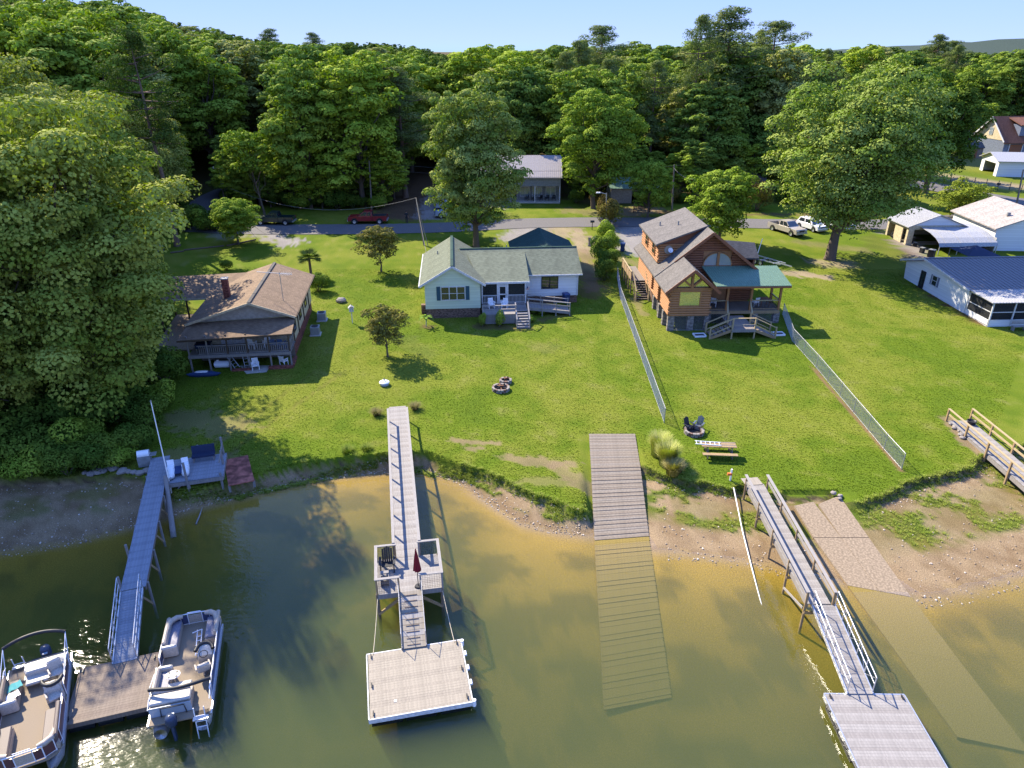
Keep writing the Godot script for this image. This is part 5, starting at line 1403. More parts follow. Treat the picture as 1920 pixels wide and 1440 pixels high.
func docks():
	var gw := [M.grey_wood, M.grey_wood_c, M.grey_wood_b]
	# --- centre dock
	var t := thing("pier", "long weathered grey pier with railed lookout deck on posts", "pier", Vector3(-8.72, 1.3, -48.05), 10)
	planks(t, -0.63, 0.63, 0.0, 17.9, 0.0, 0.145, gw)
	for s in [-1, 1]:
		beam(t, "stringer", Vector3(s * 0.6, -0.17, 0.05), Vector3(s * 0.6, -0.17, 17.9), 0.06, 0.24, M.grey_wood_b)
		for i in 9:
			var z := 2.3 + i * 1.94
			bx(t, "rail_post", Vector3(0.09, 1.2, 0.09), Vector3(s * 0.685, 0.38, z), M.grey_wood)
		beam(t, "rail_cap", Vector3(s * 0.68, 0.995, 2.2), Vector3(s * 0.68, 0.995, 17.9), 0.15, 0.04, M.grey_wood_c)
		beam(t, "step_edge", Vector3(s * 0.69, -0.03, 0.2), Vector3(s * 0.69, -0.03, 2.3), 0.1, 0.05, M.grey_wood_c)
	for i in 6:
		var z := 4.0 + i * 2.75
		var b0 := -1.3 - clampf((z - 9.0) * 0.13, 0.0, 1.6)
		for s in [-1, 1]: rod(t, "pile", Vector3(s * 0.58, b0, z), Vector3(s * 0.58, -0.05, z), 0.08, M.pile_wood)
		beam(t, "cross_beam", Vector3(-0.75, -0.33, z), Vector3(0.75, -0.33, z), 0.08, 0.18, M.pile_wood)
	# lookout deck
	planks(t, -1.62, 1.66, 17.92, 20.62, 0.0, 0.142, gw, "deck_board")
	for z in [17.95, 20.6]: beam(t, "rim_board", Vector3(-1.62, -0.17, z), Vector3(1.66, -0.17, z), 0.05, 0.24, M.grey_wood_b)
	for x in [-1.64, 1.68]: beam(t, "rim_board", Vector3(x, -0.17, 17.95), Vector3(x, -0.17, 20.6), 0.05, 0.24, M.grey_wood_b)
	for x in [-1.6, 1.62]:
		for z in [18.0, 20.55]:
			rod(t, "pile", Vector3(x, -2.9, z), Vector3(x, 0.0, z), 0.085, M.pile_wood)
	beam(t, "brace", Vector3(-1.6, -1.25, 20.6), Vector3(-0.3, -0.25, 20.6), 0.07, 0.14, M.treated_wood)
	beam(t, "brace", Vector3(1.62, -1.25, 20.6), Vector3(0.3, -0.25, 20.6), 0.07, 0.14, M.treated_wood)
	beam(t, "brace", Vector3(-1.6, -1.25, 18.0), Vector3(0.4, -0.25, 18.0), 0.07, 0.14, M.treated_wood)
	var caps := [[Vector3(-1.6, 0, 17.98), Vector3(-0.62, 0, 17.98)], [Vector3(-1.6, 0, 17.98), Vector3(-1.6, 0, 20.58)], [Vector3(-1.6, 0, 20.58), Vector3(-0.52, 0, 20.58)], [Vector3(0.62, 0, 17.95), Vector3(1.64, 0, 17.95)], [Vector3(1.64, 0, 17.95), Vector3(1.64, 0, 20.58)], [Vector3(1.64, 0, 20.58), Vector3(0.56, 0, 20.58)]]
	var done := 0
	for c in caps:
		var e: Vector3 = (c[1] - c[0]).normalized() * 0.08
		beam(t, "rail_cap", c[0] - e + Vector3(0, 0.95 + 0.002 * done, 0), c[1] + e + Vector3(0, 0.95 + 0.002 * done, 0), 0.15, 0.045, M.grey_wood_c)
		wire_panel(t, c[0], c[1], 0.06, 0.9, 0.11, 0.008, M.black)
		for p in [c[0], c[1]]: bx(t, "rail_post", Vector3(0.09, 0.92, 0.09), p + Vector3(0.003 * done, 0.46, 0.003 * done), M.grey_wood if done % 2 else M.treated_wood)
		done += 1
	# gangway down to the float
	var g := thing("gangway", "short cleated gangway sloping from the lookout deck to the beige float", "gangway", Vector3(-8.72, 1.3, -48.05), 10)
	planks(g, -0.53, 0.58, 20.62, 23.6, 0.02, 0.3, [M.beige_plank_b, M.grey_wood_c], "plank", 0.05, -0.78)
	for i in 9: bx(g, "cleat", Vector3(0.62, 0.03, 0.045), Vector3(0.02, -0.045 - i * 0.088 + 0.02, 20.85 + i * 0.325), M.brown_plank_b)
	for x in [-0.54, 0.6]:
		beam(g, "side_rail", Vector3(x, 0.02, 20.66), Vector3(x, -0.77, 23.6), 0.05, 0.16, M.grey_wood_b)
		rod(g, "hand_rail", Vector3(x, 0.75, 20.7), Vector3(x, 0.05, 23.5), 0.014, M.galv)
		for i in 4:
			var q := i / 3.0
			rod(g, "rail_upright", Vector3(x, -0.02 - 0.75 * q, 20.72 + 2.75 * q), Vector3(x, 0.74 - 0.69 * q, 20.72 + 2.75 * q), 0.014, M.galv)
	# beige float
	var f := thing("floating_dock", "square beige plank float with white bumpers at the gangway foot", "float", Vector3(-6.77, 0.45, -24.45), 12)
	planks(f, 0.06, 4.38, 0.02, 3.62, 0.0, 0.1385, [M.beige_plank, M.beige_plank_b, M.beige_plank])
	float_frame(f, 4.42, 3.64, M.white_paint)
	for q in [[0.2, 0.2], [4.2, 0.18], [4.22, 1.75], [4.22, 3.35], [0.2, 3.4], [0.18, 1.9]]: dock_cleat(f, Vector3(q[0], 0, q[1]))
	for q in [[4.46, 0.1], [4.48, 3.6]]: rod(f, "corner_bumper", Vector3(q[0], -0.28, q[1]), Vector3(q[0], 0.06, q[1]), 0.09, M.plastic_white)
	for i in 3: rod(f, "side_bumper", Vector3(4.52, -0.06, 0.7 + i * 0.85), Vector3(4.52, -0.06, 0.95 + i * 0.85), 0.06, M.plastic_white)
	bx(f, "hatch", Vector3(0.12, 0.012, 0.12), Vector3(1.15, 0.008, 2.9), M.white_paint)
	# mooring ropes
	for a in [[Vector3(-1.6, -0.2, 20.6), Vector3(0.3, 0.02, 0.1), "pale mooring rope from the lookout deck to the float corner nearer the pontoon boats"], [Vector3(1.64, -0.2, 20.6), Vector3(4.1, 0.02, 0.1), "pale mooring rope from the lookout deck to the float corner with round white bumpers"]]:
		var p0: Vector3 = t.transform * a[0]; var p1: Vector3 = f.transform * a[1]
		var b := MB.new(); var pts := []; var rd := []
		for i in 7:
			var q := i / 6.0
			pts.append(p0.lerp(p1, q) - Vector3(0, 0.12 * sin(PI * q), 0)); rd.append(0.016)
		b.tube(pts, rd, 5)
		tag(built(self, "mooring_rope", b, M.rope), a[2], "rope")
	# on the lookout deck
	adirondack(t.transform * Vector3(-1.05, 0, 18.75), 8, M.plastic_black, "black slatted lounge chair on the lookout deck")
	var st := thing("step_stool", "small wooden step stool beside the black lounge chair", "stool", t.transform * Vector3(-1.2, 0, 19.75), 10)
	for i in 3: bx(st, "tread", Vector3(0.42, 0.04, 0.2), Vector3(0, 0.5 - i * 0.17, -0.2 + i * 0.2), M.brown_plank if i else M.grey_wood)
	for s in [-1, 1]: bx(st, "side", Vector3(0.03, 0.46, 0.62), Vector3(s * 0.2, 0.23, 0.0), M.grey_wood_b)
	var u := thing("closed_umbrella", "closed dark red patio umbrella on the lookout deck", "umbrella", t.transform * Vector3(0.45, 0, 20.35), 0)
	rod(u, "pole", Vector3(0, 0, 0), Vector3(-0.06, 2.1, -0.3), 0.022, M.black)
	cyl(u, "base", 0.2, 0.16, 0.08, Vector3(0, 0.04, 0), M.black, 14)
	var b2 := MB.new()
	var prof := [[0.22, 0.95], [0.17, 1.25], [0.13, 1.55], [0.075, 1.85], [0.02, 2.15]]
	var rings := []
	for pr in prof:
		var ring := []
		for k in 16:
			var a := -TAU * k / 16
			var r: float = pr[0] * (1.0 if k % 2 else 0.66)
			ring.append(Vector3(cos(a) * r - 0.06 * pr[1] / 2.1, pr[1], sin(a) * r - 0.3 * pr[1] / 2.1))
		rings.append(ring)
	b2.loft(rings)
	built(u, "canopy", b2, M.red_cloth)
	# --- left dock
	var sl := [M.slate_plank, M.slate_plank_b, M.slate_plank]
	t = thing("shaded_pier", "blue grey pier with corner deck in the shade of the big trees", "pier", Vector3(-23.07, 1.5, -39.8), 18.7)
	planks(t, -0.58, 0.58, -0.6, 12.75, 0.0, 0.145, sl)
	for s in [-1, 1]: beam(t, "stringer", Vector3(s * 0.54, -0.17, -0.5), Vector3(s * 0.54, -0.17, 12.7), 0.06, 0.24, M.brown_plank)
	for i in 5:
		var z := 1.6 + i * 2.7
		for s in [-1, 1]:
			rod(t, "pile", Vector3(s * 0.62, -3.2, z), Vector3(s * 0.62, -0.05 if i < 3 else (0.6 if s < 0 else -0.05), z), 0.07, M.grey_wood_b)
		beam(t, "brace", Vector3(0.62, -1.5, z), Vector3(0.35, -0.3, z + 0.7), 0.06, 0.1, M.treated_wood)
	# corner deck
	var d := Node3D.new(); d.name = "frame"
	var dk := Transform3D(Basis.from_euler(Vector3(0, deg_to_rad(16.0), 0)), Vector3(-22.35, 1.52, -36.85))
	var inv := t.transform.affine_inverse() * dk
	d.free()
	for i in 20:
		var p := inv * Vector3(2.15, -0.022, -2.85 + i * 0.145)
		mi(t, "deck_board", boxm(Vector3(4.25, 0.045, 0.135)), sl[i % 3], p, inv.basis)
	for a in [[Vector3(0.1, -0.17, 0.02), Vector3(4.25, -0.17, 0.02)], [Vector3(4.25, -0.17, 0), Vector3(4.25, -0.17, -2.9)]]: beam(t, "rim_board", inv * a[0], inv * a[1], 0.05, 0.24, M.grey_wood_b)
	for q in [[0.55, -0.1, -0.2], [2.2, 0.0, -0.2], [2.15, 0.06, 1.35], [4.1, -0.1, 0.2], [4.1, -2.8, 1.3], [2.6, -2.85, 0.9], [4.15, -1.5, 1.0]]:
		rod(t, "post", inv * Vector3(q[0], -1.3, q[1]), inv * Vector3(q[0], q[2], q[1]), 0.075, M.grey_wood_b)
	beam(t, "rail", inv * Vector3(4.15, 0.95, -2.8), inv * Vector3(4.15, 0.9, -0.2), 0.06, 0.1, M.grey_wood_b)
	# gangway
	g = thing("aluminium_gangway", "pale aluminium gangway between the shaded pier and brown float", "gangway", Vector3(-23.07, 1.5, -39.8), 18.7)
	gangway(g, -0.52, 0.42, 12.78, 16.7, -0.03, -0.98, sl)
	f = thing("brown_floating_dock", "brown plank float moored between the two pontoon boats", "float", Vector3(-19.58, 0.5, -23.57), 17.2)
	planks(f, 0.04, 3.26, 0.02, 3.12, 0.0, 0.135, [M.brown_plank, M.brown_plank_b, M.brown_plank])
	float_frame(f, 3.3, 3.14, M.brown_plank_b)
	for q in [[0.15, 0.2], [0.12, 2.9], [3.12, 0.3]]: dock_cleat(f, Vector3(q[0], 0, q[1]))
	# driftwood pile and flag pole at the pier corner
	var o := mi(self, "timber_pile", cylm(0.17, 0.13, 4.3, 10), M.grey_wood_b, Vector3(-20.95, 0.45, -35.8), Basis.IDENTITY)
	var pa := Vector3(-21.55, 1.75, -37.4); var pb := Vector3(-20.1, -0.25, -34.2)
	var kk := along(pb, pa); o.transform = Transform3D(Basis(kk.x, kk.z, -kk.y), (pa + pb) / 2)
	tag(o, "stout round timber leaning off the shaded pier into the water", "post")
	var fp := thing("flag_pole", "tall thin bare white pole standing at the shaded pier corner", "pole", Vector3(-21.35, 0.2, -37.3))
	rod(fp, "pole", Vector3.ZERO, Vector3(-0.25, 6.6, -0.6), 0.045, M.pvc, 0.025)
	rod(fp, "finial", Vector3(-0.25, 6.6, -0.6), Vector3(-0.255, 6.72, -0.61), 0.04, M.galv)
	# pedal boat, bench, grill on the corner deck
	var pb2 := thing("pedal_boat", "white two hulled pedal boat resting on the corner deck", "pedal boat", dk * Vector3(1.55, 0.02, -1.1), 22)
	for s in [-1, 1]:
		var b := MB.new()
		b.tube([Vector3(s * 0.42, 0.16, -0.75), Vector3(s * 0.42, 0.17, -0.6), Vector3(s * 0.42, 0.19, 0.0), Vector3(s * 0.42, 0.19, 0.6), Vector3(s * 0.42, 0.22, 0.85)], [0.08, 0.2, 0.24, 0.22, 0.06], 12)
		built(pb2, "hull", b, M.plastic_white)
		bx(pb2, "seat_back", Vector3(0.4, 0.4, 0.1), Vector3(s * 0.42, 0.52, -0.55), M.plastic_white, 0, -14)
		bx(pb2, "seat", Vector3(0.4, 0.08, 0.4), Vector3(s * 0.42, 0.4, -0.25), M.plastic_white)
	bx(pb2, "bridge", Vector3(0.6, 0.08, 0.9), Vector3(0, 0.24, 0), M.plastic_blue)
	var bn := thing("dock_bench", "navy cushioned bench at the back of the corner deck", "bench", dk * Vector3(2.95, 0, -2.35), 16)
	bx(bn, "seat", Vector3(1.4, 0.14, 0.5), Vector3(0, 0.42, 0), M.navy); bx(bn, "backrest", Vector3(1.4, 0.5, 0.12), Vector3(0, 0.72, -0.28), M.navy, 0, -10)
	for q in [[-1, -1], [1, -1], [-1, 1], [1, 1]]: bx(bn, "leg", Vector3(0.07, 0.36, 0.07), Vector3(q[0] * 0.62, 0.18, q[1] * 0.18), M.grey_wood_b)
	var gr := thing("covered_grill", "grey cabinet grill with pale lid at the head of the shaded pier", "grill", t.transform * Vector3(-0.95, -0.45, -0.6), 18)
	bx(gr, "cabinet", Vector3(0.8, 0.75, 0.55), Vector3(0, 0.4, 0), M.siding_grey)
	var b3 := MB.new(); b3.tube([Vector3(-0.36, 0.86, 0), Vector3(0.36, 0.86, 0)], [0.25, 0.25], 12); built(gr, "lid", b3, M.plastic_white)
	bx(gr, "side_shelf", Vector3(0.35, 0.04, 0.45), Vector3(0.58, 0.76, 0), M.galv)
	# red mat
	var cs := [PH(420, 865, 1.0), PH(465, 856, 1.0), PH(477.5, 902.5, 0.9), PH(428.7, 912.5, 0.9)]
	var pts2 := []
	for c in [3, 2, 1, 0]: pts2.append(Vector3(cs[c].x, maxf(cs[c].y, ground_y(cs[c].x, cs[c].z)) + 0.08, cs[c].z))
	var rm := thing("red_platform", "low platform with faded red surface on the bank beside the corner deck", "platform")
	slab(rm, "top", pts2, Vector3(0, -0.06, 0), M.red_mat)
	for p in pts2: bx(rm, "foot", Vector3(0.12, 0.5, 0.12), p.lerp((pts2[0] + pts2[2]) / 2, 0.06) - Vector3(0, 0.3, 0), M.grey_wood_b)
	# --- right dock
	t = thing("plank_pier", "grey pier with wide board railings beside the concrete ramp", "pier", Vector3(15.12, 1.4, -37.3), -0.5)
	planks(t, -0.56, 0.56, 0.0, 10.55, 0.0, 0.145, gw)
	bx(t, "landing_plate", Vector3(1.1, 0.03, 0.8), Vector3(-0.1, 0.012, -0.25), M.beige_plank, 8)
	for s in [-1, 1]:
		beam(t, "stringer", Vector3(s * 0.54, -0.17, 0), Vector3(s * 0.54, -0.17, 10.5), 0.06, 0.24, M.grey_wood_b)
		beam(t, "rail_cap", Vector3(s * 0.66, 0.74, 0.1), Vector3(s * 0.66, 0.74, 10.6), 0.17, 0.045, M.grey_wood_c)
		beam(t, "rail_board", Vector3(s * 0.67, 0.38, 0.2), Vector3(s * 0.67, 0.38, 10.5), 0.045, 0.16, M.grey_wood)
		for i in 5:
			var z := 0.35 + i * 2.55
			rod(t, "pile", Vector3(s * 0.66, -2.4, z), Vector3(s * 0.66, 0.7, z), 0.07, M.treated_wood)
			if s < 0 and i > 0: beam(t, "cross_beam", Vector3(-0.7, -0.5, z + 0.08), Vector3(0.7, -0.5, z + 0.08), 0.06, 0.14, M.treated_wood)
	beam(t, "brace", Vector3(-0.7, -1.2, 8.05), Vector3(-0.7, -0.4, 10.4), 0.05, 0.12, M.grey_wood_c)
	g = thing("railed_gangway", "pale metal gangway with pipe rails down to the grey float", "gangway", Vector3(15.12, 1.4, -37.3), -0.5)
	gangway(g, -0.35, 0.7, 10.6, 15.15, -0.02, -0.85, gw)
	f = thing("grey_floating_dock", "large grey plank float at the foot of the pipe railed gangway", "float", Vector3(13.62, 0.5, -22.2), -0.8)
	planks(f, 0.04, 3.44, 0.02, 6.2, 0.0, 0.138, gw)
	float_frame(f, 3.48, 6.22, M.alu)
	for q in [[0.2, 0.2], [3.3, 0.2]]: dock_cleat(f, Vector3(q[0], 0, q[1]))
	for i in 6: rod(f, "side_bumper", Vector3(-0.05, -0.1, 0.5 + i * 0.9), Vector3(-0.05, -0.1, 0.85 + i * 0.9), 0.05, M.plastic_black)
	# --- timber walkway at the far right
	t = thing("timber_walkway", "railed timber walkway of fresh yellow wood beside the cut bank", "walkway", Vector3(32.75, 1.25, -46.0), 0.0)
	planks(t, -0.8, 0.8, 0.3, 12.5, 0.1, 0.145, gw, "plank", 0.045, -0.05)
	for s in [-1, 1]:
		beam(t, "rail_cap", Vector3(s * 0.86, 0.92, 0.0), Vector3(s * 0.86, 0.86, 12.5), 0.15, 0.05, M.new_wood)
		beam(t, "rail_board", Vector3(s * 0.84, 0.5, 0.0), Vector3(s * 0.84, 0.45, 12.5), 0.045, 0.14, M.new_wood)
		beam(t, "stringer", Vector3(s * 0.78, -0.12, 0.2), Vector3(s * 0.78, -0.25, 12.5), 0.06, 0.26, M.grey_wood_b)
		for i in 6: bx(t, "post", Vector3(0.12, 2.4 if i > 2 else 1.5, 0.12), Vector3(s * 0.86, 0.9 - (1.2 if i > 2 else 0.75), 0.05 + i * 2.4), M.treated_wood)
	for a in [[31.95, -45.4], [31.85, -44.8], [32.05, -44.4], [31.8, -43.9], [31.7, -43.5], [32.0, -45.0]]:
		stone_at(Vector3(a[0], ground_y(a[0], a[1]), a[1]), 0.2, "pale rubble stone at the head of the timber walkway", "rubble at the timber walkway")
	var pot := thing("black_pot", "black round planter tub at the head of the timber walkway", "planter", Vector3(33.25, ground_y(33.2, -45.6) + 0.02, -45.2))
	var b4 := MB.new(); b4.lathe([[0.0, 0.02], [0.22, 0.02], [0.3, 0.4], [0.33, 0.42], [0.28, 0.42], [0.24, 0.3], [0.0, 0.3]], Vector3.ZERO, 14); built(pot, "tub", b4, M.plastic_black)

func gangway(g: Node3D, x0: float, x1: float, z0: float, z1: float, y0: float, y1: float, ms: Array):
	planks(g, x0, x1, z0, z1, y0, 0.145, ms, "plank", 0.04, y1)
	for x in [x0 - 0.03, x1 + 0.03]:
		beam(g, "side_channel", Vector3(x, y0 - 0.02, z0), Vector3(x, y1 - 0.02, z1), 0.05, 0.18, M.alu)
		rod(g, "hand_rail", Vector3(x, y0 + 0.9, z0 + 0.05), Vector3(x, y1 + 0.9, z1 - 0.05), 0.027, M.alu)
		rod(g, "mid_rail", Vector3(x, y0 + 0.5, z0 + 0.05), Vector3(x, y1 + 0.5, z1 - 0.05), 0.024, M.alu)
		for i in 6:
			var q := i / 5.0
			var z := lerpf(z0 + 0.06, z1 - 0.06, q); var y := lerpf(y0, y1, q)
			rod(g, "rail_upright", Vector3(x, y, z), Vector3(x, y + 0.9, z), 0.026, M.alu)
		for i in 5:
			var q := i / 5.0; var q2 := (i + 1) / 5.0
			rod(g, "truss_bar", Vector3(x, lerpf(y0, y1, q) + (0.9 if i % 2 else 0.05), lerpf(z0, z1, q)), Vector3(x, lerpf(y0, y1, q2) + (0.05 if i % 2 else 0.9), lerpf(z0, z1, q2)), 0.009, M.alu)

func float_frame(f: Node3D, w: float, d: float, m: Material):
	for z in [0.0, d]: bx(f, "fascia", Vector3(w, 0.24, 0.05), Vector3(w / 2, -0.11, z), m)
	for x in [0.0, w]: bx(f, "fascia", Vector3(0.05, 0.23, d - 0.05), Vector3(x, -0.112, d / 2), m)
	for i in 3:
		for j in 2: bx(f, "float_drum", Vector3(w / 3.4, 0.42, d / 2.4), Vector3(w * (i + 0.5) / 3, -0.42, d * (j + 0.5) / 2), M.plastic_black)

func dock_cleat(f: Node3D, p: Vector3):
	var b := MB.new()
	b.box(Vector3(0.06, 0.06, 0.05), p + Vector3(0, 0.03, -0.05)); b.box(Vector3(0.06, 0.06, 0.05), p + Vector3(0, 0.03, 0.05)); b.box(Vector3(0.05, 0.03, 0.26), p + Vector3(0, 0.075, 0))
	built(f, "dock_cleat", b, M.black)

func wire_panel(par: Node, a: Vector3, b: Vector3, y0: float, y1: float, gap: float, r: float, m: Material):
	var k := MB.new()
	var n := int(a.distance_to(b) / gap)
	for i in range(1, n): k.box(Vector3(r, y1 - y0, r), a.lerp(b, float(i) / n) + Vector3(0, (y0 + y1) / 2, 0))
	for i in int((y1 - y0) / gap) + 1: k.beam(a + Vector3(0, y0 + i * gap, 0), b + Vector3(0, y0 + i * gap, 0), r, r)
	built(par, "wire_mesh", k, m)

func adirondack(at: Vector3, yaw: float, m: Material, label: String, size := 1.0):
	var o := thing("lounge_chair", label, "chair", at, yaw)
	o.scale = Vector3.ONE * size
	for i in 5:
		var x := (i - 2) * 0.11
		bx(o, "back_slat", Vector3(0.095, 0.85 - absf(i - 2) * 0.07, 0.03), Vector3(x, 0.72 - absf(i - 2) * 0.03, -0.36), m, 0, -20)
		bx(o, "seat_slat", Vector3(0.58, 0.03, 0.09), Vector3(0, 0.3 + i * 0.025, -0.2 + i * 0.11), m)
	for s in [-1, 1]:
		bx(o, "armrest", Vector3(0.13, 0.03, 0.65), Vector3(s * 0.37, 0.58, 0.0), m)
		bx(o, "leg", Vector3(0.06, 0.57, 0.09), Vector3(s * 0.34, 0.285, 0.28), m)
		bx(o, "leg", Vector3(0.06, 0.4, 0.09), Vector3(s * 0.3, 0.18, -0.32), m, 0, 20)

# ------------------------------------------------------------ boats
func boats():
	pontoon(Vector3(-14.6, 0.0, -23.5), 15.3, "white pontoon boat with tan couches and white helm", false)
	pontoon(Vector3(-20.2, 0.0, -21.2), 206.0, "maroon sided pontoon boat with teal towels and raised dark hoop", true)

func cushion(b: MB, s: Vector3, at: Vector3, k := Basis.IDENTITY, r := 0.04):   # soft edged block
	var h := s / 2
	var rings := []
	for q in [[-1.0, -r], [-1.0 + r * 1.2 / maxf(h.y, 0.02), 0.0], [1.0 - r * 1.2 / maxf(h.y, 0.02), 0.0], [1.0, -r]]:
		var ring := []
		for c in [[-1, 1, 0], [-1, 1, 1], [1, 1, 1], [1, 1, 0], [1, -1, 0], [1, -1, 1], [-1, -1, 1], [-1, -1, 0]]:
			var ex: float = h.x + q[1]; var ez: float = h.z + q[1]
			var cx: float = c[0] * (ex if (c[2] == 0) else ex - r); var cz: float = c[1] * (ez - r if (c[2] == 0) else ez)
			ring.append(at + k * Vector3(cx, h.y * q[0], cz))
		ring.reverse()
		rings.append(ring)
	for i in rings.size(): rings[i].reverse()
	b.loft(rings)

func pontoon(at: Vector3, yaw: float, label: String, second: bool):
	var t := thing("pontoon_boat", label, "boat", at, yaw, "")
	var W := 1.2; var L := 2.9; var DY := 0.68
	var side: Material = M.hull_maroon if second else M.hull_blue
	for s in [-1, 1]:
		var b := MB.new()
		b.tube([Vector3(s * 0.82, 0.42, -3.15), Vector3(s * 0.82, 0.30, -2.95), Vector3(s * 0.82, 0.2, -2.4), Vector3(s * 0.82, 0.18, 2.75), Vector3(s * 0.82, 0.2, 3.0)], [0.03, 0.17, 0.33, 0.33, 0.26], 16)
		built(t, "pontoon_tube", b, M.alu)
		for i in 6: bx(t, "deck_bracket", Vector3(0.3, 0.16, 0.1), Vector3(s * 0.82, 0.55, -2.2 + i * 0.9), M.alu)
	# deck plate with rounded bow corners
	var pts := []
	for q in [[-W, L], [W, L], [W, -L + 0.55], [W - 0.12, -L + 0.2], [W - 0.45, -L], [-W + 0.45, -L], [-W + 0.12, -L + 0.2], [-W, -L + 0.55]]: pts.append(Vector3(q[0], DY, q[1]))
	slab(t, "deck", pts, Vector3(0, -0.07, 0), M.carpet)
	for s in [-1, 1]: beam(t, "rub_rail", Vector3(s * (W + 0.03), DY - 0.04, L), Vector3(s * (W + 0.03), DY - 0.04, -L + 0.5), 0.06, 0.14, M.alu)
	# fence: panels and rails
	var H := 0.64
	var outl := [Vector3(-W + 0.02, 0, 2.1), Vector3(-W + 0.02, 0, 0.35), Vector3(-W + 0.02, 0, -0.25), Vector3(-W + 0.02, 0, -L + 0.75), Vector3(-W + 0.18, 0, -L + 0.3), Vector3(-W + 0.55, 0, -L + 0.1), Vector3(-0.32, 0, -L + 0.08), Vector3(0.32, 0, -L + 0.08), Vector3(W - 0.55, 0, -L + 0.1), Vector3(W - 0.18, 0, -L + 0.3), Vector3(W - 0.02, 0, -L + 0.75), Vector3(W - 0.02, 0, 2.1)]
	for i in outl.size() - 1:
		var a: Vector3 = outl[i]; var z: Vector3 = outl[i + 1]
		if i == 1: continue   # side gate
		var gate := i == 6
		beam(t, "fence_panel", a + Vector3(0, DY + 0.29, 0), z + Vector3(0, DY + 0.29, 0), 0.025, 0.5, M.vinyl if gate else side)
		rod(t, "top_rail", a + Vector3(0, DY + H, 0), z + Vector3(0, DY + H, 0), 0.026, M.rail_white)
		rod(t, "bottom_rail", a + Vector3(0, DY + 0.05, 0), z + Vector3(0, DY + 0.05, 0), 0.02, M.rail_white)
	for i in outl.size(): rod(t, "rail_post", outl[i] + Vector3(0, DY, 0), outl[i] + Vector3(0, DY + H, 0), 0.024, M.rail_white)
	rod(t, "gate_rail", Vector3(-0.3, DY + 0.72, -L + 0.1), Vector3(0.3, DY + 0.72, -L + 0.1), 0.022, M.rail_white)
	# couches: base, seat, back
	var list := [   # centre, size along z, which side, front or not
		[Vector3(-0.86, 0, -1.85), 1.75, -1], [Vector3(0.88, 0, -1.95), 1.45, 1], [Vector3(-0.86, 0, 1.1), 1.35, -1]]
	if second: list = [[Vector3(-0.86, 0, -1.6), 1.9, -1], [Vector3(0.86, 0, -1.7), 1.6, 1], [Vector3(0.86, 0, 1.0), 1.4, 1]]
	for c in list:
		var cx: Vector3 = c[0]; var sd: int = c[2]
		var b := MB.new(); b.box(Vector3(0.56, 0.3, c[1]), cx + Vector3(0, DY + 0.16, 0)); built(t, "couch_base", b, M.vinyl)
		b = MB.new(); cushion(b, Vector3(0.5, 0.13, c[1] - 0.06), cx + Vector3(-sd * 0.04, DY + 0.38, 0)); built(t, "seat_cushion", b, M.vinyl_mauve if second else M.vinyl_blue)
		b = MB.new(); cushion(b, Vector3(0.18, 0.36, c[1]), cx + Vector3(sd * 0.22, DY + 0.58, 0), Basis.from_euler(Vector3(0, 0, -sd * 0.16)), 0.05); built(t, "couch_back", b, M.vinyl_mauve if second else M.vinyl)
	# rounded couch ends at the bow and arm blocks
	for s in [-1, 1]:
		var b := MB.new()
		b.tube([Vector3(s * 1.07, DY + 0.62, -1.9), Vector3(s * 1.07, DY + 0.64, -2.2), Vector3(s * 0.98, DY + 0.65, -2.5), Vector3(s * 0.75, DY + 0.65, -2.68), Vector3(s * 0.5, DY + 0.62, -2.72)], [0.1, 0.12, 0.13, 0.13, 0.1], 8)
		built(t, "bow_bolster", b, M.vinyl)
	var arms := [[Vector3(-0.86, 0, -0.88), 0.66], [Vector3(-0.86, 0, 0.36), 0.66]] if not second else [[Vector3(0.86, 0, 0.25), 0.66]]
	for a in arms:
		var b := MB.new(); cushion(b, Vector3(a[1], 0.62, 0.2), a[0] + Vector3(0, DY + 0.33, 0), Basis.IDENTITY, 0.05); built(t, "arm_block", b, M.vinyl_light)
	# stern: bench back and sun pad
	var b5 := MB.new(); cushion(b5, Vector3(1.5, 0.34, 0.2), Vector3(-0.4, DY + 0.52, 1.72), Basis.IDENTITY, 0.05); built(t, "stern_back", b5, M.vinyl_light)
	b5 = MB.new(); cushion(b5, Vector3(1.5, 0.14, 0.5), Vector3(-0.4, DY + 0.36, 1.42)); built(t, "stern_seat", b5, M.vinyl_light)
	b5 = MB.new(); cushion(b5, Vector3(1.62, 0.16, 0.52), Vector3(-0.38, DY + 0.52, 2.1)); built(t, "sun_pad", b5, M.vinyl_light)
	bx(t, "stern_box", Vector3(1.6, 0.42, 0.9), Vector3(-0.38, DY + 0.21, 1.95), M.vinyl)
	beam(t, "stern_panel", Vector3(-1.18, DY + 0.27, 2.5), Vector3(0.46, DY + 0.27, 2.5), 0.03, 0.5, M.siding_grey if second else M.paint_silver)
	var hb := MB.new(); hb.tube([Vector3(-0.75, DY + 0.02, 2.56), Vector3(-0.72, DY + 0.5, 2.58), Vector3(0.2, DY + 0.5, 2.58), Vector3(0.24, DY + 0.02, 2.56)], [0.025, 0.025, 0.025, 0.025], 6); built(t, "stern_hoop", hb, M.black)
	# table with four cup holes
	if not second:
		var p := Vector3(-0.42, DY, 0.95)
		rod(t, "table_leg", p, p + Vector3(0, 0.62, 0), 0.035, M.alu)
		mi(t, "table_top", cylm(0.3, 0.3, 0.04, 18), M.plastic_white, p + Vector3(0, 0.64, 0), Basis.IDENTITY.scaled(Vector3(1.0, 1, 0.8)))
		for q in [[-0.15, -0.12], [0.15, -0.12], [-0.15, 0.12], [0.15, 0.12]]: cyl(t, "cup_holder", 0.06, 0.06, 0.03, p + Vector3(q[0], 0.662, q[1]), M.black, 10)
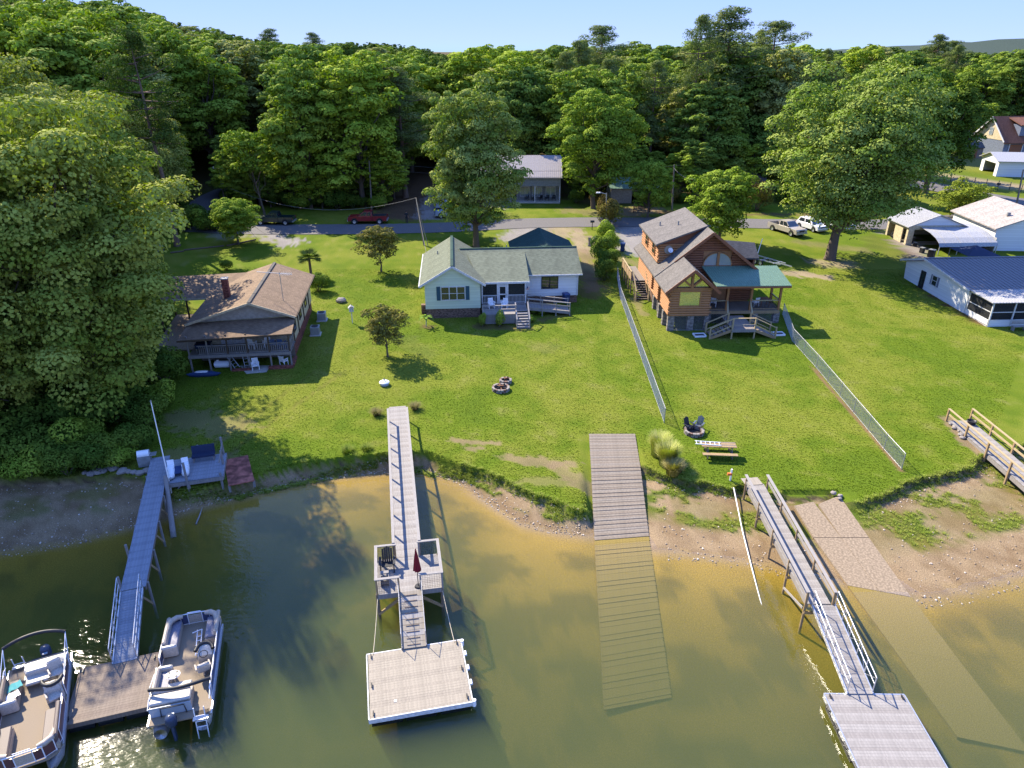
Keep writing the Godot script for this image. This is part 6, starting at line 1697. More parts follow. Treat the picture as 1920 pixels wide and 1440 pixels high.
	# helm: console, dash, wheel, chair
	var hx := 0.82 if not second else -0.78
	var hz := -0.15 if not second else 0.4
	var cb := MB.new()
	cb.loft([[Vector3(hx - 0.36, DY, hz - 0.3), Vector3(hx - 0.36, DY, hz + 0.22), Vector3(hx + 0.3, DY, hz + 0.22), Vector3(hx + 0.3, DY, hz - 0.3)], [Vector3(hx - 0.34, DY + 0.66, hz - 0.3), Vector3(hx - 0.34, DY + 0.66, hz + 0.3), Vector3(hx + 0.28, DY + 0.66, hz + 0.3), Vector3(hx + 0.28, DY + 0.66, hz - 0.3)], [Vector3(hx - 0.26, DY + 0.86, hz - 0.22), Vector3(hx - 0.26, DY + 0.86, hz - 0.05), Vector3(hx + 0.2, DY + 0.86, hz - 0.05), Vector3(hx + 0.2, DY + 0.86, hz - 0.22)]])
	built(t, "console", cb, M.vinyl_light)
	var ar := MB.new(); var ap := []; var ra := []
	for i in 9:
		var a := PI * (0.05 + 0.9 * i / 8.0)
		ap.append(Vector3(hx - 0.03 - cos(a) * 0.38, DY + 0.86 + 0.04 * sin(a), hz + 0.26 - sin(a) * 0.5)); ra.append(0.085)
	ar.tube(ap, ra, 8); built(t, "dash", ar, M.black)
	var wl := MB.new(); var wp := []; var wr := []
	for i in 15:
		var a := TAU * i / 14.0
		wp.append(Vector3(hx - 0.05 + cos(a) * 0.18, DY + 0.78 + sin(a) * 0.11, hz + 0.34 - sin(a) * 0.1)); wr.append(0.018)
	wl.tube(wp, wr, 5); built(t, "steering_wheel", wl, M.black)
	var ch := Basis.from_euler(Vector3(0, deg_to_rad(18), 0))
	for z in ([0.78] if not second else [1.0, -0.4]):
		var p := Vector3(hx - 0.08, DY, hz + z)
		rod(t, "chair_pedestal", p, p + Vector3(0, 0.35, 0), 0.07, M.alu)
		var sb := MB.new(); cushion(sb, Vector3(0.52, 0.14, 0.5), p + Vector3(0, 0.42, 0), ch); built(t, "captain_seat", sb, M.vinyl_light)
		sb = MB.new(); cushion(sb, Vector3(0.54, 0.5, 0.16), p + ch * Vector3(0, 0.68, 0.27), ch * Basis.from_euler(Vector3(0.2, 0, 0)), 0.05); built(t, "captain_back", sb, M.vinyl_light)
		for s in [-1, 1]:
			sb = MB.new(); cushion(sb, Vector3(0.08, 0.1, 0.4), p + ch * Vector3(s * 0.29, 0.58, 0.03), ch, 0.02); built(t, "chair_arm", sb, M.vinyl)
	# folded sun top: dark sleeve on thin arms
	var sl := MB.new(); var sp := []; var sr := []
	var up := 0.95 if not second else 1.25
	var bk := 1.75 if not second else 3.1
	for i in 13:
		var q := i / 12.0
		sp.append(Vector3(lerpf(-W - 0.02, W + 0.02, q), DY + up - 0.12 * pow(absf(q * 2 - 1), 3), bk + 0.3 * sin(PI * q))); sr.append(0.08)
	sl.tube(sp, sr, 8); built(t, "folded_sun_top", sl, M.black)
	for s in [-1, 1]:
		rod(t, "sun_top_arm", Vector3(s * W, DY + H, 0.7), Vector3(s * (W + 0.01), DY + up - 0.12, bk), 0.018, M.rail_white)
		rod(t, "sun_top_strut", Vector3(s * W, DY + 0.1, 2.0), Vector3(s * (W + 0.01), DY + up - 0.12, bk), 0.015, M.rail_white)
		rod(t, "stern_rail", Vector3(s * W, DY + H, 2.1), Vector3(s * W, DY + 0.5, 2.55), 0.022, M.rail_white)
	# outboard
	var m := MB.new()
	m.lathe([[0.02, 0.58], [0.16, 0.56], [0.22, 0.42], [0.23, 0.2], [0.17, 0.0], [0.10, -0.08]].map(func(r): return [r[0], r[1]]), Vector3(-0.25, 0.72, 3.1), 12, Basis.from_euler(Vector3(0.12, 0, 0)))
	var mo := built(t, "outboard_motor", m, M.motor)
	bx(mo, "cowl_stripe", Vector3(0.2, 0.05, 0.44), Vector3(-0.25, 1.08, 3.06), M.paint_silver)
	bx(mo, "leg", Vector3(0.1, 0.85, 0.2), Vector3(-0.25, 0.3, 3.12), M.motor)
	bx(mo, "bracket", Vector3(0.24, 0.3, 0.25), Vector3(-0.25, 0.62, 2.85), M.black)
	# boarding platform with ladder
	bx(t, "boarding_platform", Vector3(0.6, 0.06, 0.5), Vector3(0.82, DY - 0.03, 2.85), M.alu)
	for x in [0.62, 1.02]: rod(t, "ladder_rail", Vector3(x, DY + 0.55, 2.95), Vector3(x, -0.3, 3.2), 0.022, M.rail_white)
	for i in 3: rod(t, "ladder_rung", Vector3(0.62, DY + 0.15 - i * 0.25, 3.03 + i * 0.06), Vector3(1.02, DY + 0.15 - i * 0.25, 3.03 + i * 0.06), 0.018, M.rail_white)
	if not second:
		var ld := thing("boat_ladder", "white swim ladder lying on the bow floor of the boat", "ladder", t.transform * Vector3(0.3, DY + 0.12, -1.2), yaw + 3)
		for s in [-1, 1]: rod(ld, "rail", Vector3(s * 0.1, 0, 0.7), Vector3(s * 0.1, 0.06, -0.9), 0.025, M.rail_white)
		for i in 5: rod(ld, "rung", Vector3(-0.1, 0.01, 0.6 - i * 0.28), Vector3(0.1, 0.01, 0.6 - i * 0.28), 0.02, M.rail_white)
		rod(ld, "hook", Vector3(0.1, 0.06, -0.9), Vector3(-0.28, 0.2, -0.62), 0.025, M.rail_white)
	else:
		for a in [[Vector3(0.78, 0.47, 1.25), 0.35, "teal_cloth", "teal towel spread over the maroon boat couch"], [Vector3(0.8, 0.47, 0.7), 0.3, "plastic_white", "white towel on the maroon boat couch"]]:
			var tw := thing("towel", a[3], "towel", t.transform * (a[0] + Vector3(0, DY, 0)), yaw + 20)
			var q := MB.new()
			var pr := []
			for i in 7:
				var row := []
				for k in 3: row.append(Vector3(-0.32 + i * 0.107, 0.03 * sin(i * 2.1 + k), (k - 1) * a[1] * 0.6))
				if pr: 
					for k in 2: q.face([pr[k], pr[k + 1], row[k + 1], row[k]])
				pr = row
			built(tw, "cloth", q, M[a[2]])
# ------------------------------------------------------------ yard
func chain_fence(pts: Array, label: String):
	var t := thing("chain_link_fence", label, "fence")
	var H := 1.2
	for i in pts.size() - 1:
		var a: Vector3 = pts[i]; var z: Vector3 = pts[i + 1]
		var n := int(round(a.distance_to(z) / 2.7))
		for k in n:
			var p := a.lerp(z, float(k) / n); var q := a.lerp(z, float(k + 1) / n)
			p.y = ground_y(p.x, p.z); q.y = ground_y(q.x, q.z)
			rod(t, "post", p + Vector3(0, -0.1, 0), p + Vector3(0, H + 0.03, 0), 0.03, M.galv)
			rod(t, "top_rail", p + Vector3(0, H, 0), q + Vector3(0, H, 0), 0.022, M.galv)
			rod(t, "bottom_rail", p + Vector3(0, 0.06, 0), q + Vector3(0, 0.06, 0), 0.012, M.galv)
			var b := MB.new()
			var w := p.distance_to(q); var e := (q - p) / w
			var d := -H
			while d < w:
				var s := maxf(d, 0.0); var f := minf(d + H, w)
				if f - s > 0.05:
					b.beam(p + e * s + Vector3(0, 0.05 + (s - d) * 0.95, 0), p + e * f + Vector3(0, 0.05 + (f - d) * 0.95, 0), 0.007, 0.007)
					b.beam(p + e * s + Vector3(0, H - (s - d) * 0.95, 0), p + e * f + Vector3(0, H - (f - d) * 0.95, 0), 0.007, 0.007)
				d += 0.13
			built(t, "wire_mesh", b, M.galv)
		if i == pts.size() - 2: rod(t, "post", Vector3(z.x, ground_y(z.x, z.z) - 0.1, z.z), Vector3(z.x, ground_y(z.x, z.z) + H, z.z), 0.035, M.galv)

func pole(base: Vector3, top: Vector3, label: String, r := 0.14) -> Node3D:
	var t := thing("utility_pole", label, "pole", base)
	rod(t, "shaft", Vector3(0, -0.4, 0), top - base, r, M.pole_wood, r * 0.65, 10)
	return t

func cable(a: Vector3, b: Vector3, sag: float, label: String, r := 0.022, m: Material = M.wire):
	var k := MB.new(); var pts := []; var rd := []
	for i in 17:
		var q := i / 16.0
		pts.append(a.lerp(b, q) - Vector3(0, 4.0 * sag * q * (1 - q), 0)); rd.append(r)
	k.tube(pts, rd, 5)
	tag(built(self, "overhead_cable", k, m), label, "cable")

func blades(n: int, h: float, spread: float, base: float, sd: int, ca: Color, cb: Color, w := 0.02) -> ArrayMesh:
	var b := MB.new(); var r := RandomNumberGenerator.new(); r.seed = sd
	for i in n:
		var a := r.randf() * TAU
		var o := Vector3(cos(a), 0, sin(a)) * base * sqrt(r.randf())
		var a2 := a + r.randf_range(-0.7, 0.7)
		var dir := Vector3(cos(a2), 0, sin(a2))
		var hh := h * r.randf_range(0.6, 1.0); var sp := spread * r.randf_range(0.3, 1.0)
		var s := Vector3(-sin(a2), 0, cos(a2)) * w * r.randf_range(0.6, 1.3)
		b.col = ca.lerp(cb, r.randf())
		var prev := [o - s, o + s]
		for k in range(1, 4):
			var t := k / 3.0
			var c := o + dir * sp * t * t + Vector3(0, hh * (t - 0.28 * t * t * (1.0 + sp / h)), 0)
			var ww := s * (1.0 - t * 0.9)
			b.face([prev[0], prev[1], c + ww, c - ww])
			prev = [c - ww, c + ww]
	for i in b.n.size(): b.n[i] = (Vector3.UP * 1.3 + b.n[i] * (1.0 if b.n[i].y > 0 else -1.0)).normalized()
	return b.mesh()

func yard_things():
	chain_fence([P(1157, 521), P(1163, 560), P(1245, 793)], "straight chain link fence between the green house lawn and log house")
	chain_fence([P(1467, 590), P(1485, 640), P(1530, 690), P(1657, 843), P(1690, 880)], "bent chain link fence between the log house and the white cottage")
	# poles and wires
	var b1 := P(424, 390); var t1 := PZ(409, 313, b1.z)
	var p1 := pole(b1, t1, "leaning wooden utility pole carrying a grey transformer at the road bend")
	cyl(p1, "transformer", 0.28, 0.28, 0.9, (t1 - b1) * 0.66 + Vector3(0.3, 0, 0.25), M.paint_silver, 14)
	bx(p1, "crossarm", Vector3(1.6, 0.12, 0.1), (t1 - b1) * 0.97 + Vector3(0, 0, 0.16), M.pole_wood)
	for s in [-1, 1]: cyl(p1, "insulator", 0.06, 0.05, 0.2, (t1 - b1) * 0.97 + Vector3(s * 0.7, 0.16, 0.16), M.plastic_white, 8)
	var b2 := P(697, 393); var t2 := PZ(692, 301, b2.z)
	pole(b2, t2, "tall wooden utility pole behind the red pickup")
	var b3 := P(796, 460); var t3 := PZ(780, 371, b3.z)
	var p3 := pole(b3, t3, "leaning wooden pole with a braced prop beside the green house", 0.12)
	rod(p3, "prop", Vector3(0.55, -0.3, 0.3), (t3 - b3) * 0.97, 0.05, M.grey_wood)
	var b4 := P(1260, 394); var t4 := PZ(1264, 309, b4.z)
	pole(b4, t4, "wooden utility pole behind the log house roof")
	var b5 := P(1137, 428); var t5 := PZ(1137, 362, b5.z)
	var p5 := thing("lamp_post", "slim grey street lamp post at the lane edge", "street lamp", b5)
	rod(p5, "shaft", Vector3(0, -0.3, 0), t5 - b5, 0.1, M.galv, 0.07)
	rod(p5, "arm", (t5 - b5) * 0.97, (t5 - b5) + Vector3(-0.9, 0.1, 0.1), 0.04, M.galv)
	bx(p5, "lamp_head", Vector3(0.55, 0.14, 0.26), (t5 - b5) + Vector3(-1.15, 0.08, 0.1), M.plastic_white)
	var b6 := P(1905, 391); var t6 := PZ(1919, 318, b6.z)
	pole(b6, t6, "dark wooden utility pole beside the pale grey shingle roof", 0.16)
	var b7 := P(1342, 330); var t7 := PZ(1344, 292, b7.z)
	pole(b7, t7, "short pale utility pole against the dark woods", 0.13)
	for k in 2:
		var o := Vector3(-0.7 + 1.4 * k, 0, 0)
		cable(t1 + Vector3(0, -0.1 - k * 0.05, 0) + o, t2 + Vector3(0, -0.25 - 0.9 * k, 0), 0.5, ["upper", "lower"][k] + " power line from the transformer pole to the pole behind the red pickup")
		cable(t2 + Vector3(0, -0.25 - 0.9 * k, 0), t4 + Vector3(0, -0.2 - 0.9 * k, 0), 1.0, ["upper", "lower"][k] + " power line from the red pickup pole to the log house pole")
	cable(t1.lerp(b1, 0.42), t3, 2.6, "slack pale cable sagging from the transformer pole to the propped pole", 0.022, M.cable_grey)
	cable(t3, PZ(801, 482, -76.0), 0.3, "service cable from the propped pole to the green roof", 0.02, M.cable_grey)
	cable(t4 + Vector3(0, -0.1, 0), t7, 0.5, "power line from the log house pole to the short pale pole")
	cable(t4 + Vector3(0.05, -0.5, 0.1), PZ(1300, 336, -100.0), 0.4, "slack pale cable from the log house pole into the round tree", 0.022, M.cable_grey)
	cable(t1.lerp(b1, 0.55), P(505, 487) + Vector3(0, 3.2, 0), 0.8, "service cable from the transformer pole to the brown roof")
	# fire pit of stones with logs
	fire_pit(P(939, 731), 0.62, "stone ring fire pit alone on the green house lawn", true)
	fire_pit(P(948, 717), 0.42, "small pile of blackened stones behind the lawn fire pit", true)
	fire_pit(P(1301, 812), 0.62, "stone ring fire pit with chairs beside the picnic table", false)
	adirondack(P(1291, 806), 30, M.plastic_black, "black lounge chair at the picnic table fire pit", 0.82)
	adirondack(P(1309, 804), -35, M.paint_grey, "grey lounge chair at the picnic table fire pit", 0.82)
	# picnic table with a ladder on it
	var p := P(1345, 852)
	var t := thing("picnic_table", "weathered wooden picnic table with a ladder lying on top", "picnic table", p, -4)
	for i in 4: bx(t, "top_board", Vector3(2.3, 0.05, 0.16), Vector3(0, 0.75, -0.29 + i * 0.175), M.treated_wood if i % 2 else M.brown_plank)
	for z in [-0.75, 0.75]:
		for i in 2: bx(t, "bench_board", Vector3(2.3, 0.05, 0.14), Vector3(0, 0.44, z + (i - 0.5) * 0.15), M.treated_wood if z > 0 else M.brown_plank)
	for x in [-0.8, 0.8]:
		bx(t, "crosspiece", Vector3(0.06, 0.1, 1.7), Vector3(x, 0.37, 0), M.brown_plank_b)
		for s in [-1, 1]: beam(t, "leg", Vector3(x + 0.05, 0.0, s * 0.62), Vector3(x + 0.05, 0.72, s * 0.22), 0.06, 0.1, M.brown_plank_b)
	var ld := thing("folded_ladder", "pale ladder lying across the picnic table", "ladder", p + Vector3(-0.7, 0.81, -0.12), 82)
	for s in [-1, 1]: rod(ld, "rail", Vector3(s * 0.2, 0, -0.85), Vector3(s * 0.2, 0, 0.85), 0.03, M.pvc)
	for i in 6: rod(ld, "rung", Vector3(-0.2, 0, -0.75 + i * 0.3), Vector3(0.2, 0, -0.75 + i * 0.3), 0.025, M.pvc)
	# ornamental grasses
	var g := thing("pampas_grass", "tall pale pampas grass clump beside the plank ramp", "grass clump", P(1250, 872))
	mi(g, "leaf_blades", blades(2400, 2.5, 0.62, 0.5, 5, Color(0.30, 0.34, 0.06), Color(0.50, 0.48, 0.18), 0.02), M.blade)
	mi(g, "side_blades", blades(900, 1.7, 0.6, 0.4, 6, Color(0.30, 0.27, 0.08), Color(0.46, 0.40, 0.17), 0.018), M.blade, Vector3(0.15, 0, 1.1))
	mi(g, "dead_blades", blades(500, 1.2, 0.6, 0.4, 8, Color(0.30, 0.20, 0.09), Color(0.42, 0.32, 0.16), 0.016), M.blade, Vector3(0.45, 0, 0.7))
	mi(g, "back_blades", blades(1700, 2.6, 0.6, 0.5, 7, Color(0.30, 0.34, 0.06), Color(0.48, 0.46, 0.17), 0.02), M.blade, Vector3(-0.3, 0, -1.2))
	for a in [[706, 778, "on the brown house side of"], [778, 767, "on the fire pit side of"]]:
		g = thing("grass_clump", "round brown green grass clump " + a[2] + " the grey pier head", "grass clump", P(a[0], a[1]))
		mi(g, "leaf_blades", blades(420, 0.85, 0.6, 0.25, int(a[0]), Color(0.10, 0.11, 0.03), Color(0.24, 0.19, 0.09), 0.014), M.blade)
	for a in [[655, 872, 0.4], [690, 868, 0.3]]:
		g = thing("bank_tuft", "ragged grass tuft on the edge of the lake bank", "grass clump", P(a[0], a[1]), 0, "tufts along the lake bank")
		mi(g, "leaf_blades", blades(260, a[2] + 0.2, a[2], 0.4, int(a[0]), Color(0.10, 0.17, 0.02), Color(0.18, 0.20, 0.04), 0.014), M.blade)
	# bird house
	t = thing("bird_house", "white bird house on a thin post at the tree shade edge", "bird house", P(661, 606), 15)
	rod(t, "post", Vector3(0, -0.1, 0), Vector3(0, 1.25, 0), 0.045, M.white_paint)
	bx(t, "box", Vector3(0.42, 0.42, 0.32), Vector3(0, 1.42, 0), M.white_paint)
	slab(t, "roof", [Vector3(-0.28, 1.6, 0.24), Vector3(0, 1.84, 0.24), Vector3(0, 1.84, -0.24), Vector3(-0.28, 1.6, -0.24)], Vector3(0, -0.03, 0), M.metal_white)
	slab(t, "roof", [Vector3(0, 1.84, 0.24), Vector3(0.28, 1.6, 0.24), Vector3(0.28, 1.6, -0.24), Vector3(0, 1.84, -0.24)], Vector3(0, -0.03, 0), M.metal_white)
	for x in [-0.1, 0.1]: mi(t, "hole", cylm(0.04, 0.04, 0.02, 8), M.black, Vector3(x, 1.42, 0.165), Basis.from_euler(Vector3(PI / 2, 0, 0)))
	# well cap
	t = thing("well_cap", "small white and blue domed well cover on the lawn", "well cover", P(721, 722))
	var b := MB.new(); b.lathe([[0.3, 0.0], [0.36, 0.03], [0.36, 0.22], [0.30, 0.26]], Vector3.ZERO, 18); built(t, "drum", b, M.paint_silver)
	b = MB.new(); b.lathe([[0.42, 0.26], [0.40, 0.30], [0.22, 0.40], [0.05, 0.46], [0.0, 0.46]], Vector3.ZERO, 18); built(t, "lid", b, M.plastic_white)
	cyl(t, "knob", 0.05, 0.04, 0.12, Vector3(0, 0.52, 0), M.plastic_blue, 8)
	# boulder
	stone_at(P(640, 566), 0.55, "grey boulder on the grass beside the brown house shade", "")
	# stones along the shaded bank
	for i in 11:
		var u := 160.0 + i * 11.5
		stone_at(P(u, 888 + 3 * sin(i * 1.7)), 0.2 + 0.13 * absf(sin(i * 2.3)), "pale bank stone in the row below the shore oak", "stones below the shore oak")
	# banana plant
	t = thing("banana_plant", "small banana plant in a bare bed at the house corner", "plant", P(799, 612))
	rod(t, "stem", Vector3.ZERO, Vector3(0.03, 0.7, 0), 0.05, M.vinyl_light, 0.03)
	for i in 6:
		var a := TAU * i / 6.0 + 0.3
		var l := MB.new(); l.col = Color(0.16, 0.26, 0.04)
		var d := Vector3(cos(a), 0, sin(a)); var s := Vector3(-sin(a), 0, cos(a)) * 0.11
		var q := [Vector3(0, 0.65, 0), d * 0.3 + Vector3(0, 1.05, 0), d * 0.65 + Vector3(0, 1.0, 0), d * 0.85 + Vector3(0, 0.75, 0)]
		for k in 3: l.face([q[k] - s * [0.3, 1, 0.9][k], q[k] + s * [0.3, 1, 0.9][k], q[k + 1] + s * [1, 0.9, 0.1][k], q[k + 1] - s * [1, 0.9, 0.1][k]])
		built(t, "leaf", l, M.leaf)
	# mailbox, bins, stump
	t = thing("mailbox", "black mailbox on a post beside the lane", "mailbox", P(1110, 431), 90)
	bx(t, "post", Vector3(0.1, 1.1, 0.1), Vector3(0, 0.5, 0), M.black)
	b = MB.new(); b.tube([Vector3(0, 1.18, -0.28), Vector3(0, 1.18, 0.28)], [0.16, 0.16], 10); built(t, "box", b, M.black)
	bin(P(1167, 471), -10, "blue wheeled bin with pale lid beside the gravel drive")
	t = thing("tree_stump", "split grey tree stump leaning on the sandy verge", "stump", P(1106, 461), 0)
	b = MB.new(); b.tube([Vector3(0, -0.1, 0), Vector3(0.05, 0.5, 0), Vector3(-0.15, 1.1, 0)], [0.35, 0.28, 0.16], 8); b.tube([Vector3(0.1, 0.3, 0), Vector3(0.5, 0.9, 0.1), Vector3(0.6, 1.3, 0.1)], [0.2, 0.16, 0.06], 7); built(t, "wood", b, M.grey_wood_b)
	# white post with orange band, long pipe into the water
	t = thing("marker_post", "white pipe post with an orange cap lever on the lawn edge", "post", P(1369, 901))
	rod(t, "pipe", Vector3(0, -0.1, 0), Vector3(0, 0.85, 0), 0.06, M.pvc); bx(t, "lever", Vector3(0.3, 0.16, 0.12), Vector3(-0.1, 0.5, 0.02), M.orange)
	var pa := P(1374, 925) + Vector3(0, 0.12, 0)
	b = MB.new()
	var pts := [pa, PH(1392, 995, 0.35), PH(1410, 1066, 0.02), PH(1432, 1150, -0.45), PH(1470, 1260, -1.0)]
	b.tube(pts, [0.035, 0.035, 0.035, 0.035, 0.035], 8)
	tag(built(self, "water_pipe", b, M.pvc), "long white pipe running from the bank into the lake", "pipe")
	# drift branch on the beach and twigs
	for a in [[[368, 985], [380, 955], "bare drift branch lying at the shaded shoreline"], [[340, 943], [352, 927], "thin twig lying on the grass below the corner deck"]]:
		var q0 := P(a[0][0], a[0][1]) + Vector3(0, 0.08, 0); var q1 := P(a[1][0], a[1][1]) + Vector3(0, 0.15, 0)
		b = MB.new(); b.tube([q0, q0.lerp(q1, 0.5) + Vector3(0.05, 0.06, 0), q1], [0.05, 0.045, 0.015], 6)
		tag(built(self, "drift_branch", b, M.grey_wood), a[2], "branch")
	# upturned dinghy and log edging by the pine
	t = thing("upturned_dinghy", "pale upturned dinghy under the trees beside the tall pine", "boat", P(298, 466), 30)
	b = MB.new(); b.tube([Vector3(0, 0.05, -1.7), Vector3(0, 0.15, -1.4), Vector3(0, 0.2, 0), Vector3(0, 0.18, 1.2), Vector3(0, 0.15, 1.5)], [0.05, 0.4, 0.6, 0.55, 0.45], 12); built(t, "hull", b, M.glass_pale)
	beam(t, "keel", Vector3(0, 0.78, -0.9), Vector3(0, 0.74, 1.3), 0.05, 0.06, M.paint_silver)
	for a in [[345, 470, 420, 462], [425, 462, 480, 450], [320, 475, 345, 472]]:
		var q0 := P(a[0], a[1]) + Vector3(0, 0.08, 0); var q1 := P(a[2], a[3]) + Vector3(0, 0.08, 0)
		b = MB.new(); b.tube([q0, q1], [0.11, 0.09], 8)
		tag(built(self, "edging_log", b, M.bark), "long log laid as an edge along the shaded upper lawn", "log", "logs edging the upper lawn")
	# gate by the lane
	t = thing("field_gate", "brown wooden field gate under the small roadside tree", "gate", P(1203, 398), 4)
	for i in 4: bx(t, "bar", Vector3(2.4, 0.1, 0.05), Vector3(0, 0.35 + i * 0.28, 0), M.rusty)
	for s in [-1, 1]: bx(t, "post", Vector3(0.14, 1.5, 0.14), Vector3(s * 1.25, 0.7, 0), M.rusty)
	# wire fence posts far right
	for i in 8:
		var q := P(1760 + i * 22, 337 + i * 3.2)
		t = thing("fence_post", "thin dark fence post along the far gravel drive", "post", q, 0, "fence posts along the far drive")
		bx(t, "stake", Vector3(0.08, 1.4, 0.08), Vector3(0, 0.6, 0), M.black)
		bx(t, "cap", Vector3(0.1, 0.06, 0.1), Vector3(0, 1.32, 0), M.galv)
	t = thing("mailbox", "dark mailbox at the side road near the sheds", "mailbox", P(1869, 358), 60)
	bx(t, "post", Vector3(0.1, 1.2, 0.1), Vector3(0, 0.5, 0), M.black)
	b = MB.new(); b.tube([Vector3(0, 1.2, -0.3), Vector3(0, 1.2, 0.3)], [0.17, 0.17], 10); built(t, "box", b, M.black)
	person(P(763, 418))

func fire_pit(at: Vector3, r: float, label: String, logs: bool):
	var t := thing("fire_pit", label, "fire pit", at)
	cyl(t, "ash", r * 0.85, r * 0.85, 0.08, Vector3(0, 0.03, 0), M.char, 16)
	var n := int(TAU * r / 0.24)
	for layer in 2:
		for i in n:
			var a := TAU * (i + layer * 0.5) / n
			bx(t, "block", Vector3(0.22, 0.14, 0.17), Vector3(cos(a) * r, 0.07 + layer * 0.145, sin(a) * r), M.stone if (i + layer) % 3 else M.brick, -rad_to_deg(a) + 90)
	if logs:
		for i in 4:
			var a := i * 1.3
			rod(t, "charred_log", Vector3(cos(a), 0.1, sin(a)) * r * 0.75 + Vector3(0, 0.05 * i, 0), Vector3(-cos(a) * r * 0.6, 0.35 + 0.05 * i, -sin(a) * r * 0.6), 0.07, M.rusty if i % 2 else M.char)

func wheel(par: Node, p: Vector3, r: float, w: float):
	var k := Basis.from_euler(Vector3(0, 0, PI / 2))
	var b := MB.new(); b.lathe([[r * 0.62, -w / 2], [r * 0.94, -w / 2], [r, -w * 0.3], [r, w * 0.3], [r * 0.94, w / 2], [r * 0.62, w / 2]], Vector3.ZERO, 18)
	var o := built(par, "wheel", b, M.rubber, p, k)
	b = MB.new(); b.lathe([[0.0, w * 0.30], [r * 0.3, w * 0.34], [r * 0.62, w * 0.44]], Vector3.ZERO, 12); b.lathe([[r * 0.62, -w * 0.44], [r * 0.3, -w * 0.34], [0.0, -w * 0.3]], Vector3.ZERO, 12)
	built(o, "rim", b, M.alu)

func body_from(prof: Array, w: float) -> MB:   # side outline [z, y], lofted across x with eased edges
	var b := MB.new(); var mid := Vector2.ZERO
	for p in prof: mid += Vector2(p[0], p[1]) / prof.size()
	var rings := []
	for s in [[-w, 0.96], [-w + 0.09, 1.0], [w - 0.09, 1.0], [w, 0.96]]:
		var ring := []
		for p in prof:
			var q := mid + (Vector2(p[0], p[1]) - mid) * Vector2(0.5 + s[1] * 0.5, s[1])
			ring.append(Vector3(s[0], q.y, q.x))
		rings.append(ring)
	b.loft(rings)
	return b

func greenhouse(t: Node, bot: Array, top: Array, wb: float, wt: float, m: Material, split := 0.5):   # bot/top: [z front, z back, y]
	var B := [Vector3(-wb, bot[2], bot[0]), Vector3(wb, bot[2], bot[0]), Vector3(wb, bot[2], bot[1]), Vector3(-wb, bot[2], bot[1])]
	var T := [Vector3(-wt, top[2], top[0]), Vector3(wt, top[2], top[0]), Vector3(wt, top[2], top[1]), Vector3(-wt, top[2], top[1])]
	var b := MB.new(); b.loft([B, T]); built(t, "cab", b, m)
	var panes := [["windshield", 0, 1, 0.06, 0.94], ["rear_window", 2, 3, 0.1, 0.9], ["side_window", 1, 2, 0.07, split - 0.03], ["side_window", 1, 2, split + 0.03, 0.92], ["side_window", 3, 0, 0.08, 1 - split - 0.03], ["side_window", 3, 0, 1 - split + 0.03, 0.93]]
	for p in panes:
		var a: Vector3 = B[p[1]]; var c: Vector3 = B[p[2]]; var d: Vector3 = T[p[2]]; var e: Vector3 = T[p[1]]
		var f := func(u, v): return a.lerp(c, u).lerp(e.lerp(d, u), v)
		var q := [f.call(p[3], 0.14), f.call(p[4], 0.14), f.call(p[4], 0.88), f.call(p[3], 0.88)]
		var nn: Vector3 = (q[1] - q[0]).cross(q[3] - q[0]).normalized() * 0.012
		slab(t, p[0], [q[0] + nn, q[1] + nn, q[2] + nn, q[3] + nn], -nn * 1.5, M.glass)

func car_trim(t: Node, w: float, zf: float, zr: float, yl: float, r: float, axle: Array):
	for s in [-1, 1]:
		bx(t, "headlight", Vector3(0.36, 0.17, 0.06), Vector3(s * (w - 0.24), yl, zf + 0.005), M.glass_pale)
		bx(t, "tail_light", Vector3(0.16, 0.32, 0.06), Vector3(s * (w - 0.12), yl + 0.1, zr - 0.005), M.paint_red)
		bx(t, "mirror", Vector3(0.18, 0.16, 0.1), Vector3(s * (w + 0.12), yl + 0.42, axle[0] - 0.55), M.black)
		for z in axle:
			mi(t, "wheel_arch", cylm(r * 1.2, r * 1.2, 0.05, 18), M.black, Vector3(s * (w - 0.01), r + 0.05, z), Basis.from_euler(Vector3(0, 0, PI / 2)))
			wheel(t, Vector3(s * (w - 0.06), r, z), r, 0.25)
	bx(t, "grille", Vector3(w * 0.95, 0.24, 0.05), Vector3(0, yl, zf + 0.01), M.black)
	bx(t, "bumper", Vector3(w * 1.96, 0.2, 0.16), Vector3(0, yl - 0.32, zf + 0.03), M.galv)
	bx(t, "bumper", Vector3(w * 1.9, 0.18, 0.16), Vector3(0, yl - 0.3, zr - 0.05), M.galv)

func pickup(at: Vector3, yaw: float, m: Material, label: String, cover := false):
	var t := thing("pickup_truck", label, "pickup truck", at, yaw)
	built(t, "body", body_from([[2.8, 0.45], [2.82, 0.85], [2.65, 1.05], [1.25, 1.14], [-0.75, 1.14], [-0.75, 0.45]], 0.95), m)
	built(t, "bed", body_from([[-0.76, 0.45], [-0.76, 0.72], [-2.78, 0.72], [-2.78, 0.45]], 0.93), m)
	for s in [-1, 1]: bx(t, "bed_side", Vector3(0.1, 0.44, 2.02), Vector3(s * 0.88, 0.93, -1.77), m)
	bx(t, "tailgate", Vector3(1.66, 0.44, 0.08), Vector3(0, 0.93, -2.74), m)
	bx(t, "bed_liner", Vector3(1.64, 0.03, 1.9), Vector3(0, 0.74, -1.74), M.plastic_black)
	if cover: bx(t, "bed_cover", Vector3(1.7, 0.05, 2.0), Vector3(0, 1.12, -1.76), M.plastic_black)
	greenhouse(t, [1.3, -0.74, 1.12], [0.5, -0.62, 1.8], 0.9, 0.72, m, 0.55)
	car_trim(t, 0.95, 2.8, -2.78, 0.85, 0.39, [1.85, -1.75])

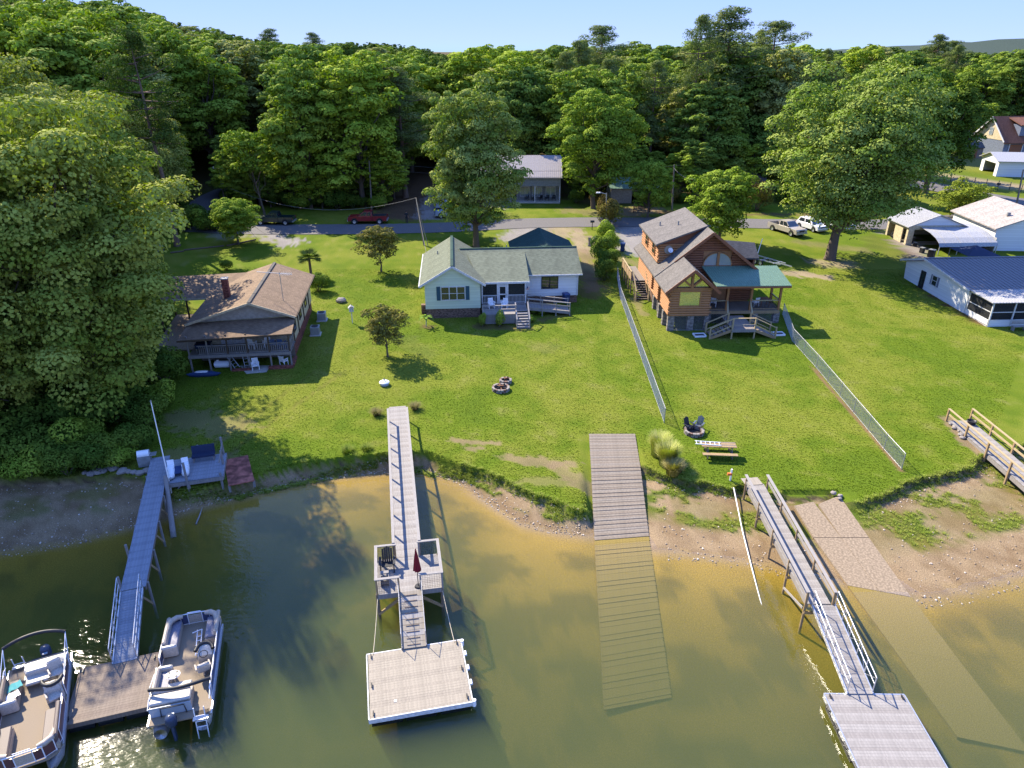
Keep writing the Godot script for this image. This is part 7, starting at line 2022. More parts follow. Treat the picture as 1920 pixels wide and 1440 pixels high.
func car(at: Vector3, yaw: float, m: Material, label: String, tall := 1.6):
	var t := thing("car", label, "car", at, yaw)
	built(t, "body", body_from([[2.2, 0.35], [2.25, 0.65], [2.05, 0.88], [1.0, 1.0], [-2.0, 1.02], [-2.22, 0.8], [-2.2, 0.35]], 0.9), m)
	greenhouse(t, [1.15, -2.0, 0.98], [0.3, -1.65, tall], 0.86, 0.66, m, 0.5)
	car_trim(t, 0.9, 2.2, -2.18, 0.72, 0.34, [1.4, -1.35])

func vehicles():
	pickup(P(517, 420), -92, M.paint_green, "dark green pickup parked along the lane under the trees")
	pickup(P(691, 418), -88, M.paint_red, "dark red pickup parked along the lane", true)
	pickup(P(1488, 445) + Vector3(-0.2, 0, -2.4), 24, M.paint_tan, "tan silver pickup parked on the grass near the lane")
	car(P(1530, 437) + Vector3(0, 0, -2.0), 22, M.paint_white, "white hatchback on the grass beside the big tree trunk")
	pickup(P(1583, 436) + Vector3(0, 0, -2.6), 12, M.paint_white, "white pickup half hidden behind the big tree trunk")
	car(P(823, 407) + Vector3(1.6, 0, -0.3), -80, M.paint_silver, "silver blue car at the edge of the drive behind the big tree", 1.55)
	pickup(P(823, 392) + Vector3(0.3, 0, -1.5), 184, M.paint_silver, "pale silver pickup in the drive of the grey metal building")
	car(P(822, 372) + Vector3(0.3, 0, -1.5), 182, M.paint_grey, "dark grey car farther up the drive of the metal building", 1.7)

# ------------------------------------------------------------ a person by the lane
func person(at: Vector3):
	var bones := []   # a, b, ra, rb, tone
	var cloth := Color(0.03, 0.032, 0.038); var pants := Color(0.025, 0.028, 0.04); var skin := Color(0.42, 0.25, 0.17); var hair := Color(0.04, 0.028, 0.02); var shoe := Color(0.05, 0.05, 0.05)
	for s in [-1.0, 1.0]:
		bones.append([Vector3(s * 0.10, 0.90, 0), Vector3(s * 0.12, 0.50, 0.02), 0.095, 0.065, pants])
		bones.append([Vector3(s * 0.12, 0.50, 0.02), Vector3(s * 0.13, 0.09, -0.02), 0.062, 0.045, pants])
		bones.append([Vector3(s * 0.13, 0.05, -0.04), Vector3(s * 0.15, 0.035, 0.13), 0.045, 0.035, shoe])
		bones.append([Vector3(s * 0.17, 1.42, 0), Vector3(s * 0.24, 1.15, -0.02), 0.06, 0.048, cloth])
		bones.append([Vector3(s * 0.24, 1.15, -0.02), Vector3(s * 0.24, 0.92, 0.08), 0.045, 0.034, skin])
		bones.append([Vector3(s * 0.24, 0.90, 0.09), Vector3(s * 0.235, 0.82, 0.11), 0.036, 0.024, skin])
		for k in 4: bones.append([Vector3(s * 0.238 + (k - 1.5) * 0.016, 0.83, 0.105), Vector3(s * 0.235 + (k - 1.5) * 0.017, 0.755 + 0.006 * absf(k - 1.5), 0.125), 0.010, 0.008, skin])
		bones.append([Vector3(s * 0.225, 0.87, 0.11), Vector3(s * 0.19, 0.82, 0.14), 0.012, 0.009, skin])
		bones.append([Vector3(s * 0.082, 1.62, 0.0), Vector3(s * 0.085, 1.66, 0.0), 0.012, 0.012, skin])
	bones.append([Vector3(0, 0.95, 0), Vector3(0, 1.2, 0), 0.135, 0.125, cloth])
	bones.append([Vector3(-0.09, 1.36, 0), Vector3(0.09, 1.36, 0), 0.115, 0.115, cloth])
	bones.append([Vector3(0, 1.42, 0), Vector3(0, 1.56, 0.01), 0.055, 0.05, skin])
	bones.append([Vector3(0, 1.60, 0.015), Vector3(0, 1.67, 0.0), 0.075, 0.085, skin])
	bones.append([Vector3(0, 1.64, 0.09), Vector3(0, 1.615, 0.105), 0.012, 0.016, skin])
	bones.append([Vector3(0, 1.68, -0.03), Vector3(0, 1.70, 0.0), 0.092, 0.088, hair])
	var c := 0.028
	var o := Vector3(-0.40, -0.03, -0.22); var n := Vector3i(29, 66, 17)
	var val := PackedFloat32Array(); val.resize(n.x * n.y * n.z); val.fill(1.0)
	var tone := []; tone.resize(val.size())
	for b in bones:
		var a: Vector3 = b[0]; var e: Vector3 = b[1]; var rr: float = maxf(b[2], b[3]) + 0.07
		var lo := Vector3i((Vector3(minf(a.x, e.x), minf(a.y, e.y), minf(a.z, e.z)) - Vector3.ONE * rr - o) / c).clamp(Vector3i.ZERO, n - Vector3i.ONE)
		var hi := Vector3i((Vector3(maxf(a.x, e.x), maxf(a.y, e.y), maxf(a.z, e.z)) + Vector3.ONE * rr - o) / c + Vector3.ONE).clamp(Vector3i.ZERO, n - Vector3i.ONE)
		var ab := e - a; var l2 := ab.length_squared()
		for z in range(lo.z, hi.z + 1):
			for y in range(lo.y, hi.y + 1):
				for x in range(lo.x, hi.x + 1):
					var p := o + Vector3(x, y, z) * c
					var t := clampf((p - a).dot(ab) / l2, 0, 1)
					var d := p.distance_to(a + ab * t) - lerpf(b[2], b[3], t)
					var i := x + n.x * (y + n.y * z)
					var k := 0.03; var h := clampf(0.5 + 0.5 * (val[i] - d) / k, 0, 1)
					if d < val[i]: tone[i] = b[4]
					val[i] = lerpf(val[i], d, h) - k * h * (1 - h)
	var m := MB.new(); var at_cell := {}
	for z in n.z - 1:
		for y in n.y - 1:
			for x in n.x - 1:
				var cnt := 0; var sum := Vector3.ZERO; var col := Color.BLACK; var best := 9.0
				var cv := []
				for q in 8:
					var i := x + (q & 1) + n.x * (y + ((q >> 1) & 1) + n.y * (z + ((q >> 2) & 1)))
					cv.append(val[i])
					if tone[i] != null and absf(val[i]) < best: best = absf(val[i]); col = tone[i]
				for q in 8:
					for ax in [1, 2, 4]:
						if q & ax: continue
						var r: int = q | ax
						if (cv[q] < 0) != (cv[r] < 0):
							var f: float = cv[q] / (cv[q] - cv[r])
							sum += Vector3(q & 1, (q >> 1) & 1, (q >> 2) & 1).lerp(Vector3(r & 1, (r >> 1) & 1, (r >> 2) & 1), f); cnt += 1
				if cnt:
					at_cell[Vector3i(x, y, z)] = m.v.size()
					var g := Vector3(cv[1] - cv[0] + cv[3] - cv[2] + cv[5] - cv[4] + cv[7] - cv[6], cv[2] - cv[0] + cv[3] - cv[1] + cv[6] - cv[4] + cv[7] - cv[5], cv[4] - cv[0] + cv[5] - cv[1] + cv[6] - cv[2] + cv[7] - cv[3])
					m.v.append(o + (Vector3(x, y, z) + sum / cnt) * c); m.n.append(g.normalized()); m.uv.append(Vector2.ZERO); m.c.append(col)
	for k in at_cell:
		for ax in 3:
			var e := [Vector3i(1, 0, 0), Vector3i(0, 1, 0), Vector3i(0, 0, 1)]
			var i0: int = k.x + n.x * (k.y + n.y * k.z); var k1: Vector3i = k + e[ax]
			if k1.x >= n.x or k1.y >= n.y or k1.z >= n.z: continue
			var i1: int = k1.x + n.x * (k1.y + n.y * k1.z)
			if (val[i0] < 0) == (val[i1] < 0): continue
			var u: Vector3i = e[(ax + 1) % 3]; var w: Vector3i = e[(ax + 2) % 3]
			var q := [k - u - w, k - w, k, k - u]
			if not q.all(func(s): return at_cell.has(s)): continue
			var d := q.map(func(s): return at_cell[s])
			if val[i0] < 0: d.reverse()
			m.ix.append_array([d[0], d[1], d[2], d[0], d[2], d[3]])
	var body := mat("clothed_figure", Color.WHITE, 0.8); body.vertex_color_use_as_albedo = true
	var t := thing("person", "person in dark clothes standing at the edge of the lane", "person", at, 160)
	built(t, "body", m, M.clothed_figure)
# ------------------------------------------------------------ trees
func add_leaves(L: Dictionary, r: RandomNumberGenerator, c: Vector3, rad: Vector3, n: int, len: float, wid: float, ca: Color, cb: Color, flat := 0.0, low := 0.35):
	var tone := ca.lerp(cb, r.randf())
	var v: PackedVector3Array = L.v; var nn: PackedVector3Array = L.n; var cc: PackedColorArray = L.c; var ix: PackedInt32Array = L.ix
	for i in n:
		var d := Vector3(r.randfn(), r.randfn(), r.randfn()).normalized()
		if d.y < -0.1 and r.randf() > low: d.y = -d.y
		var q := 1.0 - 0.3 * r.randf() * r.randf()
		var p := c + d * rad * q
		var nrm := (d * 0.95 + Vector3(r.randfn(), r.randfn(), r.randfn()) * 0.42 + Vector3(0, 0.25 + flat, 0)).normalized()
		var t := nrm.cross(Vector3(r.randfn(), r.randfn(), r.randfn())).normalized()
		var b := nrm.cross(t)
		var sc := r.randf_range(0.65, 1.25)
		t *= len * 0.5 * sc; b *= wid * 0.5 * sc
		var sn := (nrm * 0.6 + d * 0.5).normalized()
		var k := r.randf_range(0.84, 1.16)
		var col := Color(tone.r * k, tone.g * k, tone.b * k * 0.95)
		var a := v.size()
		v.append(p - t); v.append(p + b); v.append(p + t); v.append(p - b)
		for j in 4: nn.append(sn); cc.append(col)
		ix.append(a); ix.append(a + 1); ix.append(a + 2); ix.append(a); ix.append(a + 2); ix.append(a + 3)

func leaf_mesh(L: Dictionary) -> ArrayMesh:
	var arr := []; arr.resize(Mesh.ARRAY_MAX)
	arr[Mesh.ARRAY_VERTEX] = L.v; arr[Mesh.ARRAY_NORMAL] = L.n; arr[Mesh.ARRAY_COLOR] = L.c; arr[Mesh.ARRAY_INDEX] = L.ix
	var m := ArrayMesh.new(); m.add_surface_from_arrays(Mesh.PRIMITIVE_TRIANGLES, arr); return m

func new_leaves() -> Dictionary:
	return {"v": PackedVector3Array(), "n": PackedVector3Array(), "c": PackedColorArray(), "ix": PackedInt32Array()}

func bend(a: Vector3, b: Vector3, r: RandomNumberGenerator, amt: float, n := 4) -> Array:
	var o := []
	for i in n + 1:
		var t := float(i) / n
		var w := amt * sin(PI * t)
		o.append(a.lerp(b, t) + Vector3(r.randfn(), r.randfn() * 0.4 + 0.6, r.randfn()) * w)
	return o

func broadleaf(h: float, rad: float, base: float, sd: int, n_lobes: int, n_leaves: int, ll: float, ca: Color, cb: Color, shape := "oval", trunk_r := 0.0, lean := Vector3.ZERO) -> Array:   # [trunk mesh, crown mesh]
	var r := RandomNumberGenerator.new(); r.seed = sd
	var L := new_leaves()
	var T := MB.new()
	var tr := trunk_r if trunk_r > 0 else h * 0.017 + 0.05
	var top := lean + Vector3(0, lerpf(base, h, 0.72), 0)
	var path := [Vector3(0, -0.4, 0), Vector3(0, 0.25, 0)]
	for i in range(1, 7): path.append(top * (i / 6.0) + Vector3(r.randfn(), 0, r.randfn()) * tr * 0.35)
	var rads := [tr * 1.6, tr * 1.15]
	for i in range(1, 7): rads.append(tr * (1.0 - 0.78 * i / 6.0))
	T.tube(path, rads, 9)
	var ch := h - base
	var lobes := []
	for i in n_lobes:
		var t := (i + 0.5) / n_lobes
		var y := lerpf(-0.92, 0.95, t)   # up the crown
		var ring := sqrt(maxf(0.02, 1.0 - y * y))
		match shape:
			"cone": ring = 0.22 + 0.72 * (1.0 - t)
			"spread": ring = sqrt(maxf(0.05, 1.0 - pow(absf(y), 3.0)))
			"tall": ring = 0.35 + 0.65 * sqrt(maxf(0.0, 1.0 - y * y))
		var a := i * 2.39996 + r.randf_range(-0.45, 0.45)
		var q := ring * rad * r.randf_range(0.52, 0.86)
		var lr := rad * r.randf_range(0.24, 0.42) * (0.72 + 0.4 * ring)
		var c := Vector3(cos(a) * q, base + ch * (y * 0.43 + 0.5) + r.randfn() * ch * 0.03, sin(a) * q) + lean * clampf(t + 0.2, 0, 1)
		lobes.append([c, lr])
	for i in maxi(3, n_lobes / 6): lobes.append([Vector3(r.randfn() * rad * 0.2, base + ch * r.randf_range(0.35, 0.8), r.randfn() * rad * 0.2) + lean * 0.6, rad * 0.42])
	var tot := 0.0
	for l in lobes: tot += l[1] * l[1]
	for l in lobes:
		var lr: float = l[1]
		# each lobe is a bunch of smaller sprays, each of its own tone
		var sub := 7
		var share := n_leaves * lr * lr / tot
		for k in sub:
			var d := Vector3(r.randfn(), r.randfn() * 0.75 + 0.3, r.randfn()).normalized()
			var c: Vector3 = l[0] + d * lr * r.randf_range(0.62, 1.02)
			var s := lr * r.randf_range(0.3, 0.52)
			add_leaves(L, r, c, Vector3(s * 1.2, s * 0.72, s * 1.2), int(share * 0.125), ll, ll * 0.85, ca, cb, 0.3, 0.2)
		add_leaves(L, r, l[0], Vector3(lr, lr * 0.8, lr) * 0.7, int(share * 0.14), ll, ll * 0.85, ca, cb, 0.0, 0.6)
		if r.randf() < 0.75:
			var from: float = clampf((l[0].y - base * 0.8) / (h - base) * 0.8, 0.12, 0.9)
			var st: Vector3 = top * clampf(from, 0.2, 0.95)
			if l[0].y > st.y: T.tube(bend(st, l[0], r, rad * 0.06), [tr * 0.42, tr * 0.33, tr * 0.25, tr * 0.17, tr * 0.08], 6)
	return [T.mesh(), leaf_mesh(L)]

func pine(h: float, rad: float, base: float, sd: int, dens: int, ca: Color, cb: Color, lean := Vector3.ZERO) -> Array:
	var r := RandomNumberGenerator.new(); r.seed = sd
	var L := new_leaves()
	var T := MB.new()
	var tr := h * 0.0125 + 0.05
	var path := []; var rads := []
	for i in 9:
		var t := i / 8.0
		path.append(Vector3(0, -0.4 + (h + 0.2) * t, 0) + lean * t * t + Vector3(r.randfn(), 0, r.randfn()) * 0.06); rads.append(tr * (1.25 if i == 0 else 1.0 - 0.88 * t))
	T.tube(path, rads, 9)
	var n := int((h - base) / 0.62)
	for i in n:
		var t := (i + r.randf()) / n
		var y := lerpf(base, h - 0.3, t)
		var reach := rad * (0.55 + 0.55 * sin(PI * clampf(t * 0.9 + 0.12, 0, 1))) * r.randf_range(0.45, 1.0) * (1.0 if t < 0.75 else lerpf(1.0, 0.4, (t - 0.75) * 4))
		for k in 2:
			var a := r.randf() * TAU
			var st := Vector3(0, y, 0) + lean * pow(y / h, 2)
			var e := st + Vector3(cos(a) * reach, reach * r.randf_range(-0.05, 0.4), sin(a) * reach)
			T.tube([st, st.lerp(e, 0.5) + Vector3(0, -0.1, 0), e], [tr * 0.24, tr * 0.15, 0.02], 5)
			for j in 4:
				var c := st.lerp(e, 0.45 + 0.18 * j) + Vector3(r.randfn(), r.randfn() * 0.5 + 0.2, r.randfn()) * reach * 0.12
				var s := rad * r.randf_range(0.15, 0.26)
				add_leaves(L, r, c, Vector3(s, s * 0.85, s), dens, 0.36, 0.10, ca, cb, 0.0)
	return [T.mesh(), leaf_mesh(L)]

func plant_tree(called: String, mesh: Array, bark: Material, at: Vector3, yaw: float, sc: Vector3, label: String, category := "tree", group := "", crown := "crown", stem := "trunk") -> Node3D:
	var t := thing(called, label, category, at, yaw, group)
	t.scale = sc
	mi(t, stem, mesh[0], bark); mi(t, crown, mesh[1], M.leaf)
	return t

func shrub(rad: float, h: float, sd: int, n: int, ll: float, ca: Color, cb: Color) -> Array:
	var r := RandomNumberGenerator.new(); r.seed = sd
	var L := new_leaves(); var T := MB.new()
	for i in 7:
		var a := TAU * i / 7.0 + r.randf()
		var e := Vector3(cos(a) * rad * r.randf_range(0.2, 0.65), h * r.randf_range(0.4, 0.78), sin(a) * rad * r.randf_range(0.2, 0.65))
		T.tube([Vector3(cos(a) * 0.06, -0.1, sin(a) * 0.06), e * 0.5, e], [0.04, 0.03, 0.012], 5)
		add_leaves(L, r, e, Vector3(rad * 0.5, h * 0.3, rad * 0.5), n / 8, ll, ll * 0.6, ca, cb, 0.0, 0.7)
	add_leaves(L, r, Vector3(0, h * 0.45, 0), Vector3(rad * 0.7, h * 0.42, rad * 0.7), n / 8, ll, ll * 0.6, ca, cb, 0.0, 0.9)
	return [T.mesh(), leaf_mesh(L)]

func trees():
	var A := Color(0.15, 0.23, 0.026); var B := Color(0.26, 0.34, 0.045)    # fresh green
	var C := Color(0.07, 0.125, 0.02); var D := Color(0.12, 0.175, 0.027)    # deeper green
	var E := Color(0.19, 0.23, 0.045); var Fc := Color(0.35, 0.355, 0.095)      # pale olive
	var G := Color(0.035, 0.062, 0.020); var H := Color(0.065, 0.095, 0.03)    # pine
	# --- the big crowns at the left edge
	var big := broadleaf(21.0, 7.6, 1.2, 101, 60, 125000, 0.27, Color(0.16, 0.215, 0.032), Color(0.33, 0.355, 0.075), "spread", 0.5)
	plant_tree("oak_tree", big, M.bark, Vector3(-31.4, ground_y(-31.4, -47.5), -47.5), 45, Vector3(1.0, 1.05, 1.0), "huge dark green oak overhanging the shaded shore pier")
	var big2 := broadleaf(20.0, 8.6, 3.0, 102, 46, 95000, 0.29, E, Fc, "oval", 0.5)
	plant_tree("oak_tree", big2, M.bark, Vector3(-41.0, ground_y(-41.0, -65.0), -65.0), 60, Vector3.ONE, "tall pale olive oak behind the huge shore oak")
	plant_tree("oak_tree", big2, M.bark, Vector3(-51.0, ground_y(-51.0, -77.0), -77.0), 200, Vector3(0.95, 1.12, 0.95), "tall oak standing behind the pale olive oak")
	plant_tree("oak_tree", big, M.bark, Vector3(-40.5, ground_y(-40.5, -56.0), -56.0), 150, Vector3(0.95, 0.95, 0.95), "dark oak between the shore oak and the olive oak")
	plant_tree("oak_tree", big, M.bark, Vector3(-36.5, ground_y(-36.5, -43.0), -43.0), 260, Vector3(0.8, 0.95, 0.8), "low leaning oak at the shaded bank")
	plant_tree("oak_tree", big2, M.bark, Vector3(-43.5, ground_y(-43.5, -43.0), -43.0), 320, Vector3(0.95, 0.95, 0.95), "olive oak on the shaded bank beyond the low leaning oak")
	plant_tree("oak_tree", big2, M.bark, Vector3(-52.0, ground_y(-52.0, -36.0), -36.0), 90, Vector3(0.95, 0.95, 0.95), "olive oak standing on the shore away from the shaded pier")
	for a in [[-55.0, -92.0, 0.92, "behind the tall bare pine"], [-52.5, -101.0, 0.85, "at the bend of the narrow hill road"], [-63.0, -97.0, 0.95, "deep in the shade beyond the upper lawn"]]:
		plant_tree("oak_tree", big2, M.bark, Vector3(a[0], ground_y(a[0], a[1]), a[1]), a[0] * 31.0, Vector3.ONE * a[2], "tall olive oak " + a[3])
	# --- trees that stand alone in the yards
	var maple := broadleaf(5.0, 2.05, 1.1, 103, 16, 8000, 0.15, Color(0.13, 0.125, 0.03), Color(0.21, 0.19, 0.055), "oval", 0.085)
	var q := P(727, 669)
	plant_tree("young_maple", maple, M.bark, q, 30, Vector3(1.0, 0.93, 1.0), "young bronze leaved maple on the lawn beside the bird house")
	q = P(715, 509)
	plant_tree("young_maple", maple, M.bark, q, 160, Vector3(1.22, 1.1, 1.22), "young bronze leaved maple behind the brown roofed house")
	var gum := broadleaf(19.5, 6.0, 1.2, 104, 46, 64000, 0.28, Color(0.15, 0.215, 0.035), Color(0.32, 0.36, 0.10), "tall", 0.42)
	q = P(893, 465)
	plant_tree("sweetgum_tree", gum, M.bark, q, 0, Vector3(0.92, 1.0, 0.92), "tall pale leaved tree rising behind the green house roof")
	var ash := broadleaf(18.0, 6.4, 2.4, 105, 36, 46000, 0.31, A, B, "oval", 0.35)
	q = P(1112, 391)
	plant_tree("ash_tree", ash, M.bark, q, 40, Vector3(1.0, 0.97, 1.0), "bright green tree beside the porch of the grey metal building")
	var oak := broadleaf(21.5, 9.2, 3.4, 106, 54, 90000, 0.30, Color(0.15, 0.225, 0.038), Color(0.30, 0.355, 0.09), "oval", 0.6, Vector3(1.6, 0, 0))
	q = P(1556, 486)
	plant_tree("oak_tree", oak, M.bark, q, 0, Vector3.ONE, "big spreading oak between the log house and the white cottage")
	var round_t := broadleaf(9.6, 4.3, 1.6, 107, 28, 26000, 0.26, A, B, "oval", 0.22)
	q = P(1347, 458)
	plant_tree("round_tree", round_t, M.bark, q, 0, Vector3.ONE, "round bright green tree behind the log house roof")
	q = P(1214, 408)
	plant_tree("roadside_tree", round_t, M.bark, q, 90, Vector3(0.72, 0.86, 0.72), "small green tree beside the field gate")
	q = P(447, 458)
	plant_tree("dogwood_tree", round_t, M.bark, q, 200, Vector3(0.72, 0.62, 0.72), "small fresh green tree below the transformer pole")
	q = P(496, 402)
	plant_tree("leaning_tree", broadleaf(12.0, 3.6, 5.6, 108, 16, 6500, 0.33, A, B, "oval", 0.16, Vector3(-1.4, 0, 0)), M.bark, q, 0, Vector3.ONE, "thin leaning tree behind the dark green pickup")
	var low_t := broadleaf(4.6, 4.0, 0.6, 109, 20, 9000, 0.24, Color(0.15, 0.20, 0.025), Color(0.22, 0.25, 0.035), "spread", 0.12)
	q = P(1805, 408)
	plant_tree("crape_myrtle", low_t, M.bark, q, 0, Vector3(1.1, 1.0, 1.1), "low spreading yellow green tree behind the pale grey roof")
	var dark := broadleaf(19.0, 5.6, 2.2, 110, 34, 34000, 0.32, C, D, "tall", 0.4)
	q = P(1735, 362)
	plant_tree("dark_oak", dark, M.bark, q, 0, Vector3(1.05, 1.02, 1.05), "dense dark tree at the side road bend")
	q = P(1618, 428)
	plant_tree("street_sapling", broadleaf(2.6, 1.4, 1.0, 111, 8, 1500, 0.2, A, B, "oval", 0.06), M.bark, q, 0, Vector3.ONE, "tiny pale trunked sapling beside the white pickup")
	# --- tall pine
	var pn := pine(25.0, 4.6, 12.5, 112, 90, G.lerp(C, 0.4), H.lerp(D, 0.4), Vector3(-0.8, 0, 0))
	q = P(333, 461)
	plant_tree("tall_pine", pn, M.bark_pine, q, 0, Vector3.ONE, "tall bare trunked pine at the shaded upper lawn edge")
	# --- shrubs and hedges
	var sh := shrub(1.5, 2.3, 120, 3600, 0.17, A, B)
	var sh2 := shrub(1.5, 2.4, 121, 3600, 0.16, Color(0.13, 0.09, 0.03), Color(0.16, 0.17, 0.04))
	var shd := shrub(1.6, 2.6, 122, 3600, 0.2, C, D)
	for a in [[1135, 447, 1.0, 1.1], [1143, 470, 0.95, 1.15], [1128, 490, 1.0, 1.2], [1140, 508, 0.9, 1.0], [1133, 526, 0.8, 0.95]]:
		plant_tree("hedge_shrub", shd if a[1] > 480 else sh, M.bark, P(a[0], a[1]), a[0], Vector3(a[2], a[3], a[2]), "green shrub in the hedge between the green house and the log house", "shrub", "shrubs in the hedge row", "leaves", "stems")
	plant_tree("reddish_shrub", sh2, M.bark, P(1138, 425), 0, Vector3(1.5, 1.8, 1.5), "large bronze green shrub at the street lamp", "shrub", "", "leaves", "stems")
	plant_tree("reddish_shrub", sh2, M.bark, P(1418, 395), 0, Vector3(1.6, 2.0, 1.6), "rusty red shrub behind the lane near the blue cottage", "shrub", "", "leaves", "stems")
	var pot := shrub(0.5, 1.4, 123, 1500, 0.13, Color(0.16, 0.24, 0.03), Color(0.24, 0.30, 0.05))
	plant_tree("deck_plant", pot, M.bark, P(905, 612), 0, Vector3(0.85, 1.0, 0.85), "pale variegated bush at the corner of the slatted deck", "plant", "", "leaves", "stems")
	plant_tree("deck_plant", pot, M.bark, P(936, 612), 90, Vector3(1.1, 1.1, 1.1), "bright green palm like bush before the slatted deck", "plant", "", "leaves", "stems")
	for a in [[997, 604, 0.55], [1001, 588, 0.6], [1016, 590, 0.5], [1050, 584, 0.4]]:
		plant_tree("bed_shrub", sh, M.bark, P(a[0], a[1]), a[0], Vector3.ONE * a[2] * 0.55, "small dark shrub in the bed under the ramp", "shrub", "shrubs under the ramp", "leaves", "stems")
	# windmill palm
	q = P(584, 521)
	var pl := thing("fan_palm", "shaggy fan palm behind the brown roofed house", "palm tree", q)
	rod(pl, "trunk", Vector3(0, -0.2, 0), Vector3(0, 2.2, 0), 0.17, M.bark, 0.14)
	var pr := RandomNumberGenerator.new(); pr.seed = 31
	for i in 34:
		var a := i * 2.4; var el := pr.randf_range(-0.35, 1.1)
		var d := Vector3(cos(a) * cos(el), sin(el), sin(a) * cos(el))
		var m := MB.new()
		var hub := Vector3(0, 2.3, 0) + d * 0.6
		m.col = Color(0.05, 0.085, 0.02) * pr.randf_range(0.8, 1.3)
		m.tube([Vector3(0, 2.25, 0), hub], [0.02, 0.012], 4)
		var side := d.cross(Vector3.UP).normalized(); var up := side.cross(d)
		for k in 11:
			var w := (k - 5) * 0.24
			var e := hub + (d * cos(w) + side * sin(w)) * 0.95 - Vector3(0, 0.2, 0)
			m.face([hub, hub.lerp(e, 0.5) + up * 0.03 + side * 0.06, e, hub.lerp(e, 0.5) + up * 0.03 - side * 0.06])
		built(pl, "frond", m, M.leaf)
	plant_tree("palm_shrub", shd, M.bark, P(598, 546), 0, Vector3(0.8, 0.75, 0.8), "dark shrub at the foot of the fan palm", "shrub", "", "leaves", "stems")
	plant_tree("palm_shrub", shd, M.bark, P(425, 506), 0, Vector3(0.5, 0.45, 0.5), "small dark shrub behind the brown carport roof", "shrub", "", "leaves", "stems")
	# shaded bank undergrowth
	for a in [[60, 905, 1.1], [130, 895, 0.9], [185, 880, 1.0], [225, 872, 0.9], [20, 880, 1.2], [100, 870, 1.2], [250, 850, 0.9], [280, 800, 1.0], [300, 760, 1.0], [-40, 890, 1.2], [40, 800, 1.8], [110, 810, 1.6], [170, 800, 1.7], [220, 790, 1.5], [80, 750, 1.9], [200, 740, 1.6], [260, 730, 1.3], [150, 850, 1.5], [10, 850, 1.6], [310, 715, 1.2], [-30, 830, 1.8]]:
		plant_tree("bank_shrub", shd if int(a[0]) % 3 else sh, M.bark, P(a[0], a[1]), a[0] * 3, Vector3(a[2], a[2] * 0.85, a[2]), "dark undergrowth shrub on the bank below the shore oak", "shrub", "shrubs below the shore oak", "leaves", "stems")
	# forest edge shrubs
	var r := RandomNumberGenerator.new(); r.seed = 55
	for i in 92:
		var u := 320.0 + (i % 46) * 9.6 + r.randf_range(-4, 4)
		if u > 500 and u < 560 and i % 2: continue
		if u > 735: break
		var p := P(u, 396 - r.randf_range(2, 22) - (14.0 if i > 45 else 0.0))
		if u < 430: p = P(u, 420 + r.randf_range(0, 20)) if i % 2 else P(u - 60, 400)
		var s := r.randf_range(0.5, 1.5) * (1.7 if i > 45 else 1.0)
		plant_tree("wood_shrub", [shd, sh, shd][i % 3], M.bark, p, i * 50.0, Vector3(s, s * 0.9, s), "dark shrub at the foot of the woods across the lane", "shrub", "shrubs at the wood edge", "leaves", "stems")
	for i in 34:
		var u: float = [1080 + i * 22, 1230 + i * 16][i % 2]
		if u > 1660: continue
		var p := P(u, 392 - r.randf_range(4, 16))
		plant_tree("lane_shrub", [shd, sh, sh2][i % 3], M.bark, p, i * 50.0, Vector3.ONE * r.randf_range(0.5, 1.1), "low shrub on the far verge behind the log house", "shrub", "shrubs on the far verge", "leaves", "stems")
	forest()

func skyline(u: float) -> float:
	var k := [[-900, -160], [-300, -120], [0, -60], [130, -20], [290, 0], [350, 28], [400, 42], [480, 60], [560, 72], [620, 78], [680, 68], [730, 72], [795, 80], [815, 90], [850, 94], [880, 88], [920, 74], [1000, 86], [1060, 62], [1130, 66], [1200, 58], [1260, 70], [1300, 52], [1380, 26], [1440, 50], [1500, 80], [1560, 78], [1640, 74], [1700, 84], [1760, 78], [1800, 90], [1850, 88], [1920, 92], [2400, 92], [3200, 92]]
	for i in k.size() - 1:
		if u <= k[i + 1][0]: return lerpf(k[i][1], k[i + 1][1], inverse_lerp(k[i][0], k[i + 1][0], u))
	return 90.0

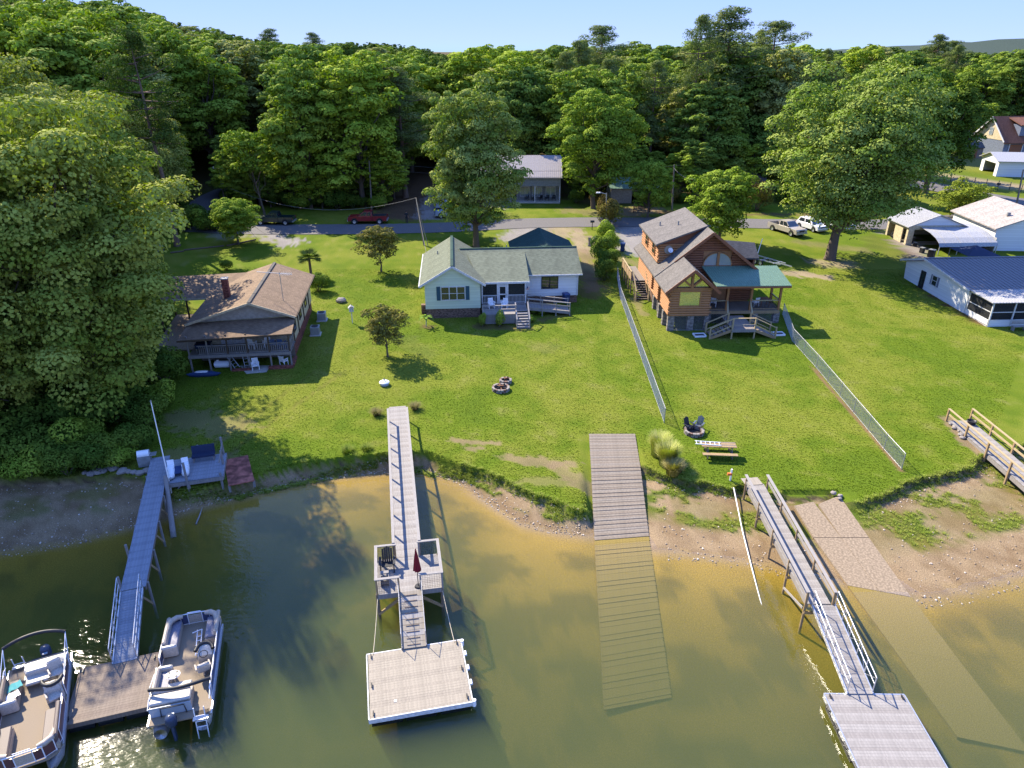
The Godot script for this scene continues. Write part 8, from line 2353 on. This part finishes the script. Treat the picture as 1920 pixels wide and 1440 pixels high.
func forest():
	var r := RandomNumberGenerator.new(); r.seed = 808
	var cols := [[Color(0.17, 0.25, 0.03), Color(0.28, 0.35, 0.055)], [Color(0.12, 0.195, 0.035), Color(0.21, 0.275, 0.05)], [Color(0.22, 0.245, 0.065), Color(0.34, 0.345, 0.115)], [Color(0.15, 0.22, 0.037), Color(0.25, 0.31, 0.06)], [Color(0.21, 0.295, 0.03), Color(0.34, 0.41, 0.05)]]
	var kinds := []
	for i in 6: kinds.append(broadleaf(20.0, 5.2, 1.6 if i % 3 == 0 else 3.0, 200 + i, 32, 30000, 0.37, cols[i % 5][0], cols[i % 5][1], ["oval", "tall", "oval", "cone", "tall", "oval"][i], 0.32))
	var pines := []
	for i in 2: pines.append(pine(22.0, 4.2, 8.0, 300 + i, 85, Color(0.11, 0.15, 0.045), Color(0.19, 0.22, 0.075)))
	var words := ["fresh green broadleaf tree of the woods", "deep green broadleaf tree of the woods", "pale olive broadleaf tree of the woods", "mid green broadleaf tree of the woods", "bright green broadleaf tree of the woods", "slender green broadleaf tree of the woods"]
	var placed := []
	var n := 0
	for row in 12:
		var z0 := -114.0 - row * 8.0 - row * row * 0.45
		var x := z0 * 0.86
		while x < -z0 * 0.86:
			x += r.randf_range(5.6, 8.4) * (1.0 + row * 0.05)
			var z := z0 + r.randf_range(-3.0, 3.0)
			var u := 960.0 + F * x / (-z * cos(deg_to_rad(PITCH)) + 24.0 * sin(deg_to_rad(PITCH)))
			# clearings: metal building, its drive, roads, right hand houses
			if x > -20.0 and z > -117.0: continue
			if x > -20.0 and x < 11.0 and z > -133.0: continue
			if x > -19.0 and x < -9.0 and z > -141.0: continue
			if x > -55.0 and x < -40.0 and z > -128.0: continue
			if x > 10.0 and x < 50.0 and z > -124.0: continue
			if x > 50.0 and x < 72.0 and z > -140.0: continue
			if x > 66.0 and z > -190.0: continue
			if x > 55.0 and z > -150.0: continue
			if absf(x - lerpf(82.0, 48.0, clampf((-118.0 - z) / 60.0, 0, 1))) < 6.0 and z > -180.0: continue
			if x > -53.0 and x < -38.0 and z > -140.0 and absf(x + 46.0) < 4.5: continue
			var v := skyline(u) + r.randf_range(0, 22) + (26.0 if r.randf() < 0.3 else 0.0)
			var g := ground_y(x, z)
			var lim := PZ(u, v, z).y - g
			if lim < 6.0: continue
			var hh := minf(lim, r.randf_range(17.0, 24.0) + (7.0 if x < -30.0 else 0.0))
			if hh < 7.0: continue
			var is_pine := r.randf() < (0.14 if u > 560 and u < 800 and row < 2 else 0.14 if u > 1000 else 0.06)
			var at := Vector3(x, g - 0.1, z)
			if is_pine:
				var sc := hh / 22.0
				plant_tree("forest_pine", pines[n % 2], M.bark_pine, at, r.randf() * 360, Vector3(sc * 1.05, sc, sc * 1.05), "dark pine standing among the broadleaf woods", "tree", "pines in the woods")
			else:
				var k := r.randi() % 6
				var sc := hh / 20.0
				var w := sc * r.randf_range(0.95, 1.3) * (1.0 if row < 3 else 1.15)
				plant_tree("forest_tree", kinds[k], M.bark, at, r.randf() * 360, Vector3(w, sc, w), words[k] + " behind the lane", "tree", words[k])
			n += 1
	# young trees filling the foot of the woods
	for i in 62:
		var u := 318.0 + (i % 40) * 10.8 + r.randf_range(-5, 5)
		var v := r.randf_range(366.0, 392.0)
		if i >= 40: u = 1085.0 + (i - 40) * 27.0 + r.randf_range(-8, 8); v = r.randf_range(360.0, 378.0)
		if u > 745.0 and i < 40: continue
		if u > 345.0 and u < 428.0: continue
		var p := P(u, v)
		var k: int = [0, 3, 4, 1, 5][i % 5]
		var hh := r.randf_range(6.0, 11.0)
		plant_tree("understory_tree", kinds[k], M.bark, p, i * 77.0, Vector3(hh / 20.0 * 1.25, hh / 20.0, hh / 20.0 * 1.25), words[k].replace("broadleaf tree of the woods", "young tree at the foot of the woods"), "tree", words[k].replace("broadleaf tree of the woods", "young trees at the foot of the woods"))
	# tall pines that stand out on the skyline, by crown top and distance
	for a in [[1318, 28, -128.0, "lone tall pine with a thin bare trunk above the woods"], [1375, 18, -134.0, "broad crowned pine rising highest above the woods"], [1458, 40, -150.0, "dark pine on the skyline beyond the highest pine"], [1130, 48, -165.0, "round topped pine on the skyline above the ash tree"], [640, 130, -121.0, "dense pine beside the thin leaning tree"], [700, 112, -123.0, "dense pine behind the red pickup"], [745, 128, -121.0, "dense pine at the edge of the drive cutting"], [505, 55, -178.0, "far pine on the skyline above the transformer pole"], [585, 62, -185.0, "far pine on the skyline above the dark green pickup"], [1765, 66, -230.0, "dark far pine standing against the distant ridge"], [1790, 76, -236.0, "smaller dark far pine below the distant ridge"]]:
		var p := PZ(a[0], a[1], a[2])
		var g := ground_y(p.x, p.z)
		var sc := (p.y - g) / 22.0
		var w := sc * (0.75 if a[0] == 1318 else 1.6)
		plant_tree("skyline_pine", pines[int(a[0]) % 2], M.bark_pine, Vector3(p.x, g - 0.1, p.z), a[0] * 7.0, Vector3(w, sc, w), a[3])
	# trees between the far houses on the right
	for a in [[1700, 330, 15.0, 1], [1765, 300, 11.0, 0], [1830, 262, 9.0, 4], [1862, 232, 8.0, 3], [1900, 228, 7.0, 4], [1935, 215, 10.0, 0], [1790, 270, 12.0, 1], [1745, 290, 13.0, 5], [1850, 205, 9.0, 1], [1910, 190, 9.0, 3], [1800, 225, 12.0, 2], [1870, 180, 10.0, 0], [1760, 240, 14.0, 4], [1820, 190, 12.0, 1], [1940, 170, 11.0, 4], [1720, 260, 14.0, 3], [1780, 185, 13.0, 5], [1980, 200, 10.0, 1]]:
		var p := P(a[0], a[1])
		var sc: float = a[2] / 20.0
		plant_tree("village_tree", kinds[a[3]], M.bark, p, a[0], Vector3(sc * 1.35, sc, sc * 1.35), words[a[3]].replace("of the woods", "among the houses past the side road"), "tree", words[a[3]].replace("of the woods", "among the far houses"))
	# the woods farther off, one mass
	var mm := MultiMesh.new(); mm.transform_format = MultiMesh.TRANSFORM_3D
	mm.mesh = broadleaf(20.0, 6.5, 1.0, 400, 20, 3000, 1.0, Color(0.06, 0.10, 0.022), Color(0.10, 0.15, 0.03), "oval")[1]
	var tr := []
	while tr.size() < 2600:
		var z := -215.0 - 900.0 * pow(r.randf(), 1.6)
		var x := r.randf_range(-0.95, 0.95) * -z
		if x > 60.0 and z > -260.0 and r.randf() < 0.8: continue
		var u := 960.0 + F * x / (-z * 0.9033 + 10.0)
		var g := ground_y(x, z)
		var lim := PZ(u, skyline(u) + r.randf_range(4, 20), z).y - g
		var hh := minf(lim, r.randf_range(15, 21))
		if hh < 6.0: continue
		var s := hh / 20.0
		tr.append(Transform3D(Basis.from_euler(Vector3(0, r.randf() * TAU, 0)).scaled(Vector3(s * 1.2, s, s * 1.2)), Vector3(x, g - 0.5, z)))
	mm.instance_count = tr.size()
	for i in tr.size(): mm.set_instance_transform(i, tr[i])
	var o := MultiMeshInstance3D.new(); o.name = numbered("far_woods"); o.multimesh = mm; o.material_override = M.leaf
	add_child(o)
	tag(o, "far wooded land running back to the horizon", "woods", "", "stuff")
	print("forest trees ", n)
